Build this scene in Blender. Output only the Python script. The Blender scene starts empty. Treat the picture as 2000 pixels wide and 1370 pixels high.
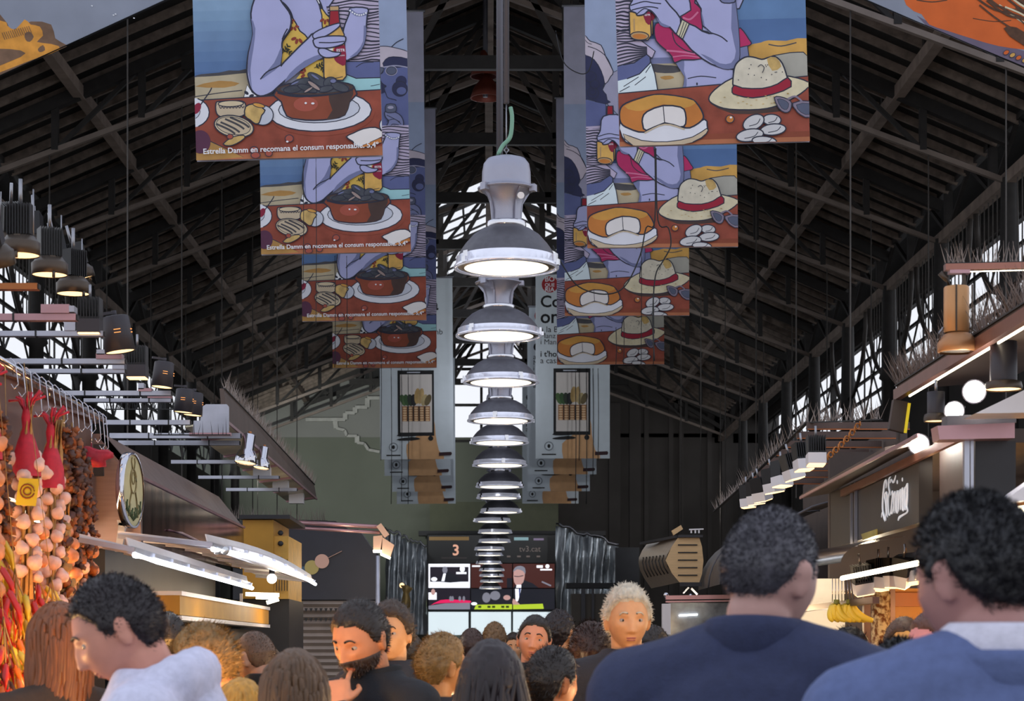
EXPOSURE, SKY = 0.35, 0.9
import bpy, bmesh, math, random
from mathutils import Vector, Matrix, Euler, noise
from mathutils.geometry import tessellate_polygon
C = bpy.context.scene.collection
R = math.radians
PI = math.pi
rnd = random.Random(7)
F = 4000.0                      # focal length in pixels of a 2000 px wide frame
VX, VY, CAMZ = 955.0, 1265.0, 1.56   # vanishing point of the hall's long axis, eye height

def P(px, py, d):
    """world point that stands at depth d and shows at photo pixel px, py"""
    return Vector(((px - VX) * d / F, d, CAMZ + (VY - py) * d / F))

def lin(c):
    c = c / 255.0
    return c / 12.92 if c <= 0.04045 else ((c + 0.055) / 1.055) ** 2.4

def col(h):
    if isinstance(h, str):
        h = tuple(int(h[i:i + 2], 16) for i in (0, 2, 4))
    return tuple(lin(x) for x in h) + (1.0,)

MATS = {}
def M(name, h='808080', rough=0.6, metal=0.0, emit=None, es=1.0, var=0.0, vscale=6.0, bump=0.0, bscale=40.0,
      alpha=1.0, trans=0.0, objcol=False, spec=0.5, coat=0.0, stretch=(1, 1, 1), sub=0.0, mix2=None):
    if name in MATS: return MATS[name]
    m = bpy.data.materials.new(name); m.use_nodes = True
    nt = m.node_tree; b = nt.nodes['Principled BSDF']
    def setv(k, v):
        if k in b.inputs: b.inputs[k].default_value = v
    c = col(h)
    setv('Base Color', c); setv('Roughness', rough); setv('Metallic', metal); setv('Specular IOR Level', spec)
    if coat: setv('Coat Weight', coat); setv('Coat Roughness', 0.1)
    if sub: setv('Subsurface Weight', sub); setv('Subsurface Radius', (0.01, 0.004, 0.002))
    if trans: setv('Transmission Weight', trans)
    if alpha < 1: setv('Alpha', alpha)
    base = None
    if objcol:
        oi = nt.nodes.new('ShaderNodeObjectInfo'); base = oi.outputs['Color']
        nt.links.new(base, b.inputs['Base Color'])
    tc = None
    if var or bump or mix2:
        tc = nt.nodes.new('ShaderNodeTexCoord'); mp = nt.nodes.new('ShaderNodeMapping')
        mp.inputs['Scale'].default_value = stretch
        nt.links.new(tc.outputs['Object'], mp.inputs['Vector'])
    if var or mix2:
        n = nt.nodes.new('ShaderNodeTexNoise'); n.inputs['Scale'].default_value = vscale; n.inputs['Detail'].default_value = 5
        nt.links.new(mp.outputs[0], n.inputs['Vector'])
        mx = nt.nodes.new('ShaderNodeMix'); mx.data_type = 'RGBA'
        if mix2:
            rp = nt.nodes.new('ShaderNodeValToRGB'); rp.color_ramp.elements[0].position = 0.42; rp.color_ramp.elements[1].position = 0.6
            nt.links.new(n.outputs['Fac'], rp.inputs[0]); nt.links.new(rp.outputs[0], mx.inputs['Factor'])
            mx.inputs['A'].default_value = c; mx.inputs['B'].default_value = col(mix2)
            nt.links.new(mx.outputs['Result'], b.inputs['Base Color'])
        else:
            mx.blend_type = 'MULTIPLY'; mx.inputs['Factor'].default_value = 1.0
            mr = nt.nodes.new('ShaderNodeMapRange')
            mr.inputs[1].default_value = 0.25; mr.inputs[2].default_value = 0.75
            mr.inputs[3].default_value = 1 - var; mr.inputs[4].default_value = 1 + var
            nt.links.new(n.outputs['Fac'], mr.inputs[0])
            cb = nt.nodes.new('ShaderNodeCombineColor')
            for i in range(3): nt.links.new(mr.outputs[0], cb.inputs[i])
            if base: nt.links.new(base, mx.inputs['A'])
            else: mx.inputs['A'].default_value = c
            nt.links.new(cb.outputs[0], mx.inputs['B'])
            nt.links.new(mx.outputs['Result'], b.inputs['Base Color'])
    if bump:
        n2 = nt.nodes.new('ShaderNodeTexNoise'); n2.inputs['Scale'].default_value = bscale; n2.inputs['Detail'].default_value = 4
        nt.links.new(mp.outputs[0], n2.inputs['Vector'])
        bp = nt.nodes.new('ShaderNodeBump'); bp.inputs['Strength'].default_value = bump; bp.inputs['Distance'].default_value = 0.01
        nt.links.new(n2.outputs['Fac'], bp.inputs['Height']); nt.links.new(bp.outputs[0], b.inputs['Normal'])
    if emit:
        setv('Emission Color', col(emit)); setv('Emission Strength', es)
    MATS[name] = m
    return m

ORG = {}
class MB:
    """collects geometry (world coordinates) and links it as one mesh object"""
    def __init__(s): s.v = []; s.f = []; s.m = []; s.ms = []; s.cur = 0; s.sm = []; s.smooth = False
    def mat(s, m):
        if m not in s.ms: s.ms.append(m)
        s.cur = s.ms.index(m); return s
    def add(s, vs, fs, smooth=None):
        o = len(s.v); s.v.extend([Vector(v) for v in vs])
        for f in fs:
            s.f.append([i + o for i in f]); s.m.append(s.cur); s.sm.append(s.smooth if smooth is None else smooth)
        return o
    def box(s, c, size, rot=None):
        x, y, z = (k / 2 for k in size); c = Vector(c)
        vs = [Vector((sx * x, sy * y, sz * z)) for sz in (-1, 1) for sy in (-1, 1) for sx in (-1, 1)]
        if rot is not None:
            m = rot if isinstance(rot, Matrix) else Euler(rot).to_matrix()
            vs = [m @ v for v in vs]
        s.add([c + v for v in vs], [(0, 2, 3, 1), (4, 5, 7, 6), (0, 1, 5, 4), (2, 6, 7, 3), (0, 4, 6, 2), (1, 3, 7, 5)], False); return s
    def bar(s, p0, p1, w, h=None, up=(0, 0, 1)):
        """rectangular bar from p0 to p1"""
        p0 = Vector(p0); p1 = Vector(p1); h = h or w; d = (p1 - p0); L = d.length
        if L < 1e-6: return s
        d.normalize(); u = Vector(up)
        if abs(d.dot(u)) > 0.98: u = Vector((0, 1, 0)) if abs(d.y) < 0.9 else Vector((1, 0, 0))
        r = d.cross(u).normalized(); u = r.cross(d)
        m = Matrix((r, d, u)).transposed()
        s.box((p0 + p1) / 2, (w, L, h), m); return s
    def frame(s, d):
        d = d.normalized(); a = Vector((0, 0, 1)) if abs(d.z) < 0.9 else Vector((1, 0, 0))
        r = d.cross(a).normalized(); return r, r.cross(d)
    def cyl(s, p0, p1, r0, r1=None, n=12, cap=True, smooth=True):
        p0 = Vector(p0); p1 = Vector(p1); r1 = r0 if r1 is None else r1
        a, b = s.frame(p1 - p0); vs = []
        for p, r in ((p0, r0), (p1, r1)):
            for i in range(n):
                t = 2 * PI * i / n; vs.append(p + a * (r * math.cos(t)) + b * (r * math.sin(t)))
        o = s.add(vs, [(i, (i + 1) % n, n + (i + 1) % n, n + i) for i in range(n)], smooth)
        if cap: s.add([], []); s.f.append([o + i for i in range(n)][::-1]); s.m.append(s.cur); s.sm.append(False); s.f.append([o + n + i for i in range(n)]); s.m.append(s.cur); s.sm.append(False)
        return s
    def tube(s, pts, r, n=6, closed=False, taper=None):
        pts = [Vector(p) for p in pts]; k = len(pts); vs = []; prev = None
        for i, p in enumerate(pts):
            if closed: d = pts[(i + 1) % k] - pts[i - 1]
            else: d = pts[min(i + 1, k - 1)] - pts[max(i - 1, 0)]
            if d.length < 1e-9: d = Vector((0, 0, 1))
            d.normalize()
            if prev is None: a, b = s.frame(d)
            else:
                a = prev - d * prev.dot(d)
                if a.length < 1e-6: a, b = s.frame(d)
                else: a.normalize(); b = d.cross(a)
            prev = a
            rr = r if taper is None else (taper(i / (k - 1)) if callable(taper) else taper[i])
            for j in range(n):
                t = 2 * PI * j / n; vs.append(p + a * (rr * math.cos(t)) + b * (rr * math.sin(t)))
        fs = []
        for i in range(k if closed else k - 1):
            i2 = (i + 1) % k
            for j in range(n):
                fs.append((i * n + j, i * n + (j + 1) % n, i2 * n + (j + 1) % n, i2 * n + j))
        if not closed: fs += [tuple(range(n))[::-1], tuple((k - 1) * n + j for j in range(n))]
        s.add(vs, fs, True); return s
    def lathe(s, prof, c=(0, 0, 0), n=32, axis=None, cap=False):
        """prof: list of (r, z); revolved round z (or round axis) at c"""
        c = Vector(c); vs = []; k = len(prof)
        q = Vector((0, 0, 1)).rotation_difference(Vector(axis).normalized()).to_matrix() if axis is not None else None
        for r, z in prof:
            for i in range(n):
                t = 2 * PI * i / n; v = Vector((r * math.cos(t), r * math.sin(t), z))
                vs.append(c + (q @ v if q is not None else v))
        fs = [(j * n + i, j * n + (i + 1) % n, (j + 1) * n + (i + 1) % n, (j + 1) * n + i) for j in range(k - 1) for i in range(n)]
        if cap: fs += [tuple(range(n))[::-1], tuple((k - 1) * n + i for i in range(n))]
        s.add(vs, fs, True); return s
    def ball(s, c, r, nu=12, nv=8, rot=None, fn=None):
        c = Vector(c); r = Vector(r) if hasattr(r, '__len__') else Vector((r, r, r)); vs = []
        for j in range(nv + 1):
            ph = PI * j / nv
            for i in range(nu):
                t = 2 * PI * i / nu
                v = Vector((math.sin(ph) * math.cos(t), math.sin(ph) * math.sin(t), math.cos(ph)))
                k = fn(v) if fn else 1.0
                v = Vector((v.x * r.x, v.y * r.y, v.z * r.z)) * k
                if rot is not None: v = rot @ v
                vs.append(c + v)
        fs = [(j * nu + i, (j + 1) * nu + i, (j + 1) * nu + (i + 1) % nu, j * nu + (i + 1) % nu) for j in range(nv) for i in range(nu)]
        s.add(vs, fs, True); return s
    def loft(s, rings, cap=True, closed=True, smooth=True):
        n = len(rings[0]); k = len(rings); vs = [Vector(v) for r in rings for v in r]
        m = n if closed else n - 1
        fs = [(j * n + i, j * n + (i + 1) % n, (j + 1) * n + (i + 1) % n, (j + 1) * n + i) for j in range(k - 1) for i in range(m)]
        if cap and closed: fs += [tuple(range(n))[::-1], tuple((k - 1) * n + i for i in range(n))]
        s.add(vs, fs, smooth); return s
    def prism(s, pts, off):
        """closed outline pts (3-D, planar) pushed by vector off"""
        pts = [Vector(p) for p in pts]; off = Vector(off); n = len(pts)
        tri = tessellate_polygon([pts])
        fs = [tuple(t) for t in tri] + [tuple(n + i for i in t[::-1]) for t in tri]
        fs += [(i, (i + 1) % n, n + (i + 1) % n, n + i) for i in range(n)]
        s.add(pts + [p + off for p in pts], fs, False); return s
    def quad(s, a, b, c, d): s.add([a, b, c, d], [(0, 1, 2, 3)], False); return s
    def build(s, name, mat=None, parent=None, org=None, bevel=0, fixn=True):
        me = bpy.data.meshes.new(name)
        o0 = Vector(org) if org is not None else (ORG.get(parent.name, Vector()) if parent else Vector())
        me.from_pydata([v - o0 for v in s.v], [], s.f)
        ms = s.ms or [mat or M('plain')]
        for m in ms: me.materials.append(m)
        me.polygons.foreach_set('material_index', s.m); me.polygons.foreach_set('use_smooth', s.sm)
        me.update()
        if fixn:
            bm = bmesh.new(); bm.from_mesh(me); bmesh.ops.recalc_face_normals(bm, faces=bm.faces); bm.to_mesh(me); bm.free()
        o = bpy.data.objects.new(name, me); C.objects.link(o)
        if parent: o.parent = parent; ORG[o.name] = ORG.get(parent.name, Vector())
        else: o.location = o0; ORG[o.name] = o0
        if bevel:
            b = o.modifiers.new('bevel', 'BEVEL'); b.width = bevel; b.segments = 2; b.limit_method = 'ANGLE'
        return o

def one(mat): return MB().mat(mat)
def tag(o, label, cat, group=None, kind=None):
    o['label'] = label; o['category'] = cat
    if group: o['group'] = group
    if kind: o['kind'] = kind
    return o
def thing(name, label, cat, loc=(0, 0, 0), group=None):
    o = bpy.data.objects.new(name, None); C.objects.link(o); o.location = loc; ORG[o.name] = Vector(loc)
    o.empty_display_size = 0.1
    return tag(o, label, cat, group)
def struct(o, label=None):
    o['kind'] = 'structure'
    if label: o['label'] = label
    return o
def copy_thing(root, loc=None, label=None, rotz=None, scale=None):
    m = {}
    def cp(o, par):
        c = o.copy(); C.objects.link(c)
        if par is not None: c.parent = par
        for ch in o.children: cp(ch, c)
        return c
    r = cp(root, None)
    if loc is not None: r.location = loc
    if rotz is not None: r.rotation_euler = (0, 0, rotz)
    if scale is not None: r.scale = (scale, scale, scale)
    if label: r['label'] = label
    return r
def ordinal(i): return ['first', 'second', 'third', 'fourth', 'fifth', 'sixth', 'seventh', 'eighth', 'ninth', 'tenth', 'eleventh', 'twelfth', 'thirteenth', 'fourteenth', 'fifteenth', 'sixteenth', 'seventeenth', 'eighteenth', 'nineteenth', 'twentieth', 'twenty-first', 'twenty-second', 'twenty-third', 'twenty-fourth', 'twenty-fifth'][i]

def rope(p0, p1, sag=0.0, n=10):
    p0 = Vector(p0); p1 = Vector(p1)
    return [p0.lerp(p1, t / n) - Vector((0, 0, sag * 4 * (t / n) * (1 - t / n))) for t in range(n + 1)]
FONT = {}
def text_tris(txt, size=1.0, bold=False):
    """outline of a line of lettering as (verts2d, tris) with the built-in font"""
    key = (txt, bold)
    if key not in FONT:
        cu = bpy.data.curves.new('t', 'FONT'); cu.body = txt; cu.resolution_u = 3
        if bold: cu.offset = 0.018
        ob = bpy.data.objects.new('t', cu); C.objects.link(ob)
        dg = bpy.context.evaluated_depsgraph_get(); ev = ob.evaluated_get(dg); me = ev.to_mesh()
        vs = [(v.co.x, v.co.y) for v in me.vertices]; fs = [tuple(p.vertices) for p in me.polygons]
        ev.to_mesh_clear(); bpy.data.objects.remove(ob); bpy.data.curves.remove(cu)
        FONT[key] = (vs, fs)
    vs, fs = FONT[key]
    return [(x * size, y * size) for x, y in vs], fs
def text_w(txt, size=1.0, bold=False):
    vs, _ = text_tris(txt, size, bold); return max(v[0] for v in vs) - min(v[0] for v in vs)

def smooth_closed(pts, k=4):
    n = len(pts); out = []
    for i in range(n):
        p0, p1, p2, p3 = pts[i - 1], pts[i], pts[(i + 1) % n], pts[(i + 2) % n]
        for j in range(k):
            t = j / k
            out.append(tuple(0.5 * (2 * p1[a] + (p2[a] - p0[a]) * t + (2 * p0[a] - 5 * p1[a] + 4 * p2[a] - p3[a]) * t * t + (3 * p1[a] - p0[a] - 3 * p2[a] + p3[a]) * t ** 3) for a in range(len(p1))))
    return out
def smooth_open(pts, k=5):
    n = len(pts); out = []
    for i in range(n - 1):
        p0, p1, p2, p3 = pts[max(i - 1, 0)], pts[i], pts[i + 1], pts[min(i + 2, n - 1)]
        for j in range(k):
            t = j / k
            out.append(tuple(0.5 * (2 * p1[a] + (p2[a] - p0[a]) * t + (2 * p0[a] - 5 * p1[a] + 4 * p2[a] - p3[a]) * t * t + (3 * p1[a] - p0[a] - 3 * p2[a] + p3[a]) * t ** 3) for a in range(len(p1))))
    out.append(tuple(pts[-1])); return out
# ------------------------------------------------------------------ camera, sky, hall
sc = bpy.context.scene
cd = bpy.data.cameras.new('camera'); cam = bpy.data.objects.new('camera', cd); C.objects.link(cam)
cam.location = (0, 0, CAMZ); cam.rotation_euler = (PI / 2, 0, 0)
cd.sensor_width = 36; cd.lens = 36 * F / 2000; cd.shift_x = (1000 - VX) / 2000; cd.shift_y = (VY - 685) / 2000
cd.clip_start = 0.1; cd.clip_end = 300
cd.dof.use_dof = True; cd.dof.focus_distance = 13.0; cd.dof.aperture_fstop = 9.0
sc.camera = cam
sc.view_settings.view_transform = 'Standard'; sc.view_settings.look = 'None'; sc.view_settings.gamma = 1
sc.view_settings.use_curve_mapping = False; sc.view_settings.exposure = EXPOSURE
w = bpy.data.worlds.new('overcast'); sc.world = w; w.use_nodes = True
nt = w.node_tree; bg = nt.nodes['Background']
tc = nt.nodes.new('ShaderNodeTexCoord'); sp = nt.nodes.new('ShaderNodeSeparateXYZ'); rp = nt.nodes.new('ShaderNodeValToRGB')
nt.links.new(tc.outputs['Generated'], sp.inputs[0]); nt.links.new(sp.outputs['Z'], rp.inputs[0]); nt.links.new(rp.outputs[0], bg.inputs[0])
e = rp.color_ramp.elements; e[0].position = 0.0; e[0].color = (0.93, 0.95, 1.0, 1); e[1].position = 0.7; e[1].color = (0.72, 0.78, 0.92, 1)
bg.inputs[1].default_value = SKY
w.cycles.sampling_method = 'AUTOMATIC'
sc.cycles.use_denoising = True
sc.cycles.max_bounces = 6; sc.cycles.diffuse_bounces = 2; sc.cycles.glossy_bounces = 3; sc.cycles.transparent_max_bounces = 8
sc.cycles.caustics_reflective = False; sc.cycles.caustics_refractive = False; sc.cycles.sample_clamp_indirect = 4.0

# hall frame numbers (metres above eye height -> z)
XB, HB = 6.1, 5.95 + CAMZ      # column line and its height
SL = 0.43                      # roof slope
XA, HA = 4.8, 6.50 + CAMZ      # purlin line
ZR = HB + SL * XB + 0.15       # ridge
D0, D1, XW = 20.0, 54.0, 7.3
TR = [24.0 + 3.6 * i for i in range(-1, 9)]
def roofz(x): return ZR - SL * abs(x)

m_iron = M('dark_iron', '2e2b2a', 0.6, 0.0, var=0.35, vscale=8)
m_chord = M('dusty_chord', '8f827a', 0.7, 0, var=0.25, vscale=3)
m_chord2 = M('dusty_girder', '9c8b80', 0.7, 0, var=0.35, vscale=4)
m_iron2 = M('grey_iron', '4a4542', 0.6, 0.0, var=0.3, vscale=5)
m_roof = M('sooty_boards', '1d1b1a', 0.9, 0, var=0.4, vscale=3, stretch=(6, 1, 1), bump=0.3)
m_raft = M('old_rafter', '887a70', 0.8, 0, var=0.45, vscale=9)
m_floor = M('wet_tiles', '6a6660', 0.35, 0, var=0.25, vscale=1.2, bump=0.1)
m_wallg = M('olive_plaster', '7d8276', 0.85, 0, var=0.12, vscale=0.6)
m_wallp = M('pale_plaster', '9b9c98', 0.85, 0, var=0.1, vscale=0.6)
m_walld = M('brown_panel', '4a4644', 0.8, 0, var=0.25, vscale=1.0)
m_edge = M('worn_white_edge', 'c9c9c4', 0.8, 0, var=0.15)
m_glass = M('clear_glass', 'dfe6ea', 0.05, 0, alpha=0.12)

f = one(m_floor); f.box((0, 30, -0.1), (40, 72, 0.2)); struct(f.build('floor'), 'grey market floor under the crowd')

# roof: one board skin per slope with its rafters, skylight panes along the ridge
rc = one(m_roof)
for sx in (-1, 1):
    a = Vector((sx * 0.0, D0, ZR)); 
    def seg(x0, x1, y0, y1):
        rc.prism([(sx * x0, y0, roofz(x0)), (sx * x1, y0, roofz(x1)), (sx * x1, y1, roofz(x1)), (sx * x0, y1, roofz(x0))], (0, 0, 0.06))
    seg(0, XB, D0, 38); seg(1.45, XB, 38, 46); seg(0, XB, 46, D1 + 0.3)
    rc.box((sx * (XB + XW) / 2, (D0 + D1) / 2, CAMZ + 6.25), (XW - XB + 0.3, D1 - D0, 0.06))
ceil = struct(rc.build('ceiling'), 'dark pitched market roof')
far = one(m_raft)
for i in range(65):
    y = D0 + 0.4 + i * 0.52
    for sx in (-1, 1):
        b = one(m_raft) if i < 49 else far; x0 = 1.45 if 38 < y < 46 else 0.05
        b.bar((sx * x0, y, roofz(x0) - 0.05), (sx * XB, y, roofz(XB) - 0.05), 0.045, 0.09)
        if i < 49: b.build('rafter', parent=ceil)
o = far.build('rafter', parent=ceil); o['kind'] = 'stuff'
b = one(m_iron)
for sx in (-1, 1):
    for y in [38 + k * 0.8 for k in range(11)]: b.bar((0, y, ZR), (sx * 1.45, y, roofz(1.45)), 0.04)
    for x in (0.5, 1.0): b.bar((sx * x, 38, roofz(x)), (sx * x, 46, roofz(x)), 0.04)
sk = struct(b.build('window_3'), 'skylight on the ridge')
g = one(m_glass)
for sx in (-1, 1): g.quad((0, 38, ZR + .02), (sx * 1.45, 38, roofz(1.45) + .02), (sx * 1.45, 46, roofz(1.45) + .02), (0, 46, ZR + .02))
g.build('pane', parent=sk)

# purlin girders running the length of the hall (upper pair and eaves pair), ridge beam
def girder(x, z, h, label, n):
    t = thing('roof_girder', label, 'girder', (x, (D0 + D1) / 2, z), 'long lattice girders under the roof')
    b = one(m_chord2); b.bar((x, D0, z), (x, D1, z), 0.12, 0.14); b.build('lower_chord', parent=t)
    b = one(m_iron); b.bar((x, D0, z + h), (x, D1, z + h), 0.1, 0.1); b.build('upper_chord', parent=t)
    b = one(m_iron)
    y = D0
    while y < D1:
        b.bar((x, y, z), (x, y, z + h), 0.1, 0.1)
        b.bar((x, y, z), (x, y + 1.2, z + h), 0.05); b.bar((x, y + 2.4, z), (x, y + 1.2, z + h), 0.05); y += 2.4
    b.build('lattice', parent=t)
girder(-XA, HA, 0.62, 'upper lattice girder of the left roof slope', 0)
girder(XA, HA, 0.62, 'upper lattice girder of the right roof slope', 1)
girder(-XB, HB - 0.45, 0.6, 'eaves lattice girder on the left row of columns', 2)
girder(XB, HB - 0.45, 0.6, 'eaves lattice girder on the right row of columns', 3)
girder(0, ZR - 0.55, 0.4, 'ridge lattice girder along the middle of the roof', 4)

# trusses
def truss(y, i, label):
    t = thing('roof_truss', label, 'truss', (0, y, HB), 'roof trusses across the nave')
    for sx in (-1, 1):
        b = one(m_chord); b.bar((sx * XB, y, HB - 0.5), (0, y, HB - 0.5 + SL * XB * 0.86), 0.07, 0.06); b.build('bottom_chord', parent=t)
        b = one(m_iron); b.bar((sx * XB, y, roofz(XB) - 0.16), (0, y, ZR - 0.16), 0.12, 0.14); b.build('top_chord', parent=t)
        b = one(m_iron)
        for k in range(1, 6):
            x = XB * k / 6; zb = HB - 0.5 + SL * 0.86 * (XB - x); zt = roofz(x) - 0.16
            b.bar((sx * x, y, zb), (sx * x, y, zt), 0.08)
            x2 = XB * (k - 1) / 6; b.bar((sx * x, y, zb), (sx * x2, y, roofz(x2) - 0.16), 0.05)
        b.build('web_bars', parent=t)
        for xx in ((3.6, 5.15) if i < 6 else (5.15,) if i < 8 else ()):
            b = one(m_iron2); b.cyl((sx * xx, y, HB - 0.5 + SL * 0.86 * (XB - xx)), (sx * xx, y, HB - 4.2), 0.009, n=6, cap=False); b.build('hanging_rod', parent=t)
    b = one(m_iron); b.bar((-3.6, y, 6.85 + CAMZ), (3.6, y, 6.85 + CAMZ), 0.09, 0.16); b.build('collar_tie', parent=t)
    b = one(m_iron2)
    for sx in (-1, 1):
        b.bar((sx * .9, y, 6.85 + CAMZ), (sx * .9, y, roofz(.9) - .16), .09); b.bar((sx * .9, y, 6.9 + CAMZ), (sx * .1, y, ZR - .4), .07); b.bar((sx * .9, y, 6.9 + CAMZ), (sx * 2.2, y, roofz(2.2) - .2), .07)
    b.build('king_posts', parent=t)
for i, y in enumerate(TR): truss(y, i, 'dark iron roof truss, %s from the camera' % ordinal(i))

# columns with arched lattice brackets
def column(x, y, label):
    sx = 1 if x > 0 else -1
    t = thing('iron_column', label, 'column', (x, y, 0), 'iron columns of the hall')
    b = one(m_iron); b.lathe([(0.24, 0), (0.24, 0.9), (0.14, 1.0), (0.11, 3), (0.1, HB - 1.9), (0.16, HB - 1.85), (0.12, HB - 1.7), (0.1, HB - .45)], (x, y, 0), 14); b.build('shaft', parent=t)
    for dy in ((-1, 1) if y < 36 else ()):
        b = one(m_iron2)
        arc = [(x, y + dy * (0.15 + 1.5 * math.sin(a * PI / 16)), HB - 1.75 + 1.25 * (1 - math.cos(a * PI / 16))) for a in range(9)]
        b.tube(arc, 0.035, 6)
        for k in range(1, 7 if y < 33 else 1):
            yy = 0.15 + 1.5 * k / 7; a = math.asin(min(1, (yy - .15) / 1.5)); z0 = HB - 1.75 + 1.25 * (1 - math.cos(a))
            b.bar((x, y + dy * yy, z0), (x, y + dy * yy, HB - .4), 0.014)
        b.build('arched_bracket', parent=t)
for i, y in enumerate(TR[1:-1]):
    for sx, s in ((-1, 'left'), (1, 'right')):
        column(sx * XB, y, 'dark iron column of the %s row, %s from the camera' % (s, ordinal(i)))

# side walls: solid below, latticed glazing above
for sx, s, n in ((-1, 'left', 1), (1, 'right', 2)):
    wl = one(m_walld); zb, zt = 4.45 + CAMZ, 5.9 + CAMZ
    wl.box((sx * XW, (D0 + D1) / 2, zb / 2), (0.2, D1 - D0, zb)); wl.box((sx * XW, (D0 + D1) / 2, zt + .14), (0.2, D1 - D0, .28))
    struct(wl.build('wall_' + s), 'dark side wall under the glazing on the %s' % s)
    fr = one(m_iron)
    y = D0
    while y < D1:
        fr.bar((sx * XW, y, zb), (sx * XW, y, zt), 0.12 if int((y - D0) / 1.8) % 4 == 0 else 0.03)
        fr.bar((sx * XW, y, zb), (sx * XW, y + 1.8, zt), 0.028); fr.bar((sx * XW, y + 1.8, zb), (sx * XW, y, zt), 0.028)
        y += 1.8
    for k in range(5): z = zb + (zt - zb) * k / 4; fr.bar((sx * XW, D0, z), (sx * XW, D1, z), 0.05)
    wo = struct(fr.build('window_%d' % n), 'latticed clerestory glazing on the %s' % s)
    g = one(m_glass); g.quad((sx * (XW + .04), D0, zb), (sx * (XW + .04), D1, zb), (sx * (XW + .04), D1, zt), (sx * (XW + .04), D0, zt)); g.build('pane', parent=wo)

# end wall with an arched opening to daylight high up, pale plaster left, brown panels right
we = D1
def W(px, py): return P(px, py, we)
e1 = one(m_wallg)
e1.box((-4.8, we + .15, 3.6), (7.7, .3, 7.2))
e1.mat(m_wallp); z8 = 8.25
e1.prism([(-XB - .2, we - .02, 7.1), (-.95, we - .02, 7.1), (-.95, we - .02, roofz(.95)), (-XB - .2, we - .02, roofz(XB + .2))], (0, .3, 0))
e1.mat(m_walld)
e1.box((4.95, we + .15, 3.6), (7.4, .3, 7.2)); e1.prism([(1.25, we, 7.1), (XB + .2, we, 7.1), (XB + .2, we, roofz(XB + .2)), (1.25, we, roofz(1.25))], (0, .3, 0))
e1.box((6.8, we + .15, 7.6), (1.7, .3, 1.3)); e1.box((-6.8, we + .15, 7.6), (1.7, .3, 1.3))
for px in (1200, 1240, 1262, 1310, 1330, 1385, 1420): e1.box((W(px, 0).x, we - .05, 4), (.12 if px % 20 else .3, .14, 8))
e1.mat(m_wallg); e1.box((.15, we + .15, 3.6), (2.4, .3, 7.0))
e1.mat(m_wallp); e1.prism([(-.95, we, 9.85), (1.25, we, 9.85), (1.25, we, ZR), (-.95, we, ZR)], (0, .3, 0))
struct(e1.build('wall_end'), 'end wall of the hall')
b = one(m_edge)
def stair(pts, w=.09):
    for (x0, y0), (x1, y1) in zip(pts, pts[1:]): b.bar(W(x0, y0) - Vector((0, .1, 0)), W(x1, y1) - Vector((0, .1, 0)), .12, w)
stair([(598, 821), (675, 821), (675, 808), (694, 808), (694, 797), (718, 797), (718, 779), (742, 779)])
stair([(655, 823), (657, 838), (674, 842), (678, 853), (698, 853), (698, 866), (712, 868), (720, 880), (742, 884)], .07)
struct(b.build('trim_1'), 'stepped white edging on the end wall')
b = one(m_iron)
for p, q in (((598, 797), (742, 745)), ((598, 755), (742, 690)), ((650, 775), (650, 735)), ((600, 757), (645, 776)), ((655, 730), (702, 754)), ((711, 753), (711, 715))): b.bar(W(*p) - Vector((0, .6, 0)), W(*q) - Vector((0, .6, 0)), .1)
for p, q in (((1225, 735), (1420, 850)), ((1225, 735), (1340, 700)), ((1312, 790), (1360, 760)), ((1316, 730), (1316, 810))): b.bar(W(*p) - Vector((0, .6, 0)), W(*q) - Vector((0, .6, 0)), .1)
struct(b.build('trim_2'), 'iron gable bracing before the end wall')
# gable window
b = one(m_iron); zc = 7.0
for x in (-.95, -.2, .5, 1.25): b.bar((x, we, zc), (x, we, 9.85), .07)
for z in (7.0, 7.95, 8.9, 9.8): b.bar((-.95, we, z), (1.25, we, z), .07)
arc = [(.15 + 1.05 * math.cos(a * PI / 16), we, 8.75 + 1.05 * math.sin(a * PI / 16)) for a in range(17)]; b.tube(arc, .06, 6)
g_ = struct(b.build('window_4'), 'bright arched gable window at the far end')
g = one(m_glass); g.quad((-.95, we + .05, zc), (1.25, we + .05, zc), (1.25, we + .05, 9.85), (-.95, we + .05, 9.85)); g.build('pane', parent=g_)

def fill_spot(name, loc, target, power, color, angle=100, rad=.1):  # spot without a fitting, used only for added fill light
    l = bpy.data.lights.new(name, 'SPOT'); l.energy = power; l.color = color; l.spot_size = R(angle); l.spot_blend = .8; l.shadow_soft_size = rad
    o = bpy.data.objects.new(name, l); C.objects.link(o); o.location = loc
    o.rotation_euler = (Vector(target) - Vector(loc)).to_track_quat('-Z', 'Y').to_euler(); return o
def bulb(name, loc, power, color, rad=.06):
    l = bpy.data.lights.new(name, 'POINT'); l.energy = power; l.color = color; l.shadow_soft_size = rad
    o = bpy.data.objects.new(name, l); C.objects.link(o); o.location = loc; return o
for x in (-1.9, 1.9): fill_spot('poster_fill', (x, 27, 4.6), (x * 1.05, 42, 8.2), 560, (.92, .96, 1), 36)  # added fill, no lamp stands here; brightens the pale posters
fill_spot('wall_fill', (-4.8, 43.5, 5.2), (-3.7, 54, 6.5), 850, (.97, 1, .93), 46)  # added fill pair without fittings, lifts the dark end wall
fill_spot('wall_fill', (4.8, 43.5, 5.0), (3.8, 54, 4.8), 230, (1, .96, .92), 50)
for x in (-4.4, 4.4): fill_spot('curtain_fill', (x, 41, 4.4), (x * .85, 48, 3.4), 70, (.95, .97, 1), 70)  # added fill from unseen spots for the far curtains
for y in (25, 29, 33, 37.5, 42, 46.5, 51): bulb('roof_fill', (0, y, 6.3), 15, (.9, .93, 1), .25)  # unseen points added under the ridge to brighten the roof
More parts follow.
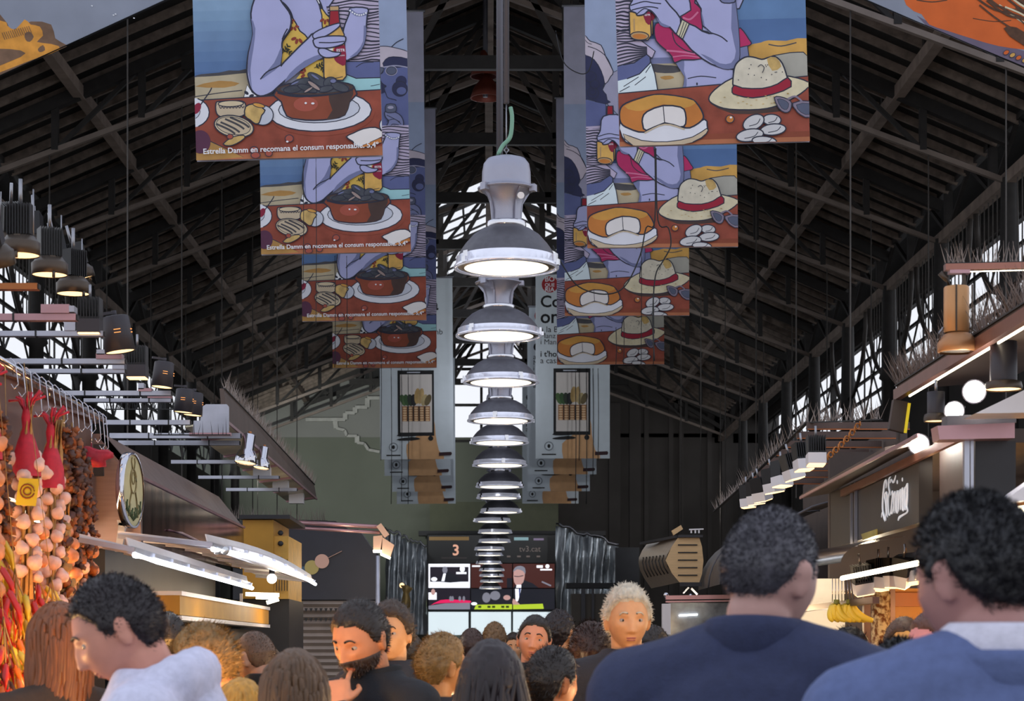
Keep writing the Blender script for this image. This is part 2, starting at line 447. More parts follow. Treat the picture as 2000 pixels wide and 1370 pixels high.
# ------------------------------------------------------------------ pendant lamps
m_cast = M('cast_aluminium', '9c9dac', 0.4, 0.75, var=0.06, bump=0.15, bscale=180)
m_spun = M('dusty_reflector', '605f66', 0.45, 0.8, var=0.12, vscale=30, bump=0.2, bscale=200)
m_chrome = M('polished_band', 'd8d8de', 0.16, 1.0, var=0.1, vscale=14)
m_lampglow = M('lit_lamp_glass', 'fff4dc', 0.3, emit='fff0d4', es=5.0); m_lampring = M('lit_reflector_glass', 'd8d4c8', 0.2, emit='fff0d4', es=1.25)
m_green = M('green_cable', '6f9c86', 0.5); m_black = M('black_rubber', '17181b', 0.6); m_steel = M('steel_wire', '9a9ba2', 0.35, 0.8)
m_pole = M('grey_suspension_pole', '5d5d66', 0.5, 0.4)
def make_lamp(label):
    t = thing('pendant_lamp', label, 'lamp', (0, 0, 0), 'pendant lamps in a row over the aisle')
    b = one(m_spun); b.lathe([(0.098, .205), (0.13, .195), (.175, .165), (.215, .12), (.243, .08), (.256, .052)], n=40); b.build('reflector', parent=t)
    b = one(M('lit_band', 'd8d8e2', .2, .85, var=.1, vscale=14, emit='e6eaff', es=.16)); b.lathe([(.256, .054), (.263, .05), (.266, .012), (.272, .01), (.277, .002), (.277, -.008), (.262, -.012), (.258, -.004)], n=40); band = b.build('glow_band', parent=t)  # faint emission added so the band looks lit from inside
    b = one(M('dull_reflector', '8d8578', .25, .6)); b.lathe([(.257, -.002), (.222, -.006)], n=32); b.mat(m_lampring); b.lathe([(.222, -.006), (.205, -.007), (.1, -.0115)], n=32); b.mat(m_lampglow); b.lathe([(.1, -.0115), (.06, -.012), (.001, -.012)], n=24); b.build('lamp_glass', parent=t)
    b = one(m_chrome); b.lathe([(.085, .24), (.1, .238), (.104, .23), (.104, .21), (.098, .203)], n=32); b.build('collar', parent=t)
    b = one(m_cast); b.lathe([(.078, .235), (.078, .29), (.085, .33), (.102, .375), (.135, .405)], n=32)
    for k in range(4):
        a = k * PI / 2 + .5; u = Vector((math.cos(a), math.sin(a), 0))
        b.prism([u * .078 + Vector((0, 0, .24)), u * .09 + Vector((0, 0, .24)), u * .1 + Vector((0, 0, .34)), u * .14 + Vector((0, 0, .4)), u * .1 + Vector((0, 0, .4)), u * .08 + Vector((0, 0, .3))], Vector((-u.y, u.x, 0)) * .006)
    neck = b.build('neck', parent=t)
    b = one(m_cast); b.lathe([(.135, .402), (.15, .405), (.152, .414), (.132, .418), (.129, .44), (.127, .5), (.12, .54), (.1, .566), (.06, .578), (.001, .58)], n=40)
    house = b.build('gear_housing', parent=t)
    for k in range(3):
        a = k * 2 * PI / 3 - .35; u = Vector((math.cos(a), math.sin(a), 0)); q = Matrix.Rotation(a, 3, 'Z')
        b = one(m_chrome); b.box(u * .272 + Vector((0, 0, .03)), (.014, .035, .05), q); b.box(u * .285 + Vector((0, 0, .008)), (.014, .028, .03), q); b.build('clip', parent=band)
        b = one(m_cast); b.box(u * .148 + Vector((0, 0, .405)), (.03, .04, .036), q); b.build('lug', parent=house)
    b = one(M('white_gland', 'e4e4e8', .4)); b.cyl((.07, -.1, .355), (.075, -.125, .35), .018, n=10); b.build('cable_gland', parent=neck)
    b = one(m_steel); b.tube([(0, .0, .578), (0, 0, .6), (.012, 0, .615), (0, 0, .63), (-.012, 0, .615), (0, 0, .6)], .004, 5); b.build('hook', parent=t)
    b = one(m_green); b.tube(smooth_open([(-.045, -.05, .575), (-.02, -.03, .63), (.02, -.02, .68), (.03, -.01, .78), (.022, 0, .84)]), .011, 6); b.build('cable', parent=t)
    b = one(m_steel); b.cyl((0, 0, .62), (0.0, 0, .86), .004, n=6); b.build('wire', parent=t)
    b = one(m_pole); b.cyl((0, 0, .86), (0, 0, 5.35), .015, n=8); b.build('suspension_pole', parent=t)
    return t
lamps = [(989, 522, 206), (974, 656, 169), (978.5, 747, 149), (978, 822, 132), (976, 865, 115), (976, 909, 108), (976, 951, 95), (974, 973, 88), (977.5, 1001, 81), (962, 1019, 72), (967, 1041, 68), (966, 1059, 64), (956, 1074, 60), (956, 1085, 55), (955, 1101, 50), (960, 1115, 45), (961, 1126, 42), (960, 1137, 40), (958, 1150, 37)]
lamp0 = None
for i, (px, py, wd) in enumerate(lamps):
    d = F * .554 / wd
    if i >= 14: d = (42.6, 44.8, 46.8, 48.8, 50.8)[i - 14]
    lb = 'silver industrial pendant lamp, ' + ('largest and nearest of the row with its whole housing showing' if i == 0 else '%s from the camera in the row over the aisle' % ordinal(i))
    p = P(px, py, d)
    if i == 0: lamp0 = make_lamp(lb); o = lamp0; o.location = p
    else: o = copy_thing(lamp0, p, lb)
    o.rotation_euler = (0, 0, [0, 2.3, 1.4, .7, 3.2, 1.0, 4.1][i % 7])
    if i: o.scale = (1, 1, .82)
# small round heaters with a rusty look high under the ridge, cables crossing
m_rust = M('rusty_red_metal', '7a3a2c', .5, .5, var=.2)
t = thing('bell_lamp', 'rusty red bell-shaped lamp hanging high behind the pole', 'lamp', P(948, 170, 25))
for (py, r0, nm) in ((150, .17, 'upper_bell'), (192, .2, 'lower_bell')):
    c = P(945 if nm == 'upper_bell' else 950, py, 25); b = one(m_rust); b.lathe([(.03, .32), (.06, .25), (r0 * .8, .12), (r0, 0), (r0 * .93, 0), (r0 * .7, .1)], c, 20); b.build(nm, parent=t)
b = one(m_pole); b.cyl(P(948, 190, 25), P(948, -160, 25), .03, n=8); b.build('pole', parent=t)

# ------------------------------------------------------------------ printed banners
class Art:
    """flat print on a banner, drawn in its own picture units; later strokes lie on top"""
    def __init__(s, x0, y1, w, h, width, step=0.00018):
        s.x0, s.y1, s.s, s.w, s.h = x0, y1, width / w, w, h; s.mb = MB(); s.k = 1; s.step = step; s.tf = lambda p: p
    def pt(s, p): return Vector(((p[0] - s.x0) * s.s, -s.k * s.step, (s.y1 - p[1]) * s.s))
    def clip(s, pts):
        for ax, lim, sg in ((0, s.x0, 1), (0, s.x0 + s.w, -1), (1, s.y1 - s.h, 1), (1, s.y1, -1)):
            out = []; n = len(pts)
            for i in range(n):
                a, b = pts[i - 1], pts[i]; da = (a[ax] - lim) * sg; db = (b[ax] - lim) * sg
                if da >= 0: 
                    if not out or out[-1] != a: out.append(a)
                if (da >= 0) != (db >= 0):
                    t = da / (da - db); out.append((a[0] + (b[0] - a[0]) * t, a[1] + (b[1] - a[1]) * t))
            pts = out
            if len(pts) < 3: return []
        return pts
    def fill(s, pts, m, sm=3, ol=0, inner=False):
        pts = [s.tf(p) for p in pts]
        if sm: pts = smooth_closed(pts, sm)
        full = pts; pts = s.clip(pts)
        if len(pts) >= 3:
            v = [s.pt(p) for p in pts]
            s.mb.mat(m); s.mb.add(v, [tuple(t) for t in tessellate_polygon([[Vector((q.x, q.z, 0)) for q in v]])], False); s.k += 1
        if ol: s.stroke(full + [full[0]], ol)
        return s
    def ell(s, x, y, rx, ry, m, ol=0, rot=0, n=22):
        c, q = math.cos(R(rot)), math.sin(R(rot))
        return s.fill([(x + rx * math.cos(a) * c - ry * math.sin(a) * q, y + rx * math.cos(a) * q + ry * math.sin(a) * c) for a in [2 * PI * i / n for i in range(n)]], m, 0, ol)
    def rect(s, x0, y0, x1, y1, m, ol=0): return s.fill([(x0, y0), (x1, y0), (x1, y1), (x0, y1)], m, 0, ol)
    def stroke(s, pts, wd, m=None):
        s.mb.mat(m or INK); wd *= 1.2; out = []
        for p in pts:
            if not out or math.hypot(p[0] - out[-1][0], p[1] - out[-1][1]) > .25: out.append(p)
        pts = out; n = len(pts)
        if n < 2: return s
        closed = n > 3 and math.hypot(pts[0][0] - pts[-1][0], pts[0][1] - pts[-1][1]) < .3
        vs = []; ok = []
        for i, p in enumerate(pts):
            a = pts[i - 1] if i else (pts[-2] if closed else p); b = pts[i + 1] if i < n - 1 else (pts[1] if closed else p)
            n1 = (p[1] - a[1], a[0] - p[0]); n2 = (b[1] - p[1], p[0] - b[0]); l1 = math.hypot(*n1) or 1; l2 = math.hypot(*n2) or 1
            nx, ny = n1[0] / l1 + n2[0] / l2, n1[1] / l1 + n2[1] / l2; L = math.hypot(nx, ny)
            if L < .3: nx, ny, L = (n2[0] / l2, n2[1] / l2, 1) if n2 != (0, 0) else (n1[0] / l1, n1[1] / l1, 1)
            k = wd / 2 / L * (1 if L <= 1.001 else min(1.6, 2 / L))
            for sg in (1, -1):
                x = min(max(p[0] + sg * nx * k, s.x0), s.x0 + s.w); y = min(max(p[1] + sg * ny * k, s.y1 - s.h), s.y1); vs.append(s.pt((x, y)))
            ok.append(s.x0 - wd < p[0] < s.x0 + s.w + wd and s.y1 - s.h - wd < p[1] < s.y1 + wd)
        fs = [(2 * i, 2 * i + 1, 2 * i + 3, 2 * i + 2) for i in range(n - 1) if ok[i] and ok[i + 1]]
        if fs: s.mb.add(vs, fs, False); s.k += 1
        return s
    def line(s, pts, wd, m=None, sm=4):
        pts = [s.tf(p) for p in pts]
        if sm: pts = smooth_open(pts, sm)
        return s.stroke(pts, wd, m)
    def text(s, txt, x, y, width, m, bold=True, tilt=0.0, sy=1.0, xend=None):
        vs, fs = text_tris(txt, 1.0, bold); w0 = max(v[0] for v in vs); k = width / w0
        out = []
        for vx, vy in vs:
            X, Y = vx * k, -vy * k * sy; q = s.tf((x, y)); out.append((q[0] + X * math.cos(tilt) - Y * math.sin(tilt), q[1] + X * math.sin(tilt) + Y * math.cos(tilt)))
        if xend: fs = [f for f in fs if all(out[i][0] <= xend for i in f)]
        s.mb.mat(m); s.mb.add([s.pt(p) for p in out], fs, False); s.k += 2
        return s
INK = M('print_ink', '23263a', .7)
def desat(h, f=.16):
    c = [int(h[i:i + 2], 16) for i in (0, 2, 4)]; g = .3 * c[0] + .59 * c[1] + .11 * c[2]
    return ''.join('%02x' % int(x + (g - x) * f) for x in c)
def pc(n, h, **k):
    h = desat(h); return M('print_' + n, h, .62, 0, var=k.get('var', .1), vscale=k.get('vs', 5), spec=.25)
K = dict(sky=pc('sky', '98a9cc'), haze=pc('haze', 'b0b1cb'), sea=pc('sea', '5c84b8', var=.15), sealow=pc('deep_sea', '4f72ab'), sand=pc('sand', 'b9aa8c', var=.2), rock=pc('ochre_rock', 'd09a44', var=.25), hill=pc('pale_hill', 'a9a79c', var=.15), dark=pc('dark_rock', '4c4a50', var=.3),
         skin=pc('lavender_skin', 'a9addf', var=.06), shade=pc('skin_shade', '747ba9'), skin2=pc('blue_skin', '5b659c', var=.12), stripe=pc('shirt', 'b9accb'), yellow=pc('yellow_dress', 'e2b748', var=.15), petal=pc('petal', '97382c'), leaf=pc('leaf', '2c3028'),
         amber=pc('amber_glass', 'e0ac50', var=.2, vs=12), red=pc('red_foil', 'a5202f'), label=pc('red_label', '97203f'), cap=pc('bottle_cap', 'c09a66'), white=pc('white_print', 'e6e8f0', var=.03), table=pc('red_table', '9a4634', var=.25, vs=9), edge=pc('table_edge', 'b86a44', var=.2), plate=pc('plate', 'dcdeea', var=.04), plate2=pc('plate_well', 'c3c8da', var=.08),
         bowl=pc('clay_bowl', '94452f', var=.2), bowl2=pc('clay_bowl_side', '503c38', var=.15), mussel=pc('mussel', '474b56', var=.45, vs=9), lip=pc('mussel_lip', 'a58f88'), shell=pc('shell', 'd2bf9c', var=.12), cream=pc('cream', 'c8b496', var=.12), toast=pc('toast', 'c9a45c', var=.3, vs=14), plum=pc('plum', '5d304c', var=.2), board=pc('wood_board', 'b0803f', var=.3), drop=pc('drop', 'b0503f'),
         pink=pc('pink_top', 'c02663', var=.18), pink2=pc('pink_fold', 'da6a98'), skirt=pc('pale_skirt', 'd6e6ee', var=.05), aqua=pc('aqua_cloth', '98d0d8', var=.08), rind=pc('cheese_rind', 'cf7a30', var=.15), rind2=pc('cheese_top', 'd8983c', var=.15), chees=pc('cheese', 'e4dfdf', var=.04), straw=pc('straw', 'd8cba8', var=.12, vs=14), straw2=pc('straw_crown', 'd6cdb8', var=.12, vs=14), band=pc('hat_band', 'ac1f38'), frame=pc('sunglass_frame', '85788f'), lens=pc('lens', '565d78'), stone=pc('white_stone', 'cbcbd0', var=.06), hair=pc('navy_hair', '30345a', var=.2), hatp=pc('lilac_hat', 'c3b7c6'), face2=pc('lilac_face', '9d9cb8'), bracelet=pc('bracelet', 'cdc7a8'))
def stripes(a, x0, x1, y0, y1, step, wd, bend=3.0, seed=1):
    r = random.Random(seed); y = y0
    while y < y1:
        n = 6; a.line([(x0 + (x1 - x0) * i / n, y + bend * math.sin(i * 1.1 + y * .09) + r.uniform(-.6, .6)) for i in range(n + 1)], wd * r.uniform(.7, 1.2), sm=2); y += step
def flower(a, x, y, r, m, rot=0):
    for k in range(3): a.ell(x + r * math.cos(rot + k * .9), y + r * math.sin(rot + k * .9), r * .62, r * .34, m, 0, math.degrees(rot + k * .9), 10)
def twig(a, x, y, L, rot):
    c, q = math.cos(rot), math.sin(rot); a.line([(x, y), (x + L * c, y + L * q)], 1, K['leaf'], 0)
    for k in range(1, 4):
        for sg in (-1, 1):
            X, Y = x + L * k / 3.4 * c, y + L * k / 3.4 * q; an = rot + sg * .9
            a.ell(X + 3 * math.cos(an), Y + 3 * math.sin(an), 3.6, 1.3, K['leaf'], 0, math.degrees(an), 8)

def art_left():
    a = Art(382, 316, 366, 916, 1.37); k = K
    a.rect(382, -600, 748, 316, k['haze']); a.rect(382, -330, 748, 20, k['sky']); [a.rect(382, -60 + 20 * i, 560, 150, pc('sea%d' % i, ''.join('%02x' % int(p_ + (q_ - p_) * i / 10) for p_, q_ in ((148, 78), (184, 112), (212, 168))), var=.1)) for i in range(11)]
    a.fill([(382, 150), (420, 144), (470, 140), (510, 132), (510, 215), (382, 215)], k['sand'], 0)
    a.fill([(382, 149), (395, 144), (430, 142), (450, 138), (470, 139), (505, 132), (505, 142), (470, 145), (430, 148)], k['dark'], 2)
    a.fill([(382, 168), (430, 158), (470, 164), (440, 172)], k['board'], 2); a.line([(382, 188), (430, 182), (475, 178)], 1.4)
    # upper right: man with sunglasses, hat brim, glass in hand (pixels of the second banner)
    a.tf = lambda p: (385 + (p[0] - 510) * 1.239, 314 - (490 - p[1]) * 1.239)
    a.fill([(705, 95), (742, 84), (772, 85), (795, 91), (815, 100), (815, 130), (720, 130)], k['hatp'], 2, 0); a.line([(735, 85), (755, 83), (772, 85), (795, 91), (810, 97)], 1.6); a.line([(772, 85), (782, 76), (796, 69)], 1.8)
    a.fill([(738, 245), (738, 135), (744, 126), (756, 124), (760, 108), (776, 104), (804, 108), (804, 255), (738, 255)], k['skin2'], 0)
    a.fill([(756, 124), (760, 109), (775, 104), (804, 109), (804, 124)], k['hair'], 2, 1.2)
    a.ell(790, 153, 11, 11, k['hair']); a.ell(787, 168, 15, 15, k['hair'], 1.4); a.ell(790, 172, 10, 8, k['skin2'], 1)
    a.line([(741, 126), (760, 124), (780, 122), (804, 126)], 2.4, k['face2']); a.ell(771, 132, 12, 10, k['face2']); a.ell(771, 132, 10, 8, k['lens'], 1.2); a.ell(750, 131, 5, 6, k['lens'], 1.4); a.fill([(738, 125), (750, 125), (757, 128), (748, 140), (742, 140)], k['lens'], 2, 1.2)
    a.fill([(736, 138), (747, 146), (752, 156), (760, 162), (756, 166), (758, 174), (740, 178), (736, 170)], k['hair'], 2)
    a.line([(745, 142), (752, 156), (760, 162), (756, 166), (759, 176), (763, 185), (776, 189), (780, 191)], 1.4)
    a.fill([(738, 250), (757, 248), (758, 330), (738, 330)], k['stripe'], 0); stripes(a, 738, 757, 252, 330, 5, 2, 1, 5); a.fill([(784, 248), (804, 248), (804, 350), (784, 350)], k['stripe'], 0); stripes(a, 784, 804, 250, 350, 5, 2, 2, 6)
    a.fill([(757, 213), (775, 214), (788, 222), (793, 236), (790, 252), (785, 276), (768, 276), (759, 262), (758, 245), (764, 232), (758, 224)], k['shade'], 3, 1.8); a.line([(760, 220), (772, 226), (786, 234)], 1.4); a.line([(760, 232), (775, 228), (788, 238)], 1.4); a.line([(766, 262), (765, 246), (772, 238), (784, 240)], 1.4); a.ell(775, 247, 5, 7, k['label'], 1)
    a.fill([(760, 199), (777, 199), (779, 211), (774, 215), (762, 215), (758, 211)], k['lens'], 2, 1.6); a.ell(768, 205, 6, 3, k['face2'])
    pass
    a.tf = lambda p: p
    # second figure at the right: striped shirt, waist, cloth
    a.fill([(645, 5), (748, 5), (748, 135), (700, 138), (660, 100), (645, 40)], k['stripe'], 0); stripes(a, 648, 748, 10, 130, 7, 2.2, 3, 3)
    a.fill([(676, 128), (748, 130), (748, 168), (700, 164), (676, 152)], k['skin2'], 0, 1.6); a.line([(700, 140), (715, 132), (735, 131)], 1.2)
    a.fill([(672, 150), (700, 162), (748, 162), (748, 192), (680, 194), (660, 175)], k['aqua'], 0, 1.6); a.line([(728, 178), (746, 175)], 1)
    # hidden upper figure
    a.fill([(540, 0), (545, -60), (585, -80), (620, -80), (655, -40), (650, 20)], k['skin'], 3, 2); a.ell(598, -128, 44, 58, k['skin'], 2); a.fill([(545, -110), (555, -180), (600, -205), (645, -180), (655, -90), (640, -120), (600, -170), (560, -140)], k['hair'], 3, 2)
    a.ell(598, -190, 66, 18, k['straw'], 2); a.fill([(560, -195), (565, -250), (600, -262), (640, -250), (645, -195)], k['straw2'], 3, 2)
    # woman: torso, dress
    a.fill([(545, -10), (640, -20), (648, 40), (650, 95), (610, 120), (560, 130), (520, 60)], k['skin'], 0)
    a.fill([(568, 18), (576, 36), (585, 51), (592, 66), (608, 82), (590, 104), (560, 135), (548, 150), (552, 110), (558, 85), (572, 66), (575, 52)], k['yellow'], 2, 2.2)
    a.fill([(631, 15), (645, 35), (655, 46), (648, 60), (637, 68), (636, 36)], k['yellow'], 2, 2)
    a.line([(548, 4), (562, 14), (572, 28), (576, 40)], 6.5, INK); a.line([(550, 5), (563, 15), (572, 29)], 2.2, k['white']); a.line([(624, -5), (632, 12), (636, 24)], 5.5, INK); a.line([(626, 0), (632, 13)], 1.6, k['white'])
    a.fill([(640, 118), (608, 130), (582, 160), (604, 160), (640, 158)], k['yellow'], 0)
    for x, y, r_, q in ((580, 55, 7, .3), (588, 78, 9, 1.0), (643, 42, 8, .8), (575, 44, 5, .2), (640, 58, 6, .1), (602, 150, 8, 2.5)): flower(a, x, y, r_, k['petal'], q)
    twig(a, 556, 110, 20, -.9); twig(a, 562, 100, 18, .7); twig(a, 618, 140, 18, -.4); twig(a, 630, 136, 16, .9)
    # arm of the second figure with beads
    a.fill([(694, 24), (690, 36), (678, 66), (676, 100), (680, 126), (690, 124), (705, 116), (718, 95), (722, 70), (725, 42), (726, 26)], k['skin'], 3, 2.4)
    a.fill([(718, 60), (716, 90), (703, 110), (688, 121), (703, 117), (718, 96), (723, 66)], k['shade'], 2)
    a.line([(691, 27), (705, 38), (724, 37)], 5, k['shade'])
    for i in range(8): a.ell(692 + i * 4.4, 28 + 11 * math.sin(i * .32 + .15), 1.8, 1.8, k['white'], 0, 0, 8)
    # bottle
    a.fill([(653, 24), (669, 24), (671, 57), (679, 76), (681, 158), (674, 166), (641, 166), (637, 158), (638, 90), (650, 58)], k['amber'], 0, 2)
    a.fill([(653, 24), (669, 24), (671, 58), (650, 58)], k['red'], 0, 1.4); a.rect(652, 20, 670, 29, k['cap'], 1.4)
    a.fill([(680, 98), (680, 136), (668, 134), (659, 126), (657, 112), (661, 100)], k['label'], 2); a.rect(642, 102, 656, 107, k['white']); a.text('ESTR', 663, 110, 17, k['white'], True, -.02); a.text('DAMM', 667, 119, 12, k['white'], False)
    a.line([(645, 160), (658, 162), (674, 159)], 1)
    # near arm
    a.fill([(497, 30), (500, 70), (490, 107), (486, 140), (489, 165), (496, 183), (511, 193), (532, 187), (548, 174), (575, 152), (592, 142), (606, 131), (624, 124), (637, 119), (632, 80), (618, 73), (608, 82), (589, 99), (560, 127), (553, 133), (556, 105), (558, 84), (573, 62), (575, 36), (560, 12), (540, -15), (510, -5)], k['skin'], 3, 2.6)
    a.fill([(556, 100), (552, 132), (530, 150), (512, 160), (540, 128), (551, 105)], k['shade'], 2); a.fill([(497, 40), (500, 70), (491, 107), (488, 140), (495, 180), (493, 140), (500, 100), (505, 60)], k['shade'], 2)
    a.fill([(560, 168), (592, 144), (624, 126), (635, 120), (634, 113), (600, 126), (570, 150)], k['shade'], 2)
    a.line([(512, 160), (525, 146), (545, 137), (556, 131)], 2); a.line([(557, 83), (562, 72), (568, 62)], 2)
    a.fill([(618, 74), (638, 63), (668, 54), (671, 59), (662, 67), (644, 78), (622, 84)], k['skin'], 3, 2)
    a.fill([(620, 84), (645, 79), (678, 80), (682, 86), (679, 93), (672, 97), (650, 102), (626, 101), (619, 93)], k['skin'], 3, 2.2); a.line([(629, 91), (655, 92), (679, 90)], 1.8)
    a.fill([(628, 104), (640, 103), (656, 110), (671, 112), (664, 119), (642, 121), (630, 114)], k['skin'], 3, 2)
    a.fill([(478, 196), (486, 170), (495, 185), (508, 196)], k['white'], 0, 1.2); a.ell(484, 186, 5, 3, INK, 0, 40); a.ell(494, 192, 5, 3, INK, 0, -20)
    # table with the dishes
    a.fill([(382, 198), (748, 187), (748, 320), (382, 320)], k['table'], 0, 1.8); a.fill([(382, 309), (748, 298), (748, 316), (382, 316)], k['edge'], 0); a.fill([(410, 279), (475, 312), (382, 318), (382, 296)], k['board'], 0, 1.6)
    a.ell(372, 222, 38, 30, k['plate'], 1.8); a.ell(366, 220, 26, 18, k['plate2'], 1); a.line([(384, 222), (395, 205), (412, 182), (416, 174)], 2); a.ell(386, 214, 7, 12, k['label'], 0, 30)
    a.ell(391, 280, 20, 23, k['plum'])
    a.ell(631, 232, 104, 43, k['table']); a.ell(627, 226, 102, 40, k['plate'], 2); a.ell(626, 222, 80, 27, k['plate2'], 1.4)
    a.fill([(543, 182), (552, 206), (562, 234), (585, 241), (615, 244), (650, 242), (676, 235), (686, 210), (696, 182)], k['bowl'], 2, 2.4)
    a.fill([(645, 190), (694, 184), (686, 210), (676, 235), (640, 243), (652, 225)], k['bowl2'], 2); a.ell(600, 212, 24, 14, k['drop']); a.line([(545, 188), (580, 196), (640, 195), (692, 186)], 2.5)
    a.ell(619, 181, 77, 14, k['bowl2'], 2.4); a.ell(619, 181, 68, 10, k['mussel'])
    for x, y, rx, ry, q in ((588, 171, 22, 8, -22), (575, 182, 18, 7, -5), (625, 165, 23, 9, 35), (650, 172, 14, 12, 0), (604, 181, 20, 6, 20), (668, 180, 18, 8, 20), (640, 183, 15, 6, -10)): a.ell(x, y, rx, ry, k['mussel'], 1.6, q)
    a.ell(617, 176, 15, 4, k['lip'], 1, 38); a.ell(606, 184, 10, 2.4, k['lip'], .8, -30); a.ell(655, 168, 6, 4, k['shade'], .6); a.ell(620, 159, 9, 2, k['shade'], 0, 35); a.ell(580, 170, 8, 1.6, k['shade'], 0, -22)
    a.ell(600, 210, 2.4, 2, k['white']); a.ell(614, 211, 3.4, 2, k['white'])
    a.fill([(424, 206), (432, 202), (470, 202), (481, 207), (482, 222), (474, 232), (440, 234), (425, 226)], k['cream'], 3, 2); a.ell(453, 207, 25, 6, k['shell'], 1.6)
    for i in range(8): a.line([(430 + i * 6.2, 211 + 2 * math.sin(i * .4)), (433 + i * 6.2, 216), (436 + i * 6.2, 212)], 1.2, sm=2)
    a.ell(516, 232, 20, 19, k['plate2'], 1.6, -20); a.fill([(482, 214), (496, 209), (506, 212), (520, 222), (513, 232), (508, 246), (500, 248), (490, 240), (480, 232)], k['toast'], 2, 2); a.ell(508, 212, 12, 4, k['rind2'], 1.2, 15)
    a.ell(458, 252, 39, 21, k['shell'], 2, 12); a.ell(457, 251, 34, 17, k['cream'], 1, 12)
    for dx, dy in ((0, 0), (9, -6), (19, -9), (-9, 3)): a.line([(432 + dx, 243 + dy), (447 + dx, 250 + dy), (460 + dx, 257 + dy), (469 + dx, 264 + dy)], 3.2, k['dark'])
    a.fill([(436, 286), (455, 273), (476, 270), (478, 276), (462, 286), (448, 290)], k['toast'], 2, 1.6); a.ell(450, 272, 6, 5, k['drop'], 1.2)
    a.ell(566, 279, 8, 7, k['drop'], 1.2); a.ell(562, 285, 2.5, 1.8, k['white']); a.ell(496, 300, 8, 7, k['drop'], 1.4); a.ell(499, 310, 9, 6, k['drop'], 1.2); a.ell(525, 307, 7, 6, k['drop'], 1.2)
    a.fill([(678, 279), (692, 272), (712, 264), (735, 262), (748, 270), (746, 282), (704, 299), (690, 288)], k['chees'], 2, 2); a.fill([(704, 299), (746, 282), (748, 292), (712, 301)], k['rind'], 0, 1.2)
    a.ell(752, 258, 8, 12, k['plate'], 1.6)
    a.text('Estrella Damm en recomana el consum responsable. 5,4\u00ba', 396, 305, 345, k['white'], True, -.012)
    return a.mb
def art_right():
    a = Art(1207, 286, 373, 932, 1.37); k = K
    a.rect(1207, -650, 1580, 290, k['haze']); a.rect(1207, -350, 1580, 45, k['sky']); a.rect(1207, 42, 1580, 120, k['sealow']); a.rect(1400, -100, 1580, 42, k['sea']); a.rect(1207, 75, 1400, 120, k['skin']); a.rect(1207, 112, 1340, 125, k['shade'])
    a.fill([(1460, 96), (1490, 88), (1505, 84), (1540, 86), (1580, 82), (1580, 125), (1460, 125)], k['rock'], 2, 0); a.line([(1505, 92), (1530, 96), (1560, 90)], 2, k['dark']); a.fill([(1500, 122), (1530, 112), (1562, 109), (1580, 116), (1580, 165), (1500, 165)], k['hill'], 2, 1.6)
    a.rect(1270, 124, 1345, 180, k['sand']); a.fill([(1272, 124), (1300, 127), (1325, 130), (1330, 141), (1300, 143), (1274, 138)], k['dark'], 2); a.fill([(1290, 150), (1310, 148), (1318, 153), (1300, 156)], k['board'], 2)
    # hidden upper figure
    a.ell(1390, -150, 46, 60, k['skin'], 2); a.fill([(1330, -60), (1335, -180), (1380, -225), (1430, -190), (1450, -60), (1425, -100), (1420, -170), (1370, -180), (1350, -110)], k['hair'], 3, 2); a.fill([(1310, 10), (1330, -70), (1370, -95), (1410, -95), (1445, -60), (1450, 20)], k['skin'], 3, 2)
    # upper left: lilac hat, dark curls, bottle in hand (pixels of the second banner)
    a.tf = lambda p: (1207 + (p[0] - 1147) * 1.273, 285 - (484 - p[1]) * 1.273)
    a.fill([(1195, 145), (1210, 138), (1210, 225), (1190, 205), (1178, 180)], k['face2'], 0, 1.2)
    a.fill([(1135, 66), (1143, 67), (1150, 73), (1157, 81), (1178, 89), (1187, 112), (1201, 140), (1196, 150), (1185, 165), (1178, 140), (1164, 117), (1143, 107), (1135, 106)], k['hatp'], 2, 1.8); a.line([(1140, 88), (1167, 96), (1188, 112), (1201, 140)], 1.6); a.line([(1145, 76), (1152, 84), (1160, 87)], 1.2)
    a.fill([(1135, 106), (1150, 109), (1164, 117), (1178, 140), (1184, 162), (1180, 176), (1187, 185), (1189, 196), (1195, 200), (1180, 204), (1165, 198), (1150, 194), (1135, 192)], k['hair'], 2, 1.2); a.ell(1161, 182, 11, 11, k['hair'], 1.2); a.ell(1161, 180, 6, 6, k['hair'], 1); a.ell(1156, 150, 12, 10, k['hair'], 1); a.ell(1165, 165, 9, 8, k['hair'], 1)
    a.fill([(1135, 192), (1165, 199), (1186, 204), (1186, 236), (1176, 245), (1135, 249)], k['skin2'], 0, 1); a.fill([(1135, 248), (1176, 246), (1172, 330), (1135, 330)], k['stripe'], 0); stripes(a, 1137, 1173, 252, 330, 4.6, 2, .8, 9)
    a.fill([(1188, 208), (1200, 208), (1201, 238), (1205, 255), (1203, 312), (1196, 316), (1174, 314), (1169, 308), (1176, 258), (1187, 236)], k['amber'], 0, 1.8); a.fill([(1189, 208), (1199, 208), (1200, 236), (1188, 236)], k['red'], 0, 1.2); a.ell(1200, 280, 8, 12, k['label'])
    a.fill([(1179, 238), (1190, 234), (1210, 238), (1210, 275), (1194, 276), (1182, 274), (1172, 264), (1175, 250)], k['shade'], 2, 1.8); a.line([(1176, 254), (1195, 248), (1210, 251)], 1.4); a.line([(1174, 264), (1193, 258), (1210, 262)], 1.4)
    a.tf = lambda p: p
    # striped figure at the left
    a.fill([(1200, -10), (1245, -10), (1244, 70), (1262, 84), (1282, 100), (1276, 113), (1262, 110), (1240, 122), (1200, 132)], k['stripe'], 0, 1.4); stripes(a, 1203, 1243, -6, 58, 7, 2.6, 1.2, 2)
    for i in range(5): a.line([(1205, 62 + i * 4), (1225, 56 + i * 6), (1245, 66 + i * 3)], 2)
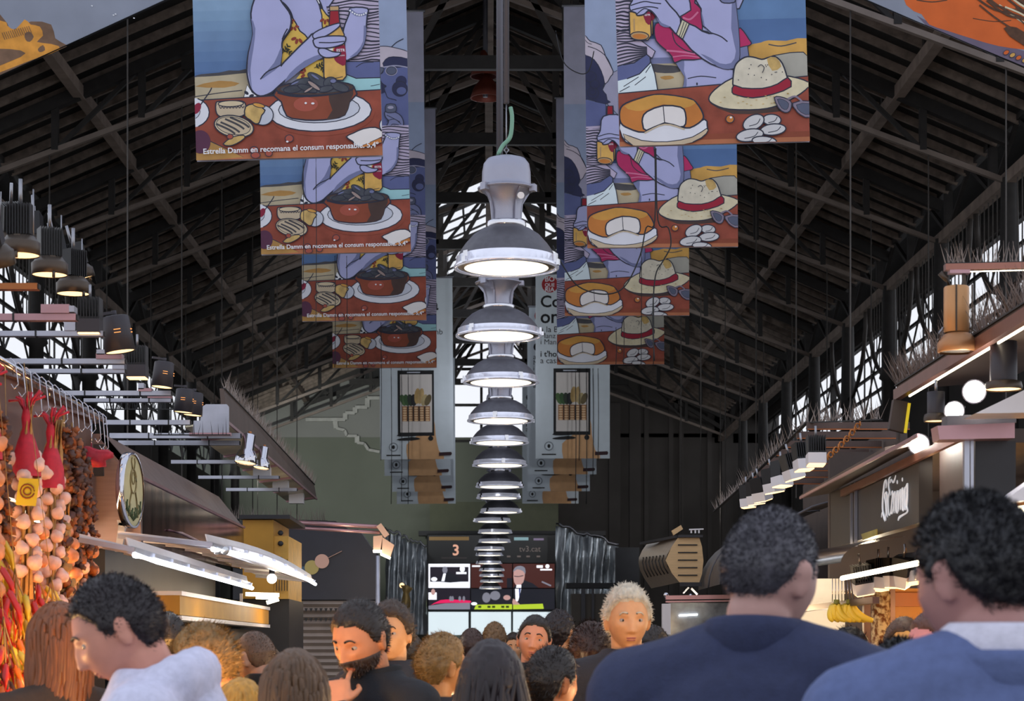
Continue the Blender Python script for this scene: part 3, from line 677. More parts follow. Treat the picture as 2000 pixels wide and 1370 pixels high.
    for i in range(7): a.line([(1206, 86 + i * 7), (1228, 83 + i * 6.5), (1250, 90 + i * 4), (1266, 92 + i * 3)], 2.2)
    a.fill([(1200, 131), (1240, 122), (1265, 106), (1272, 122), (1250, 145), (1225, 154), (1200, 160)], k['skin2'], 2, 1.8); a.fill([(1200, 158), (1225, 153), (1250, 144), (1273, 122), (1280, 145), (1285, 180), (1200, 186)], k['skirt'], 0, 1.8)
    for p, q in (((1218, 168), (1248, 150)), ((1240, 166), (1262, 150)), ((1210, 178), (1230, 168)), ((1262, 142), (1272, 128))): a.line([p, q], 1.2, sm=0)
    # woman with the pink top
    a.fill([(1298, -30), (1440, -30), (1448, 60), (1446, 120), (1400, 140), (1340, 125), (1320, 60)], k['skin'], 0)
    a.fill([(1320, 122), (1345, 117), (1375, 118), (1404, 134), (1434, 141), (1434, 168), (1335, 176), (1339, 152), (1332, 140)], k['skin'], 0, 2); a.fill([(1320, 122), (1338, 120), (1337, 140), (1342, 158), (1340, 176), (1333, 176), (1338, 152)], k['shade'], 2); a.line([(1344, 156), (1370, 152), (1400, 156)], 1.6); a.ell(1362, 167, 1.6, 3, INK)
    a.fill([(1446, 60), (1456, 66), (1466, 82), (1471, 90), (1465, 95), (1447, 98)], k['pink'], 2, 1.8); a.fill([(1447, 98), (1463, 95), (1466, 120), (1447, 122)], k['shade'], 0, 1.4)
    a.fill([(1354, -20), (1366, -20), (1362, 8), (1374, 20), (1375, 64), (1350, 50), (1333, 34), (1354, 22), (1350, -5)], k['pink'], 2, 2); a.line([(1338, 36), (1352, 40), (1368, 26)], 3, k['pink2'])
    a.fill([(1285, 46), (1281, 60), (1284, 80), (1298, 95), (1304, 100), (1314, 112), (1319, 125), (1334, 119), (1375, 118), (1350, 92), (1326, 70), (1312, 54), (1298, 46)], k['pink'], 2, 2.2); a.line([(1304, 100), (1330, 103), (1360, 108)], 3, k['pink2']); a.line([(1316, 113), (1340, 111), (1368, 115)], 2, k['pink2']); a.line([(1316, 64), (1322, 85), (1340, 100), (1358, 106)], 1.6)
    a.fill([(1365, -30), (1365, 4), (1374, 20), (1376, 52), (1396, 70), (1375, 64), (1350, 49), (1336, 79), (1375, 119), (1403, 134), (1424, 140), (1441, 134), (1447, 112), (1446, 59), (1441, 0), (1440, -30)], k['skin'], 2, 2.4)
    a.fill([(1438, -20), (1432, 60), (1440, 105), (1430, 128), (1408, 128), (1392, 118), (1370, 108), (1403, 134), (1424, 140), (1441, 134), (1447, 112), (1446, 59), (1441, 0)], k['shade'], 2); a.line([(1376, 63), (1396, 69), (1412, 76), (1424, 86)], 2); a.fill([(1374, 24), (1377, 52), (1392, 68), (1382, 60), (1378, 40)], k['shade'], 2)
    a.fill([(1412, 0), (1430, -2), (1444, -6), (1440, 9), (1420, 10), (1413, 6)], k['shade'], 2, 1.8)
    a.fill([(1233, 22), (1274, 22), (1275, 70), (1268, 79), (1243, 78), (1233, 68)], k['amber'], 0, 2.2); a.ell(1252, 70, 18, 8, k['cap'], 1.6, 4); a.ell(1252, 71, 14, 5, k['rind'], 0, 4); a.fill([(1260, 24), (1274, 24), (1274, 48), (1265, 44)], k['label'], 2); a.text('ESTR', 1263, 31, 11, k['white'], True); a.line([(1242, 36), (1242, 60)], 2.4, k['cap'], 0)
    a.fill([(1296, -40), (1304, 0), (1333, 38), (1325, 68), (1312, 55), (1295, 48), (1285, 32), (1273, 20), (1262, 28), (1249, 30), (1246, 25), (1236, 20), (1234, 10), (1242, -5), (1250, -40)], k['skin'], 3, 2.4); a.line([(1236, 10), (1262, 3), (1280, 6), (1296, 8)], 1.8); a.line([(1238, 19), (1262, 14), (1278, 14), (1290, 17)], 1.8); a.line([(1248, 27), (1262, 17), (1273, 20)], 1.6); a.fill([(1286, 34), (1296, 46), (1312, 53), (1305, 55), (1293, 50)], k['shade'], 2)
    a.fill([(1336, 40), (1350, 49), (1336, 79), (1324, 69)], k['bracelet'], 0, 1.8); a.line([(1340, 45), (1330, 73)], 1.2, sm=0); a.line([(1345, 48), (1333, 76)], 1.2, sm=0)
    # table, hat, cheese, stones, sunglasses
    a.fill([(1207, 182), (1433, 168), (1580, 158), (1580, 292), (1207, 292)], k['table'], 0, 1.8); a.rect(1207, 276, 1580, 292, k['edge']); a.rect(1207, 266, 1580, 277, k['bowl'])
    a.fill([(1386, 206), (1430, 228), (1500, 228), (1540, 222), (1500, 214), (1420, 212)], k['bowl2'], 2)
    a.fill([(1384, 198), (1396, 180), (1432, 158), (1480, 150), (1545, 158), (1580, 170), (1580, 180), (1555, 198), (1520, 214), (1483, 221), (1424, 219), (1396, 210)], k['straw'], 3, 2.2)
    a.fill([(1434, 178), (1434, 149), (1440, 130), (1457, 118), (1473, 118), (1490, 123), (1502, 120), (1516, 118), (1530, 132), (1539, 160), (1541, 172), (1500, 186), (1460, 186)], k['straw2'], 3, 2.4); a.fill([(1500, 122), (1518, 120), (1528, 138), (1510, 146)], k['toast'], 2)
    a.fill([(1434, 172), (1450, 178), (1490, 180), (1520, 172), (1540, 160), (1546, 178), (1510, 192), (1470, 198), (1440, 192), (1430, 186)], k['band'], 2, 2); r = random.Random(3)
    for i in range(14): a.ell(r.uniform(1442, 1530), r.uniform(132, 168), 1.1, 1.1, INK, 0, 0, 6)
    for i in range(26): x = r.uniform(1392, 1560); y = r.uniform(196, 214) - abs(x - 1470) * .08; a.ell(x, y, 2.4, .7, k['toast'], 0, 0, 6)
    a.line([(1482, 138), (1488, 134), (1494, 140), (1490, 150)], 1.2)
    a.fill([(1512, 199), (1524, 198), (1538, 203), (1546, 211), (1542, 226), (1532, 229), (1520, 220)], k['frame'], 2, 1.6); a.fill([(1518, 203), (1530, 204), (1540, 212), (1536, 223), (1526, 220)], k['lens'], 2, .8); a.fill([(1548, 211), (1580, 208), (1580, 240), (1562, 234), (1553, 224)], k['frame'], 2, 1.6); a.fill([(1555, 215), (1580, 213), (1580, 234), (1564, 230)], k['lens'], 2, .8); a.line([(1538, 203), (1552, 198), (1562, 204), (1566, 209)], 3, k['frame'])
    a.fill([(1209, 238), (1255, 258), (1296, 244), (1336, 254), (1374, 238), (1379, 250), (1377, 266), (1350, 282), (1292, 291), (1232, 285), (1212, 268)], k['plate'], 2, 2.2); a.fill([(1214, 262), (1250, 276), (1300, 280), (1350, 272), (1378, 256), (1377, 266), (1350, 282), (1292, 291), (1232, 285)], k['cream'], 2, 1.4)
    a.fill([(1209, 216), (1222, 202), (1262, 190), (1292, 187), (1340, 195), (1358, 204), (1371, 226), (1369, 240), (1345, 254), (1325, 250), (1296, 244), (1256, 260), (1226, 252), (1210, 240)], k['rind'], 3, 2.6)
    a.fill([(1218, 208), (1262, 191), (1292, 188), (1340, 196), (1358, 206), (1330, 216), (1296, 206), (1262, 216), (1240, 218)], k['rind2'], 2)
    a.fill([(1253, 232), (1262, 220), (1294, 209), (1328, 213), (1337, 224), (1337, 246), (1326, 252), (1296, 243), (1260, 257), (1253, 246)], k['chees'], 2, 2.6); a.line([(1294, 210), (1296, 243)], 1.4, sm=0); a.line([(1256, 262), (1296, 246), (1335, 257)], 2.4, k['cream'])
    a.ell(1424, 239, 8, 7.5, k['rind'], 1.4); a.ell(1426, 236, 2.4, 2, k['white'])
    for x, y, rx, ry, q in ((1506, 243, 18, 11, 5), (1508, 262, 25, 11, -4), (1470, 247, 22, 14, -25), (1462, 272, 27, 12, -8), (1490, 284, 24, 9, 6)): a.ell(x, y, rx, ry, k['stone'], 2, q); a.line([(x - rx * .4, y + ry * .5), (x + rx * .3, y + ry * .2), (x + rx * .6, y - ry * .5)], 1.2)
    return a.mb
m_hem = M('banner_hem', 'b9bcc8', .7)
def hang_banner(mb, label, px0, px1, pyb, group, wm=1.37, hm=None, tilt=0.0, proto=None, top=True):
    d = F * wm / (px1 - px0); p = P(px0, pyb, d)
    if proto: o = copy_thing(proto, p, label)
    else:
        o = thing('hanging_banner', label, 'banner', (0, 0, 0), group)
        mb.build('printed_sheet', parent=o, fixn=False)
        b = one(m_hem); b.box((wm / 2, .006, hm / 2), (wm, .004, hm)); b.build('backing_cloth', parent=o)
        b = one(m_steel); b.cyl((-.02, .01, hm), (wm + .02, .01, hm), .018, n=8); rod = b.build('top_rod', parent=o)
        b = one(m_black)
        for x in (.08, wm - .08): b.cyl((x, .01, hm), (x, .01, hm + .62), .006, n=5)
        b.build('hanging_cord', parent=rod)
        o.location = p
    o.rotation_euler = (0, R(-tilt), 0)
    return o
HL = 916 / 366 * 1.37; HR = 932 / 373 * 1.37
bl = None
for i, (x0, x1, y) in enumerate([(385, 748, 316), (511, 803, 499), (591, 833, 629), (650, 853, 720)]):
    lb = ['left banner with a bowl of mussels, nearest and largest of its row', 'left banner with the mussel bowl, second of its row from the camera', 'left banner with the mussel bowl, third of its row', 'left banner with the mussel bowl, smallest and farthest of its row'][i]
    o = hang_banner(art_left() if i == 0 else None, lb, x0, x1, y, 'illustrated banners on the left', hm=HL, tilt=[1.6, 1.1, .6, .3][i], proto=bl); bl = bl or o
br = None
for i, (x0, x1, y) in enumerate([(1210, 1581, 288), (1147, 1441, 486), (1103, 1346, 618), (1088, 1297, 713)]):
    lb = ['right banner with a cheese and straw hat, nearest and largest of its row', 'right banner with the cheese and hat, second of its row from the camera', 'right banner with the cut cheese and hat, third of its row', 'right banner with the cut cheese and hat, smallest and farthest of its row'][i]
    o = hang_banner(art_right() if i == 0 else None, lb, x0, x1, y, 'illustrated banners on the right', hm=HR, tilt=[1.6, .6, .2, .2][i], proto=br); br = br or o

def art_poster():
    a = Art(1046, 897, 145, 360, 1.37, .0003); g = pc('poster_ground', 'c9d4dd', var=.05); bk = pc('poster_black', '1b1b1f', var=.02)
    a.rect(1040, 530, 1200, 900, g)
    a.ell(1074, 557, 16, 16, pc('poster_red', 'b0262e')); [a.text(t_, 1064, y, 19, K['white'], True) for t_, y in (('BO', 551), ('QUE', 561), ('RIA', 571))]
    a.text('Compra', 1055, 601, 108, bk, True); a.text('online', 1055, 632, 90, bk, True)
    for t_, y, w_ in (('a la Boqueria amb', 650, 116), ('Manz', 662, 30), ('i Manz', 674, 38)): a.text(t_, 1055, y, w_, bk, False)
    a.text("i t'ho portem", 1055, 698, 84, bk, True); a.text('a casa', 1055, 711, 38, bk, False)
    a.fill([(1100, 897), (1098, 868), (1120, 850), (1140, 830), (1152, 815), (1156, 850), (1162, 880), (1172, 900), (1100, 905)], pc('poster_arm', 'd8a06a', var=.12), 2)
    a.rect(1081, 721, 1153, 851, bk); a.rect(1086, 729, 1149, 844, pc('poster_screen', 'd3cbc6', var=.03)); a.rect(1100, 724, 1126, 726, K['plate2'])
    for i, c_ in enumerate(('4a6a3a', '3a5a34', '2f3a2e', '2a2c30', 'c09a5a', 'c8a468', 'b09a6a', '6a5a3a')): a.ell(1092 + i * 7, 780 - (8 if i in (4, 5) else 0), 6, 16 if i in (4, 5) else 12, pc('veg%d' % i, c_, var=.3), 0, -20 + i * 6, 12)
    a.rect(1090, 792, 1145, 822, pc('basket', 'a86f44', var=.2))
    for i in range(5):
        for j in range(6): a.ell(1095 + i * 11.2, 796 + j * 4.8, 4, 1.8, pc('basket_cane', 'e0b88a'), 0, 0, 8)
    for i in range(4): a.rect(1100 + i * 11.2, 792, 1102 + i * 11.2, 822, bk)
    for y in (849, 857): a.fill([(1080, y), (1110, y - 4), (1126, y), (1110, y + 3), (1084, y + 3)], bk, 2)
    a.ell(1146, 856, 5, 5, bk); a.ell(1072, 873, 9, 9, pc('poster_grey', '7d8690')); a.ell(1072, 873, 7, 7, g); a.ell(1072, 873, 3, 4, bk); a.rect(1058, 888, 1086, 890.5, bk)
    a.fill([(1162, 884), (1186, 883), (1188, 886), (1186, 890), (1162, 891)], pc('poster_pill', '3c1f26'), 0)
    return a.mb
pp = None
for s, lst in (('left', [(743, 886, 898), (751, 880, 930), (766, 886, 961), (775, 890, 985)]), ('right', [(1046, 1191, 896), (1033, 1165, 927), (1030, 1152, 960), (1020, 1130, 984)])):
    for i, (x0, x1, y) in enumerate(lst):
        lb = 'pale poster showing a phone and fruit basket, %s of the %s row' % (['nearest', 'second', 'third', 'farthest'][i], s)
        o = hang_banner(art_poster() if pp is None else None, lb, x0, x1, y, 'pale posters with a phone picture', hm=360 / 145 * 1.37, tilt=.4 if s == 'left' else 0, proto=pp); pp = pp or o

# two big canvases that follow the roof slopes at the top corners
def corner(pts, label, draw, x0, y1, w, h, d=19.0):
    a = Art(x0, y1, w, h, w * d / F, .0004); draw(a)
    t = thing('sloping_canvas', label, 'banner', P(x0, y1, d)); o0 = P(x0, y1, d)
    for v in range(len(a.mb.v)): a.mb.v[v] = a.mb.v[v] + o0
    a.mb.build('printed_sheet', parent=t, fixn=False)
    b = one(m_hem); b.prism([P(x, y, d) + Vector((0, .01, 0)) for x, y in pts], (0, .01, 0)); b.build('backing_cloth', parent=t)
    b = one(m_black); b.tube([P(*pts[0], d), P(*pts[1], d)], .012, 6); b.build('edge_cord', parent=t)
cg = pc('canvas_grey', '8b93a6', var=.12, vs=2); co = pc('canvas_ochre', 'e0922c', var=.3, vs=7); cb = pc('canvas_brown', '7a5a44', var=.35, vs=7); cv = pc('canvas_violet', '6c6078', var=.1); cr = pc('canvas_orange', 'e0601e', var=.12, vs=4); cs = pc('canvas_stick', '5a3a28', var=.3, vs=20)
pl = [(-110, 199), (420, -43), (420, -260), (-110, -260)]
def dl(a):
    a.fill(pl, cg, 0); a.fill([(-110, 20), (0, 28), (20, 60), (60, 42), (100, 48), (108, 75), (130, 88), (120, 96), (60, 122), (0, 149), (-110, 199)], cb, 2)
    a.fill([(-110, 50), (0, 40), (14, 50), (30, 58), (48, 38), (60, 48), (78, 52), (84, 70), (72, 82), (100, 86), (118, 96), (60, 118), (-110, 170)], co, 2); a.fill([(48, 66), (58, 62), (66, 72), (58, 82), (50, 78)], cb, 2); a.fill([(74, 96), (84, 88), (88, 98), (78, 102)], cb, 2); a.fill([(-40, 100), (20, 96), (50, 104), (20, 120), (-40, 140)], cb, 2)
    for i in range(14): a.line([(4 + i * 4, 64 - i), (10 + i * 4, 78 - i)], 1, cb, 0)
    for x, y in ((222, 30), (226, 28), (180, 12), (262, 36)): a.ell(x, y, 2, 1.2, K['white'], 0, 20, 6)
corner(pl, 'grey canvas with an ochre cloud along the roof slope, top left', dl, -110, 199, 530, 459)
pr = [(2110, 178), (1580, -47), (1580, -260), (2110, -260)]
def dr(a):
    a.fill(pr, cg, 0); a.fill([(1790, 30), (1830, 52), (2110, 130), (2110, 178), (1810, 51)], cv, 0)
    a.fill([(1755, -60), (1770, 10), (1800, 28), (1815, 48), (1850, 60), (1900, 76), (1950, 90), (2000, 97), (2110, 110), (2110, -150), (1800, -150)], cr, 2); a.line([(1790, 0), (1820, 4), (1850, 0)], 2, cs); a.line([(1900, 36), (1940, 42), (1975, 40)], 1.4, cs)
    r = random.Random(5)
    for i in range(16): x = 1895 + r.uniform(0, 90); y = -20 + r.uniform(0, 40); a.line([(x, y), (x + 40, y + 24 + r.uniform(-6, 8)), (x + 90, y + 50 + r.uniform(-10, 10)), (x + 180, y + 90)], r.uniform(2, 4), cs if i % 4 else K['straw'])
    a.fill([(1960, 56), (1985, 54), (2030, 80), (2110, 100), (2110, 120), (2000, 90)], cs, 2)
    for i in range(7): a.ell(1965 + i * 12, 103 + i * 5.2, 4, 6, K['rock'] if i % 2 else cr, .8, 60)
corner(pr, 'grey and orange canvas with brown twigs along the roof slope, top right', dr, 1580, 178, 530, 438)
# ------------------------------------------------------------------ stalls, lights over the stalls
m_copper = M('copper_fascia', '94665a', .32, .85, var=.18, vscale=5, bump=.05); m_copd = M('dark_copper', '5a4038', .4, .7, var=.25, vscale=5)
m_alu = M('anodised_bar', 'a9abb8', .3, .8, var=.12, vscale=9); m_pinkalu = M('rosy_bar', 'b08a90', .35, .7, var=.12)
m_fin = M('black_heatsink', '17171b', .45, .3); m_can = M('charcoal_can', '37343a', .5, .3, var=.1); m_ring = M('bronze_ring', '4a4038', .4, .6, var=.2)
m_warm = M('warm_lens', 'ffe0b0', .3, emit='ffcf94', es=1.7); m_cool = M('white_lens', 'ffffff', .3, emit='fff6ea', es=10); m_tube = M('lit_tube', 'ffffff', .3, emit='f4f8ff', es=7); m_wtube = M('warm_tube', 'ffffff', .3, emit='fff0cc', es=6)
m_white = M('white_enamel', 'd6d4da', .4, .1, var=.05); m_dark = M('dark_panel', '26262c', .5, .1, var=.2); m_grey = M('grey_panel', '55545a', .5, .2, var=.15)
m_must = M('mustard_panel', 'b8862e', .6, 0, var=.15, vscale=4); m_amber = M('amber_panel', 'd08a2c', .5, 0, var=.25, vscale=3)
m_chr = M('chrome_tube', 'c9c9d2', .12, 1.0); m_spike = M('spike_wire', '8a7d76', .5, .3)

# --- light fittings (prototypes built at the origin, hanging point on top)
def spot_round(label):
    t = thing('round_spotlight', label, 'spotlight', (0, 0, 0), 'round spotlights on the left track')
    b = one(m_ring); b.lathe([(.073, .0), (.076, 0), (.077, .05), (.07, .055), (.055, .075), (.03, .08)], n=26); hs_ = b.build('housing', parent=t)
    b = one(m_warm); b.lathe([(.073, .004), (.04, .012), (.001, .016)], n=24); b.build('lens', parent=t)
    b = one(m_fin)
    for k in range(9): b.box((-.044 + k * .011, 0, .14), (.004, .08, .12))
    b.build('heatsink', parent=t)
    b = one(m_ring); b.box((0, -.05, .055), (.024, .016, .04)); b.cyl((0, -.074, .004), (0, -.074, -.02), .007, n=8); b.build('latch', parent=hs_)
    b = one(m_steel); b.cyl((.05, 0, .08), (.05, 0, .26), .003, n=5); b.cyl((0, 0, .2), (0, 0, .3), .008, n=6); b.build('hanger', parent=t)
    return t
def spot_can(label):
    t = thing('can_spotlight', label, 'spotlight', (0, 0, 0), 'charcoal can spotlights on the left bars')
    b = one(m_can); b.lathe([(.07, 0), (.073, 0), (.066, .165), (.06, .17), (.001, .17)], n=22)
    b.mat(M('slot_glow', 'ffb870', .4, emit='ff9a4a', es=.7))
    for z in (.085, .1): b.box((0, -.0715, z), (.032, .004, .003)); b.box((.065, -.02, z), (.012, .012, .004))
    b.build('housing', parent=t)
    b = one(m_warm); b.lathe([(.068, .004), (.001, .006)], n=20); b.build('lens', parent=t)
    b = one(m_can); b.cyl((0, 0, .17), (0, 0, .2), .012, n=8); b.box((-.04, 0, .19), (.09, .02, .014)); b.build('bracket', parent=t)
    return t
def spot_led(label, hm=None, grp='finned black spotlights'):
    t = thing('led_spotlight', label, 'spotlight', (0, 0, 0), grp)
    b = one(m_fin)
    for k in range(8): b.box((-.042 + k * .012, 0, .1), (.005, .085, .09))
    b.box((0, 0, .06), (.09, .08, .01)); b.build('heatsink', parent=t)
    b = one(hm or m_can); b.prism([(-.046, -.045, 0), (.046, -.045, 0), (.046, -.045, .055), (-.046, -.045, .055)], (0, .09, 0)); b.build('housing', parent=t)
    b = one(m_warm); b.box((0, 0, -.003), (.084, .08, .006)); b.build('lens', parent=t)
    b = one(m_steel); b.cyl((0, 0, .145), (0, 0, .2), .006, n=6); b.build('stem', parent=t)
    return t
def put(pr, mk, px, py, d, label, rot=(0, 0, 0), sc_=1.0, group=None):
    o = mk(label) if pr is None else copy_thing(pr, label=label)
    o.location = P(px, py, d); o.rotation_euler = [R(a) for a in rot]; o.scale = (sc_,) * 3
    if group: o['group'] = group
    return o
sr = None
for i, (px, py, d, lb) in enumerate([(40, 500, 8.0, 'glowing round spotlight, lowest left of the copper bar, largest of the lit ones'), (97, 538, 8.7, 'glowing round spotlight, middle one above the copper bar end'), (143, 575, 9.3, 'glowing round spotlight, nearest to the pink box on the bar'), (68, 492, 10.4, 'unlit bronze spotlight behind the largest round one'), (118, 522, 11, 'unlit bronze spotlight behind the middle round one'), (160, 545, 11.4, 'unlit bronze spotlight behind the third round one'), (-8, 520, 7.6, 'tilted bronze spotlight cut by the edge of the view'), (20, 478, 9.8, 'small bronze spotlight high behind the largest one')]):
    o = put(sr, spot_round, px, py, d, lb, (0, 0, 25 * i) if i < 3 else (14 - 6 * i, 8, 30 * i)); sr = sr or o
scn = None
for i, (px, py, d, rt) in enumerate([(235, 688, 9.6, (0, -9, 10)), (316, 757, 11.0, (0, 6, 20)), (358, 806, 12.0, (0, 5, 0)), (376, 812, 12.5, (0, 5, 10))]):
    o = put(scn, spot_can, px, py, d, ['charcoal can spotlight tilted at the end of the upper bars, largest', 'charcoal can spotlight beside the finned one on the second bars', 'charcoal can spotlight left of the silver plate', 'charcoal can spotlight half hidden behind another by the silver plate'][i], rt, [.98, .8, .8, .82][i]); scn = scn or o
sl = None
o = sl = put(None, spot_led, 176, 652, 9.2, 'finned black spotlight at the end of the pale bar under the round lamps', sc_=1.1)
put(sl, spot_led, 268, 738, 10.4, 'finned black spotlight left of the second can light', sc_=1.1)
def spot_bell(label):
    t = thing('bell_spotlight', label, 'spotlight', (0, 0, 0), 'silver bell spotlights')
    b = one(m_chr); b.lathe([(.076, 0), (.078, .004), (.074, .05), (.055, .085), (.045, .095), (.043, .2), (.038, .205), (.001, .205)], n=24); b.build('shade', parent=t)
    b = one(m_warm); b.lathe([(.074, .006), (.001, .012)], n=18); b.build('lens', parent=t)
    b = one(M('amber_knob', 'b8743a', .4)); b.cyl((0, 0, .205), (0, 0, .225), .012, n=8); b.build('knob', parent=t); return t
bs = put(None, spot_bell, 479, 905, 14.2, 'silver bell spotlight at the end of the silver bars, front one', (-6, 8, 0)); put(bs, spot_bell, 510, 915, 15.4, 'silver bell spotlight just behind the front one', (-6, 8, 0), .8)

# --- pairs of bars that reach from the left stalls over the aisle, with their boxes
def bar_arm(px0, px1, py, d, h, label, mat=m_alu, boxes=(), ext=0):
    x0, x1 = P(px0, py, d).x - ext, P(px1, py, d).x; z = P(px0, py, d).z
    t = thing('lamp_rail', label, 'bar', (x1, d, z), 'bars carrying spotlights over the left stalls')
    b = one(mat); b.bar((x0, d, z), (x1, d, z), .05, h * d / F); b.build('channel', parent=t)
    b = one(m_black); b.box((x1 + .003, d, z), (.006, .04, h * d / F * .8)); b.build('end_cap', parent=t)
    for bx0, bx1, by0, by1, m in boxes:
        q0, q1 = P(bx0, by0, d), P(bx1, by1, d); b = one(m); b.box(((q0.x + q1.x) / 2, d, (q0.z + q1.z) / 2), (abs(q1.x - q0.x), .07, abs(q0.z - q1.z))); b.build('driver_box', parent=t)
    for k in (.3, .75):
        b = one(m_black); x = x0 + (x1 - x0) * k; b.box((x, d, z), (.008, .056, h * d / F + .006)); b.build('cable_tie', parent=t)
bar_arm(-60, 75, 561, 8.3, 12, 'copper bar under the glowing round spotlights', M('copper_bar', '9a6038', .4, .7), ext=.6)
bar_arm(-60, 150, 621, 8.7, 13, 'rosy bar with a pink box on it', m_pinkalu, [(83, 138, 597, 614, m_pinkalu), (138, 148, 600, 612, m_alu)], ext=.6)
bar_arm(-60, 203, 653, 9.2, 10, 'pale bar ending at the finned spotlight', m_alu, [(128, 150, 628, 648, m_alu)], ext=.6)
bar_arm(-40, 245, 707, 9.8, 10, 'pale bar under the largest can spotlight', m_alu, [(190, 240, 693, 703, m_pinkalu), (191, 207, 685, 695, m_alu)], ext=.5)
bar_arm(25, 245, 726, 10.2, 8, 'thin pale bar just below the can spotlight bar', m_alu, [(222, 245, 712, 723, m_alu)], ext=.3)
bar_arm(95, 335, 769, 11.2, 9, 'long silver bar with a small bracket at its end', m_alu, [(272, 298, 760, 766, m_pinkalu), (272, 283, 750, 762, m_alu)])
bar_arm(165, 335, 783, 11.5, 7, 'thin silver bar right below the long one', m_alu, [(290, 335, 773, 779, m_pinkalu)])
bar_arm(205, 372, 826, 12.6, 9, 'silver bar ending at the silver plate', m_alu)
bar_arm(215, 470, 852, 14.0, 10, 'silver bar with cable ties under the silver plate', m_alu)
bar_arm(232, 468, 866, 14.3, 9, 'silver bar right below, ending at the bell spotlight', m_alu)
bar_arm(335, 505, 903, 15.2, 7, 'dim bar behind the bell spotlights, upper', m_alu); bar_arm(388, 545, 933, 16.6, 6, 'dim bar behind the bell spotlights, middle', m_alu); bar_arm(442, 580, 957, 18.2, 6, 'dim bar behind the bell spotlights, lowest', m_alu)

# --- bird spikes
def spikes(name_label, pts, n, hgt, seed, mat=None, spread=.09):
    r = random.Random(seed); b = one(mat or m_spike); L = [(Vector(a), Vector(c)) for a, c in zip(pts, pts[1:])]
    for i in range(n):
        a, c = L[i * len(L) // n]; p = a.lerp(c, r.random()); q = p + Vector((r.uniform(-spread, spread), r.uniform(-spread, spread), hgt * r.uniform(.55, 1)))
        w = .0022; b.prism([p + Vector((-w, 0, 0)), p + Vector((w, 0, 0)), q], (0, .002, 0))
    b.mat(m_black)
    for a, c in L: b.bar(a, c, .02, .006)
    o = b.build('canopy_spikes', org=pts[0]); return tag(o, name_label, 'bird spikes', None, 'stuff')
# canopy of the third left stall: spiked brown fascia over a pale lit sheet
CX = -1.74
def atx(x, py, px):           # point on the long plane at x seen at px, py
    d = x * F / (px - VX); return Vector((x, d, CAMZ + (VY - py) * d / F))
t = thing('stall_canopy', 'brown stall canopy with a pale lit underside, spikes along its top', 'canopy', (CX, 16, CAMZ + 1.4))
y0, y1 = 13.6, 20.7
b = one(M('brown_fascia', '5c4e48', .55, .3, var=.2, vscale=4)); b.prism([(CX, y0, CAMZ + 1.5), (CX, y1, CAMZ + 1.5), (CX, y1 - .3, CAMZ + 1.62), (CX - .02, y0 + .3, CAMZ + 1.72), (CX - .02, y0, CAMZ + 1.72)], (-.03, 0, 0)); b.build('fascia', parent=t)
b = one(M('lit_sheet', 'cfc6a8', .3, .1, var=.25, vscale=3)); b.prism([(CX, y0, CAMZ + 1.5), (CX, y1, CAMZ + 1.5), (CX - .28, y1, CAMZ + 1.46), (CX - .28, y0, CAMZ + 1.46)], (0, 0, .012)); b.build('underside_sheet', parent=t)
b = one(m_pinkalu); b.bar((CX, y0, CAMZ + 1.5), (CX, y1, CAMZ + 1.5), .012, .02)
for k in range(6): b.bar((CX - .28, 14.4 + k * 1.2, CAMZ + 1.455), (CX, 14.4 + k * 1.2, CAMZ + 1.492), .03, .02)
b.build('edge_trim', parent=t)
for k in range(3): b = one(m_white); b.box((CX - .12, 16.8 + k * 1.5, CAMZ + 1.44), (.14, .1, .1)); b.build('driver_box', parent=t)
spikes('thick bird spikes along the top of the brown canopy', [(CX - .02, y0, CAMZ + 1.72), (CX - .02, y0 + 3, CAMZ + 1.69), (CX, y1 - .3, CAMZ + 1.62)], 520, .13, 3, None, .05)
t = thing('silver_plate', 'upright silver plate at the head of the brown canopy', 'plate', P(411, 848, 13.2))
b = one(m_alu); pts = [P(376, 849, 13.2), P(447, 849, 13.2), P(447, 795, 13.2), P(443, 790, 13.2), P(402, 790, 13.2), P(395, 795, 13.2), P(391, 822, 13.2), P(378, 822, 13.2)]; b.prism(pts, (0, .02, 0)); b.build('sheet', parent=t)
b = one(m_pinkalu); b.bar(P(370, 849, 13.2), P(452, 849, 13.2), .03, .02); b.build('foot_rail', parent=t)
spikes('sparse bird spikes before the silver plate', [P(300, 850, 13.0), P(450, 850, 13.0)], 22, .12, 8, m_black, .03)
spikes('bird spikes on the dark stalls behind the brown canopy', [P(455, 1014, 20.0), P(640, 1018, 20.0)], 120, .16, 9, None, .06)
spikes('bird spikes on the far end of the left bars', [P(205, 800, 13.8), P(372, 800, 13.8)], 70, .16, 10, m_black, .05)

# --- first left stall: garlic stall with copper fascia
RX, RZ = -1.755, 1.035 + CAMZ
t = thing('garlic_stall', 'copper-fronted stall behind the hanging garlic strings', 'stall', (-2.6, 8.6, 0))
b = one(m_copper); b.prism([(-1.98, 6.8, CAMZ + 1.13), (-1.98, 10.2, CAMZ + 1.13), (-1.98, 10.2, CAMZ + .62), (-1.98, 6.8, CAMZ + .62)], (-.05, 0, 0)); b.build('fascia', parent=t)
b = one(m_copd); b.box((-2.7, 8.5, CAMZ + 1.14), (1.5, 3.4, .05)); b.build('roof_board', parent=t)
b = one(m_amber); b.box((-3.1, 8.5, 1.4), (.06, 3.4, 2.4)); b.build('back_board', parent=t)
b = one(M('stall_shelf', '7a5a30', .6, 0, var=.2)); b.box((-2.5, 8.5, .5), (1.1, 3.4, 1.0)); b.box((-2.6, 8.5, 1.25), (.9, 3.4, .04)); b.build('counter', parent=t)
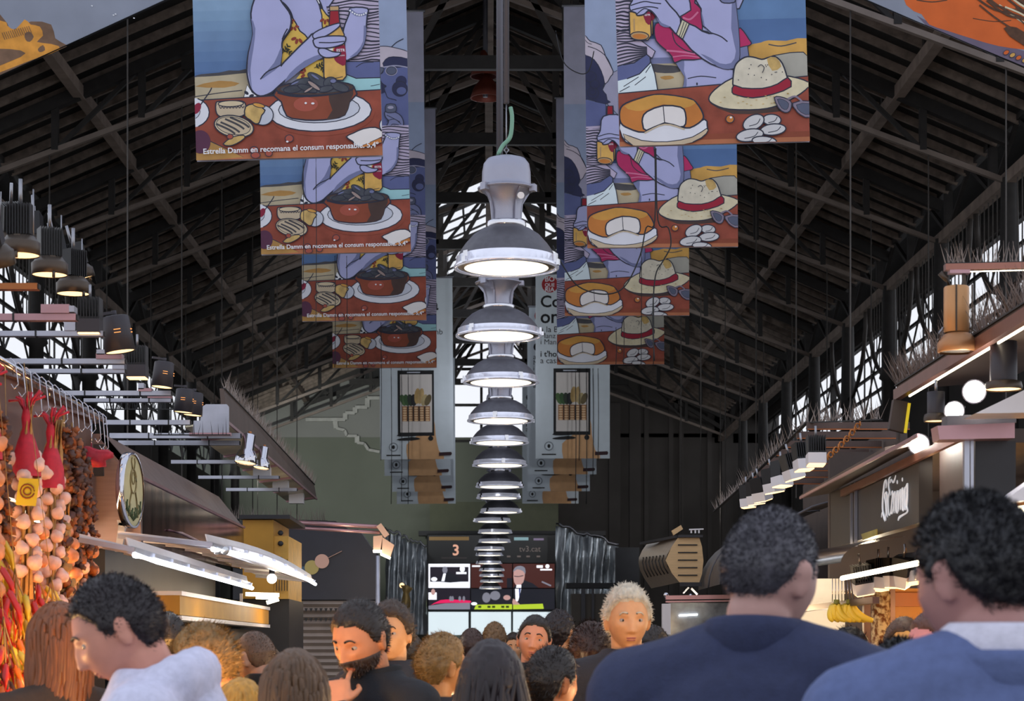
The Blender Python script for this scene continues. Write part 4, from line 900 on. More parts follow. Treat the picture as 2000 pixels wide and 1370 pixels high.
b = one(m_copd); b.box((-2.6, 10.24, 1.4), (1.1, .05, 2.6)); b.build('end_board', parent=t)
b = one(m_wtube); b.bar((-2.03, 7.2, CAMZ + .58), (-2.03, 10.0, CAMZ + .58), .03, .03); b.build('light_tube', parent=t)
t = thing('hanging_rail', 'shiny double rail with wire hooks above the garlic strings', 'rail', (RX, 8, RZ))
b = one(m_chr); b.cyl((RX, 6.7, RZ), (RX, 9.35, RZ), .011, n=8); b.build('front_rail', parent=t)
b = one(m_chr); b.cyl((RX - .035, 6.7, RZ + .012), (RX - .035, 9.35, RZ + .012), .009, n=8); b.build('rear_rail', parent=t)
for yy in (6.9, 8.0, 9.3):
    b = one(m_chr); b.bar((RX, yy, RZ), (-1.972, yy, RZ + .06), .012); b.build('bracket', parent=t)
def hook(y, x=RX, L=.1, z=RZ):
    b = one(m_chr); b.tube([(x - .016, y, z - .02), (x - .014, y, z + .016), (x + .004, y, z + .024), (x + .02, y, z + .008), (x + .026, y + .004, z - L * .6), (x + .03, y + .006, z - L), (x + .016, y + .004, z - L - .018), (x + .004, y, z - L)], .0025, 5)
    return b.build('wire_hook', parent=t)
hy = [6.98, 7.12, 7.5, 7.62, 7.75, 7.9, 8.02, 8.14, 8.26, 8.38, 8.5, 8.62, 8.74, 8.86, 8.98, 9.1, 9.2, 9.28]
for y in hy: hook(y, L=.1 + .03 * math.sin(y * 9))

m_garl = M('garlic_skin', 'e0b4a6', .45, 0, var=.18, vscale=26, bump=.15, bscale=60, sub=.1); m_onion = M('onion_skin', 'd0865c', .4, 0, var=.3, vscale=18, sub=.1); m_stalk = M('dry_stalk', 'a8804e', .8, 0, var=.35, vscale=30)
m_net = M('red_netting', 'b01830', .6, 0, var=.3, vscale=30); m_nora = M('dried_pepper', '4c2a1e', .5, 0, var=.55, vscale=24, bump=.3); m_nor2 = M('rusty_leaf', '8a4a22', .6, 0, var=.4, vscale=24); m_chil = M('red_chilli', 'b81f18', .28, 0, var=.3, vscale=14); m_yel = M('yellow_chilli', 'd8b030', .3, 0, var=.25, vscale=14); m_och = M('orange_chilli', 'd0651c', .3, 0, var=.3, vscale=14)
def bulb_mesh(r, mat):
    b = one(mat); fn = lambda v: 1 + .05 * math.cos(7 * math.atan2(v.y, v.x)) * (1 - v.z * v.z) + (.45 * max(0, v.z - .8) * 4 if v.z > .8 else 0) - (.12 if v.z < -.9 else 0)
    b.ball((0, 0, 0), (r, r, r * .92), 16, 10, fn=fn); me = b.build('x'); d_ = me.data; bpy.data.objects.remove(me); return d_
GB = [bulb_mesh(.031, m_garl), bulb_mesh(.027, m_garl)]; OB = [bulb_mesh(.036, m_onion), bulb_mesh(.03, m_onion)]
def garlic_string(label, x, y, ztop, n, meshes, wid=.05, gap=.04, start=.18, net=False, tagc=False, seed=0, stalk=True, word='garlic string'):
    r = random.Random(seed); t = thing(word.replace(' ', '_'), label, word, (x, y, ztop), 'strings of bulbs hanging from the rail')
    zb = start + n / 2 * gap
    if net:
        b = one(m_net); pts = []
        b.lathe([(.012, -.02), (.02, -.06), (.016, -.1), (.035, -.15), (.05, -.2), (.055, -.28)], (x, y, ztop), 12)
        for k in range(9): a = k * .7; b.tube([(x, y, ztop - .06), (x + .03 * math.cos(a), y + .02 * math.sin(a), ztop + .005), (x + .07 * math.cos(a), y + .03 * math.sin(a), ztop + .02 + .02 * math.sin(k))], .005, 4)
        b.build('net_knot', parent=t)
    b = one(m_stalk)
    for k in range(7 if stalk else 2):
        a = k * 2.4; b.tube([(x + .004 * k, y, ztop + .0), (x + .02 * math.cos(a), y + .02 * math.sin(a), ztop - .12), (x + .014 * math.cos(a + 1), y + .014 * math.sin(a + 1), ztop - zb * .7), (x + .02 * math.cos(a), y + .02 * math.sin(a), ztop - zb - .05)], .006, 5)
    b.build('plaited_stalks', parent=t)
    for k in range(n):
        o = bpy.data.objects.new('bulb', r.choice(meshes)); C.objects.link(o); o.parent = t; a = k * 2.5 + seed
        o.location = (wid * math.cos(a) * r.uniform(.6, 1), wid * .8 * math.sin(a), -start - k * gap * .5 - r.uniform(0, .012)); o.rotation_euler = (r.uniform(-.6, .6), r.uniform(-.6, .6) + .5 * math.cos(a), r.uniform(0, 6)); o.scale = (r.uniform(.82, 1.02),) * 3
    if tagc:
        b = one(M('yellow_tag', 'e0c030', .5)); q = Vector((x + .02, y - .075, ztop - .34)); b.prism([q + Vector((-.045, 0, -.05)), q + Vector((.03, 0, -.055)), q + Vector((.045, 0, .045)), q + Vector((-.03, 0, .05))], (0, .003, 0)); b.mat(M('tag_print', '8a3a22', .5)); q.y -= .003
        for r0 in (.026, .014): b.tube([q + Vector((r0 * math.cos(a * .5), 0, r0 * math.sin(a * .5))) for a in range(13)], .0025, 4)
        b.build('yellow_label', parent=t)
    return t
garlic_string('pink garlic string in red netting with a yellow label', -1.72, 7.62, RZ - .12, 27, GB, .05, .036, .2, True, True, 1)
garlic_string('pink garlic string next to the labelled one, netting tied above', -1.7, 7.95, RZ - .14, 30, GB, .042, .038, .2, True, False, 2)
garlic_string('thin garlic string behind the two in red netting', -1.72, 8.15, RZ - .13, 32, GB, .035, .04, .22, False, False, 3)
garlic_string('onion string ending lowest beneath the labelled garlic', -1.75, 7.78, RZ - .45, 20, OB, .06, .045, .12, False, False, 4, word='onion string')
garlic_string('pinkish bulb string at the very edge beside the curved tray', -1.76, 7.1, RZ - .14, 26, OB, .05, .045, .2, True, False, 5, word='onion string')
garlic_string('red bulb string cut by the edge of the view', -1.7, 6.93, RZ - .12, 26, OB, .045, .05, .12, True, False, 15, word='onion string')
garlic_string('warm lit onion string below the dark dried peppers', -1.79, 8.85, RZ - .42, 26, GB, .055, .05, .14, False, False, 6, word='onion string')
garlic_string('onion string with the lowest bulbs right of the price card', -1.79, 9.05, RZ - .42, 24, OB, .05, .05, .14, False, False, 7, word='onion string')
garlic_string('pale onion string behind the price card', -1.74, 8.4, RZ - .42, 24, OB, .05, .05, .14, False, False, 8, word='onion string')
def pepper_string(label, x, y, ztop, L, wid, n, mats, seed, leaf=.021):
    n = int(n * 1.9)
    r = random.Random(seed); t = thing('dried_pepper_string', label, 'dried pepper string', (x, y, ztop), 'dried pepper strings on the rail')
    b = one(m_stalk); b.cyl((x, y, ztop + .08), (x, y, ztop - L), .006, n=5); b.build('cord', parent=t)
    b = MB()
    for k in range(n):
        b.mat(r.choice(mats)); a = r.uniform(0, 6.28); f_ = k / n; rr = wid * (.5 + .5 * math.sin(min(1, f_ * 1.6 + .15) * PI / 2)) * r.uniform(.3, 1); s_ = leaf * r.uniform(.6, 1.3)
        q = Euler((r.uniform(-1.2, 1.2), r.uniform(-1.2, 1.2), r.uniform(0, 6))).to_matrix()
        b.ball((x + rr * math.cos(a), y + rr * math.sin(a), ztop - L * f_ - r.uniform(0, .03)), (s_, s_ * .7, s_ * .9), 7, 5, q, lambda v: 1 + .35 * math.sin(5 * v.x + seed) * math.sin(6 * v.z))
    b.build('dried_peppers', parent=t)['kind'] = 'stuff'
pepper_string('dark dried pepper string, thickest, beside the red netting', -1.765, 8.5, RZ - .12, .6, .08, 190, [m_nora, m_nora, m_nor2], 3)
pepper_string('dark dried pepper string next to the thickest one', -1.77, 8.7, RZ - .16, .5, .075, 170, [m_nora, m_nora, m_nor2], 4)
pepper_string('dark dried pepper string, last before the copper end board', -1.785, 8.95, RZ - .2, .58, .065, 160, [m_nora, m_nor2], 5)
pepper_string('reddish dried pepper string left of the labelled garlic', -1.77, 7.28, RZ - .18, .72, .08, 170, [m_nora, m_nor2, m_nor2], 6)
pepper_string('rusty dried pepper string hanging under the garlic in netting', -1.72, 8.1, RZ - .5, .4, .07, 110, [m_nor2, m_nora, m_stalk], 7)
t = thing('red_net_bundle', 'knot of red netting hanging last on the rail', 'netting', (-1.77, 9.12, RZ - .16)); b = one(m_net); b.ball((-1.77, 9.12, RZ - .19), (.085, .06, .045), 12, 8, None, lambda v: 1 + .25 * math.sin(7 * v.x + 3 * v.z) + .15 * math.sin(9 * v.y)); b.build('net', parent=t); b = one(m_chr); b.cyl((-1.77, 9.12, RZ - .16), (-1.77, 9.12, RZ - .02), .004, n=5); b.build('hook', parent=t)
t = thing('curved_tray', 'pale curved tray standing behind the first strings', 'tray', (-1.9, 7.4, RZ - .5)); b = one(M('tray_plastic', 'b59a98', .4, 0, var=.1)); b.ball((-1.9, 7.45, RZ - .36), (.1, .035, .33), 20, 12); b.build('bowl', parent=t); b = one(m_copd); b.tube([(-1.9 + .105 * math.cos(a * .3), 7.44, RZ - .36 + .335 * math.sin(a * .3)) for a in range(21)], .007, 5); b.build('rim', parent=t)
def chilli_bunch(label, x, y, ztop, L, n, mats, seed, wid=.09):
    r = random.Random(seed); t = thing('hanging_chilli_bunch', label, 'chilli bunch', (x, y, ztop), 'chilli bunches on the garlic stall')
    b = one(m_stalk)
    for k in range(5): a = k * 1.26; b.tube([(x, y, ztop + .05), (x + .01 * math.cos(a), y, ztop), (x + wid * .5 * math.cos(a), y + wid * .4 * math.sin(a), ztop - .12)], .003, 4)
    b.cyl((x, y, ztop + .04), (x * .5 + RX * .5, y, RZ - .02), .0014, n=4); b.build('stems', parent=t)
    n = int(n * 1.5)
    for k in range(n):
        a = r.uniform(0, 6.28); f_ = (k / n) * (L + .06) - .06; rr = wid * r.uniform(.4, 1); p = Vector((x + rr * math.cos(a), y + rr * math.sin(a) * .8, ztop - .08 - f_)); m_ = mats[0] if r.random() < .5 else r.choice(mats)
        l = r.uniform(.09, .15); out = Vector((math.cos(a) * .35, math.sin(a) * .35, -1)).normalized(); b = one(m_)
        c1 = p + out * l * .5 + Vector((math.cos(a), math.sin(a), 0)) * .012; b.tube([p, p + out * .012, c1, p + out * l], .011, 7, taper=[.004, .012, .011, .001]); b.build('chilli', parent=t)
chilli_bunch('bunch of yellow chillies hung highest by white strings', -1.74, 7.05, CAMZ + .42, .3, 34, [m_yel, m_yel, m_och], 11)
chilli_bunch('dark red chilli bunch at the edge of the view', -1.7, 6.85, CAMZ + .3, .5, 48, [m_chil, m_chil, m_nora], 12, .1)
chilli_bunch('big bunch of mixed red and yellow chillies in the middle', -1.62, 7.0, CAMZ + .22, .5, 60, [m_yel, m_chil, m_och], 13, .12)
chilli_bunch('orange chilli bunch beside the head of the man in the white hood', -1.56, 7.3, CAMZ + .2, .45, 50, [m_och, m_yel, m_chil], 14, .1)
chilli_bunch('red chilli bunch low behind the mixed one', -1.72, 7.35, CAMZ + .2, .5, 50, [m_chil, m_och], 16, .1)
chilli_bunch('yellow chilli bunch under the first onion string', -1.72, 7.75, CAMZ + .28, .3, 36, [m_yel, m_och, m_chil], 17, .1)
chilli_bunch('orange and red chilli bunch low at the edge of the view', -1.6, 6.75, CAMZ + .05, .4, 46, [m_och, m_chil, m_yel], 18, .1)
t = thing('price_card', 'small white price card under the onion strings', 'card', P(163, 1084, 9.0)); b = one(m_white); b.box(P(163, 1077, 9.0), (.055, .004, .034)); v_, f_ = text_tris('3 2', .028, True); q = P(154, 1081, 8.99); b.mat(m_black); b.add([q + Vector((x, 0, z)) for x, z in v_], f_); b.build('card', parent=t); b = one(m_steel); b.cyl(P(163, 1085, 9.0), P(163, 1120, 9.0), .003, n=5); b.build('holder', parent=t)

# --- second left stall: brushed end panel with round sign, slanted cornice over a glossy fascia
t = thing('ham_stall', 'brown stall with a glossy fascia streaked with painted reflections', 'stall', (-2.4, 12.4, 0))
ya, yb = 10.35, 14.7; zt, zm, zl = CAMZ + 1.08, CAMZ + .86, CAMZ + .5
b = one(M('brushed_end', '9c837c', .35, .75, var=.1, stretch=(1, 1, 12))); b.prism([(-1.95, ya, zt), (-1.76, ya, zm), (-1.76, ya, zl), (-1.95, ya, zl), ], (0, .05, 0)); b.prism([(-1.95, ya, zt), (-1.95, ya, zl), (-2.16, ya, zl), (-2.16, ya, zt)], (0, .05, 0)); b.build('end_panel', parent=t)
b = one(M('brown_cornice', '6b5a54', .5, .4, var=.2, vscale=8)); b.prism([(-1.95, ya, zt), (-1.76, ya, zm), (-1.76, yb, zm), (-1.9, yb - .3, zt - .02)], (-.02, 0, -.02)); b.build('cornice', parent=t)
mg = M('streaked_fascia', '8a6a62', .12, .9, var=.3, vscale=2.2, stretch=(1, 3, .3), mix2='3c1c24')  # vertical streaks in the base colour stand for reflected wares
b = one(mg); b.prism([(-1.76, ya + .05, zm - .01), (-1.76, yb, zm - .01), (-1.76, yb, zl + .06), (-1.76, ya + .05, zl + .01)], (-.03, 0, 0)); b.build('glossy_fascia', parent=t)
b = one(m_pinkalu); b.bar((-1.755, ya, zm), (-1.755, yb, zm), .012, .014)
for zz in (.6, .64): b.tube([(-1.752, 11.2 + k * .5, CAMZ + zz + .012 * math.sin(k * 1.4)) for k in range(8)], .007, 5)
b.build('trim_lines', parent=t)
b = one(m_dark); b.box((-2.55, 12.5, 1.25), (1.2, 4.2, 2.5)); b.build('body', parent=t)
t = thing('round_sign', 'round cream sign with a drawn figure, on the brown stall end', 'sign', P(258, 957, 10.1))
c = Vector((-1.76, 10.05, CAMZ + .77)); ax = Vector((.993, -.115, 0)).normalized(); b = one(m_chr); b.lathe([(.18, -.02), (.187, -.018), (.187, .018), (.175, .02)], c, 40, ax); b.build('rim', parent=t)
b = one(M('cream_face', 'c9c094', .4, 0, var=.1)); b.lathe([(.178, .012), (.001, .013)], c, 36, ax)
q = Vector((0, 0, 1)).rotation_difference(ax).to_matrix(); hx = Vector((-ax.y, ax.x, 0)); up = Vector((0, 0, 1)); at = lambda u, v: c + ax * .016 + hx * u + up * v
b.mat(M('sign_line', '8a7a50', .6)); b.tube([at(.05 * math.cos(k * .45), .045 + .06 * math.sin(k * .45)) for k in range(15)], .004, 4); b.tube([at(.025 * math.cos(k * .45), .06 + .03 * math.sin(k * .45)) for k in range(15)], .003, 4)
for s_ in (-1, 1): b.tube([at(s_ * .03, .0), at(s_ * .06, -.06), at(s_ * .075, -.13)], .004, 4); b.tube([at(s_ * .01, .1), at(s_ * .03, .14), at(s_ * .02, .16)], .003, 4)
b.mat(M('sign_green', '4a5a30', .6))
for k in range(17): u = -.12 + k * .015; b.tube([at(u, -.15 + abs(u) * .4), at(u + .004, -.11 + .02 * math.sin(k * 2.1) + abs(u) * .4)], .004, 4)
b.build('painted_face', parent=t)
b = one(m_white); b.prism([P(232, 1022, 10.2), P(246, 1020, 10.2), P(238, 1078, 10.2), P(224, 1078, 10.2)], (0, .03, 0)); b.prism([P(228, 1016, 10.2), P(250, 1018, 10.2), P(243, 1028, 10.2), P(230, 1026, 10.2)], (0, .05, 0)); b.build('stand', parent=t)
# chalkboard bit
t = thing('black_board', 'small black board with white lettering at the garlic stall end', 'board', P(192, 900, 10.15)); b = one(m_dark); b.prism([P(182, 868, 10.15), P(202, 868, 10.15), P(202, 930, 10.15), P(182, 930, 10.15)], (0, .02, 0)); b.mat(m_white); v_, f_ = text_tris('T', .03); q = P(186, 890, 10.14); b.add([q + Vector((x, 0, z)) for x, z in v_], f_); b.build('panel', parent=t)

# --- strip lit canopies lower on the left
def strip(label, x, ya, yb, za, zb, wide, rafters=0, bend=0):
    t = thing('strip_light_canopy', label, 'canopy', (x, (ya + yb) / 2, za), 'strip-lit white canopies')
    b = one(m_white); n = 8
    top = [(x, ya + (yb - ya) * k / n, za + (zb - za) * k / n + bend * math.sin(PI * k / n)) for k in range(n + 1)]
    for p, q in zip(top, top[1:]): b.prism([Vector(p), Vector(q), Vector(q) + Vector((-wide, 0, .05)), Vector(p) + Vector((-wide, 0, .05))], (0, 0, .015))
    b.build('top_sheet', parent=t)
    b = one(m_white)
    for p, q in zip(top, top[1:]): b.prism([Vector(p), Vector(q), Vector(q) + Vector((-.012, 0, .05)), Vector(p) + Vector((-.012, 0, .05))], (-.006, 0, 0))
    b.build('front_plate', parent=t)
    b = one(m_tube); b.tube([Vector(p) + Vector((.02, 0, -.02)) for p in top], .012, 8); b.build('light_strip', parent=t)
    b = one(m_alu)
    for p in top[::1]: b.bar(Vector(p) + Vector((.02, 0, 0)), Vector(p) + Vector((-wide, 0, .04)), .03, .02)
    b.bar(top[0], top[-1], .02, .03); b.build('ribs', parent=t)
strip('white canopy with a light strip along its edge, beside the man in the white hood', -1.42, 8.1, 12.1, CAMZ + .385, CAMZ + .37, .2)
strip('second white canopy with a bent light strip, farther along', -1.3, 9.5, 15.1, CAMZ + .475, CAMZ + .485, .42, bend=.04)
t = thing('canopy_ball_lamps', 'pair of small clear ball lamps on the second white canopy', 'lamp', P(435, 1076, 10)); b = one(M('ball_glass', 'c8ccd0', .1, .6))
for px in (424, 440): b = one(M('ball_glass', 'c8ccd0', .1, .6)); b.ball(P(px, 1076, 9.7), .02, 12, 8); b.build('ball', parent=t)
t = thing('round_bulb', 'bright round bulb under the tip of the first white canopy', 'lamp', P(531, 1131, 12.6)); b = one(m_cool); b.ball(P(531, 1131, 12.6), .03, 14, 10); b.build('globe', parent=t); b = one(m_dark); b.cyl(P(531, 1122, 12.6), P(531, 1112, 12.6), .018, n=10); b.build('socket', parent=t)
t = thing('mustard_counter', 'mustard counter band with white edges under the white canopies', 'counter', (-1.6, 12, 0)); b = one(m_must); b.box((-1.72, 12.5, CAMZ + .215), (.3, 4.2, .1)); b.build('band', parent=t); b = one(m_white); b.box((-1.72, 12.5, CAMZ + .275), (.32, 4.2, .022)); b.box((-1.72, 12.5, CAMZ + .15), (.32, 4.2, .022)); b.build('edges', parent=t); b = one(m_dark); b.box((-1.76, 12.5, .84), (.2, 4.2, 1.68)); b.build('base', parent=t)
# mustard stall
t = thing('mustard_stall', 'mustard yellow stall with a fretted side, between the brown and dark stalls', 'stall', (-1.9, 16, 0)); zA, zB = P(475, 1016, 15.5).z, P(475, 1170, 15.5).z
xa, xm, xb = P(474, 0, 15.5).x, P(534, 0, 15.5).x, P(562, 0, 15.5).x
b = one(m_must); b.box(((xa + xm) / 2, 16.1, (zA + zB) / 2), (xm - xa, 1.2, zA - zB)); b.build('front_panel', parent=t)
b = one(M('mustard_light', 'd0a04a', .6, 0, var=.2, vscale=12)); b.box(((xm + xb) / 2, 16.1, (zA + zB) / 2 - .06), (xb - xm, 1.1, zA - zB - .12)); b.mat(m_dark)
for zz in (.5, .42, .3): b.ball((xm + .05, 15.54, zB + zz), (.022, .008, .02), 8, 6)
for k in range(5): b.bar((xm + .02 + k * .02, 15.54, zB + .06), (xm + .02 + k * .02, 15.54, zB + .3), .005)
b.build('fretted_side', parent=t); b = one(m_dark); b.box(((xa + xb) / 2, 16.1, zA + .02), (xb - xa + .04, 1.3, .03)); b.build('cap', parent=t); b = one(m_dark); b.box(((xa + xb) / 2, 16.2, zB / 2), (xb - xa, 1.2, zB)); b.build('base', parent=t)
t = thing('hanging_glow_tubes', 'cluster of short glowing tubes on a small bracket over the shutter', 'lamp', P(500, 1160, 14.8))
for px0, px1, py0, py1 in ((480, 545, 1161, 1163), (500, 540, 1167, 1168), (521, 544, 1178, 1171)): b = one(m_wtube); b.cyl(P(px0, py0, 14.8), P(px1, py1, 14.8), .014, n=8); b.build('tube', parent=t)
b = one(m_white); b.bar(P(471, 1160, 14.8), P(471, 1190, 14.8), .02); b.tube([P(471, 1190, 14.8), P(485, 1200, 14.8), P(478, 1215, 14.8), P(472, 1226, 14.8)], .008, 6); b.build('bracket', parent=t)
# dark stall with the skewer sign and roller shutter
t = thing('dark_stall', 'dark blue stall front with a painted skewer of three balls', 'stall', (-1.5, 19.4, 0)); D = 19.0
b = one(M('night_blue_panel', '272a36', .5, .1, var=.12)); b.prism([P(562, 1034, D), P(700, 1034, D), P(724, 1068, D), P(735, 1080, D), P(735, 1172, D), P(562, 1172, D)], (0, .4, 0)); b.build('front_panel', parent=t)
b = one(m_dark); b.prism([P(455, 1018, D + .2), P(655, 1018, D + .2), P(690, 1040, D + .2), P(690, 1172, D + .2), P(455, 1172, D + .2)], (0, .6, 0)); b.build('upper_board', parent=t)
def disc(px, py, r, m, k): b.mat(m); b.lathe([(r * D / F, 0), (.0005, .001)], P(px, py, D) + Vector((0, -.004 * k, 0)), 28, (0, -1, 0))
b = MB(); disc(592, 1119, 12, M('ball_blue', '3a5a74', .5), 1); disc(609, 1109, 14, M('ball_olive', 'b0a060', .5), 2); disc(629, 1097, 14, M('ball_rose', 'c9a294', .5), 3); b.mat(M('stick', 'c9a294', .5)); b.bar(P(640, 1091, D) - Vector((0, .012, 0)), P(668, 1077, D) - Vector((0, .012, 0)), .004, .022, (0, -1, 0)); b.build('skewer_painting', parent=t)
t = thing('roller_shutter', 'ribbed grey roller shutter with a perforated band', 'shutter', (-1.6, 19.2, 0)); b = one(M('shutter_metal', '8c8078', .5, .5, var=.15)); prof = []
z = P(0, 1174, D).z
x0, x1 = P(478, 0, D).x, P(735, 0, D).x; pts = []
for k in range(40): zz = z - .05 * k * .6; pts.append((zz, .02 * (k % 2)))
vs = [(x, D + .02 - o_, zz) for zz, o_ in pts for x in (x0, x1)]; b.add(vs, [(2 * k, 2 * k + 1, 2 * k + 3, 2 * k + 2) for k in range(39)]); b.mat(m_dark); b.box(((x0 + x1) / 2, D + .08, z / 2), (x1 - x0, .08, z)); b.build('curtain', parent=t)
b = one(m_black)
for row in (0, 1):
    for k in range(26): b.prism([(x0 + .05 + k * .046, D - .02, z - .07 - row * .09), (x0 + .08 + k * .046, D - .02, z - .07 - row * .09), (x0 + .065 + k * .046, D - .02, z - .105 - row * .09)], (0, .012, 0))
b.build('slots', parent=t)
t = thing('wall_card', 'pale card taped on the shutter, left of the round one', 'card', P(517, 1210, 18.9)); b = one(m_white); b.prism([P(510, 1187, 18.9), P(524, 1187, 18.9), P(525, 1211, 18.9), P(510, 1211, 18.9)], (0, .008, 0)); b.build('card', parent=t)
t = thing('hanging_glove', 'pale glove shape hanging on the shutter', 'glove', P(540, 1212, 18.9)); b = one(M('glove_cloth', 'b8a696', .8, 0, var=.15)); b.prism([P(x, y, 18.9) for x, y in ((530, 1190), (541, 1190), (543, 1200), (550, 1206), (547, 1214), (530, 1214), (528, 1204))], (0, .03, 0)); b.build('glove', parent=t)
t = thing('pipe_light', 'two rosy tubes with a twin spotlight hanging at their end', 'light', P(748, 1050, 18.0)); D2 = 18.0
for a_, c_, w_ in (((544, 1019), (745, 1030), 9), ((556, 1030), (742, 1041), 7)): b = one(m_pinkalu); b.cyl(P(*a_, D2), P(*c_, D2), w_ / 2 * D2 / F, n=10); b.build('tube', parent=t)
b = one(M('pale_brass', 'c0a08e', .4, .3)); b.bar(P(740, 1026, D2), P(756, 1048, D2), .06, .05); b.prism([P(729, 1048, D2), P(747, 1046, D2), P(746, 1076, D2), P(729, 1075, D2)], (0, .08, 0)); b.prism([P(747, 1050, D2), P(770, 1065, D2), P(762, 1090, D2), P(742, 1082, D2)], (0, .08, 0)); b.build('spot_heads', parent=t)
b = one(m_wtube); b.box(P(737, 1076, D2) + Vector((0, .03, -.005)), (.075, .09, .02)); b.bar(P(744, 1083, D2), P(762, 1091, D2), .09, .02); b.build('lenses', parent=t)
t = thing('white_post', 'slim white post under the twin spotlight', 'post', P(738, 1180, 18.4)); b = one(m_alu); b.cyl((P(738, 0, 18.4).x, 18.4, 0), P(738, 1086, 18.4), .022, n=10); b.build('pole', parent=t)

# ------------------------------------------------------------------ video wall and what stands beside it at the far end
D = 52.4; t = thing('video_wall', 'wall of television screens showing a talking man in a suit', 'screen', P(960, 1265, D))
k0 = M('screen_black', '0c0c10', .3); a = Art(834, 1242, 253, 200, 253 * D / F, .0015)
def em(n, h, s_=.75): return M('screen_' + n, h, .4, emit=h, es=s_)
b = one(m_black); b.box(P(960, 1143, D + .35), (253 * D / F, .5, 200 * D / F)); b.build('cabinet', parent=t)
b = one(m_wallg); b.box(P(960, 1320, D + .3), (253 * D / F, .5, 2.3)); b.build('plinth', parent=t)
o0 = P(834, 1242, D)
def scr(name, fn):
    a.mb = MB(); fn(); 
    for i in range(len(a.mb.v)): a.mb.v[i] = a.mb.v[i] + o0
    return a.mb.build(name, parent=t, fixn=False)
def hdr():
    a.rect(836, 1046, 1085, 1100, k0); a.rect(838, 1049, 916, 1056, em('brown', '7a6038', .5)); a.rect(1004, 1050, 1032, 1056, em('teal', '88aab0', .5)); a.rect(1042, 1052, 1062, 1056, em('violet', '8a7a98', .4))
    a.text('3', 883, 1085, 13, em('three', 'd8a088', .8), True); a.text('tv3.cat', 1014, 1078, 42, em('dim', '6e625e', .5), False)
    for x in (990, 1010, 1028, 1048): a.rect(x, 1086, x + 7, 1089, em('dim', '6e625e', .5))
    a.rect(862, 1089, 912, 1092, em('dim2', '3a3434', .4))
scr('header_panel', hdr)
wht = em('white', 'f4f6ff', .9); suit = em('suit', '23242e', .5); face = em('face', 'c49a94', .7); red = em('red', 'd81f5a', .9); brn = em('wall', '4a2420', .6); lim = em('lime', 'a8c030', .9); gr = em('grey', '8a8a98', .6); wall2 = em('dusk', '2a2430', .5)
def s1():
    a.rect(837, 1102, 918, 1149, wht); a.rect(840, 1108, 915, 1137, wall2); a.fill([(858, 1137), (866, 1122), (874, 1117), (890, 1124), (900, 1137)], suit, 2); a.ell(869, 1114, 5, 7, gr); a.fill([(866, 1121), (871, 1121), (868, 1136), (862, 1136)], wht, 0); a.ell(848, 1132, 6, 4, wht); a.rect(891, 1118, 911, 1122, wht); a.ell(903, 1112, 5, 6, wht)
def s2():
    a.rect(837, 1151, 918, 1191, wall2); a.rect(837, 1158, 853, 1172, wht); a.ell(846, 1157, 4, 6, face); a.fill([(840, 1184), (860, 1173), (885, 1172), (918, 1174), (918, 1178), (880, 1178), (850, 1180)], red, 2); a.fill([(837, 1184), (870, 1179), (918, 1178), (918, 1191), (837, 1191)], gr, 0)
    for x in (880, 884, 898, 906): a.ell(x, 1170, 2.5, 5, gr)
def s3(): a.rect(920, 1102, 1000, 1149, brn); a.rect(922, 1105, 938, 1108, wht); a.rect(990, 1130, 1000, 1149, suit)
def s4(): a.rect(920, 1151, 1000, 1191, suit); a.ell(950, 1168, 8, 10, gr); a.ell(967, 1164, 10, 9, gr); a.ell(990, 1168, 7, 5, face); a.fill([(930, 1182), (1000, 1181), (1000, 1191), (926, 1191)], lim, 0); a.ell(926, 1180, 6, 3, wht); [a.rect(934 + q * 9, 1184, 940 + q * 9, 1188, em('ink', '4a5a20', .3)) for q in (0, 2, 3, 5, 6)]
def s5(): a.rect(1002, 1102, 1083, 1149, brn); a.fill([(1002, 1149), (1008, 1142), (1024, 1134), (1040, 1140), (1052, 1149)], suit, 0); a.fill([(1003, 1118), (1010, 1108), (1020, 1109), (1025, 1120), (1022, 1138), (1012, 1145), (1004, 1138)], face, 2); a.fill([(1002, 1118), (1006, 1109), (1016, 1106), (1025, 1110), (1026, 1122), (1021, 1116), (1010, 1113)], gr, 2); a.line([(1004, 1126), (1012, 1127), (1022, 1125)], 1.2, suit); a.fill([(1009, 1143), (1018, 1143), (1018, 1149), (1008, 1149)], wht, 0); a.rect(1048, 1105, 1060, 1110, wht); a.rect(1055, 1112, 1078, 1115, wht); a.ell(1069, 1107, 4, 4, wht); a.line([(1058, 1137), (1076, 1145)], 2.5, gr)
def s6(): a.rect(1002, 1151, 1083, 1191, suit); a.fill([(1006, 1151), (1018, 1151), (1012, 1174), (1007, 1178)], wht, 0); a.fill([(1013, 1151), (1017, 1151), (1014, 1170)], em('tie', '3a4a8a', .6), 0); a.fill([(1002, 1170), (1012, 1178), (1016, 1184), (1002, 1184)], face, 2); a.fill([(1002, 1182), (1060, 1180), (1062, 1190), (1002, 1191)], lim, 0)
for f_ in (s1, s2, s3, s4, s5, s6): scr('screen', f_)
b = one(m_steel)
def wp():
    for x in (837, 920, 1002): a.rect(x, 1196, x + 78, 1241, em('panel', 'dceaf0', .75))
scr('white_panels', wp)
b = one(m_dark); b.box(P(960, 1015, D + .3), (340 * D / F, .4, 3)); b.box(P(1000, 1043, D + .1), (360 * D / F, .5, .1)); t2 = thing('sign_board', 'blank olive board above the television screens', 'board', P(960, 1043, D + .8)); b2 = one(M('olive_board', '6a6e58', .7, 0, var=.08)); b2.box(P(965, 1012, D + 1.0), (255 * D / F, .3, 62 * D / F)); b2.build('board', parent=t2); b2 = one(m_dark); b2.box(P(1000, 1043, D + .85), (370 * D / F, .5, .12)); b2.build('ledge', parent=t2)
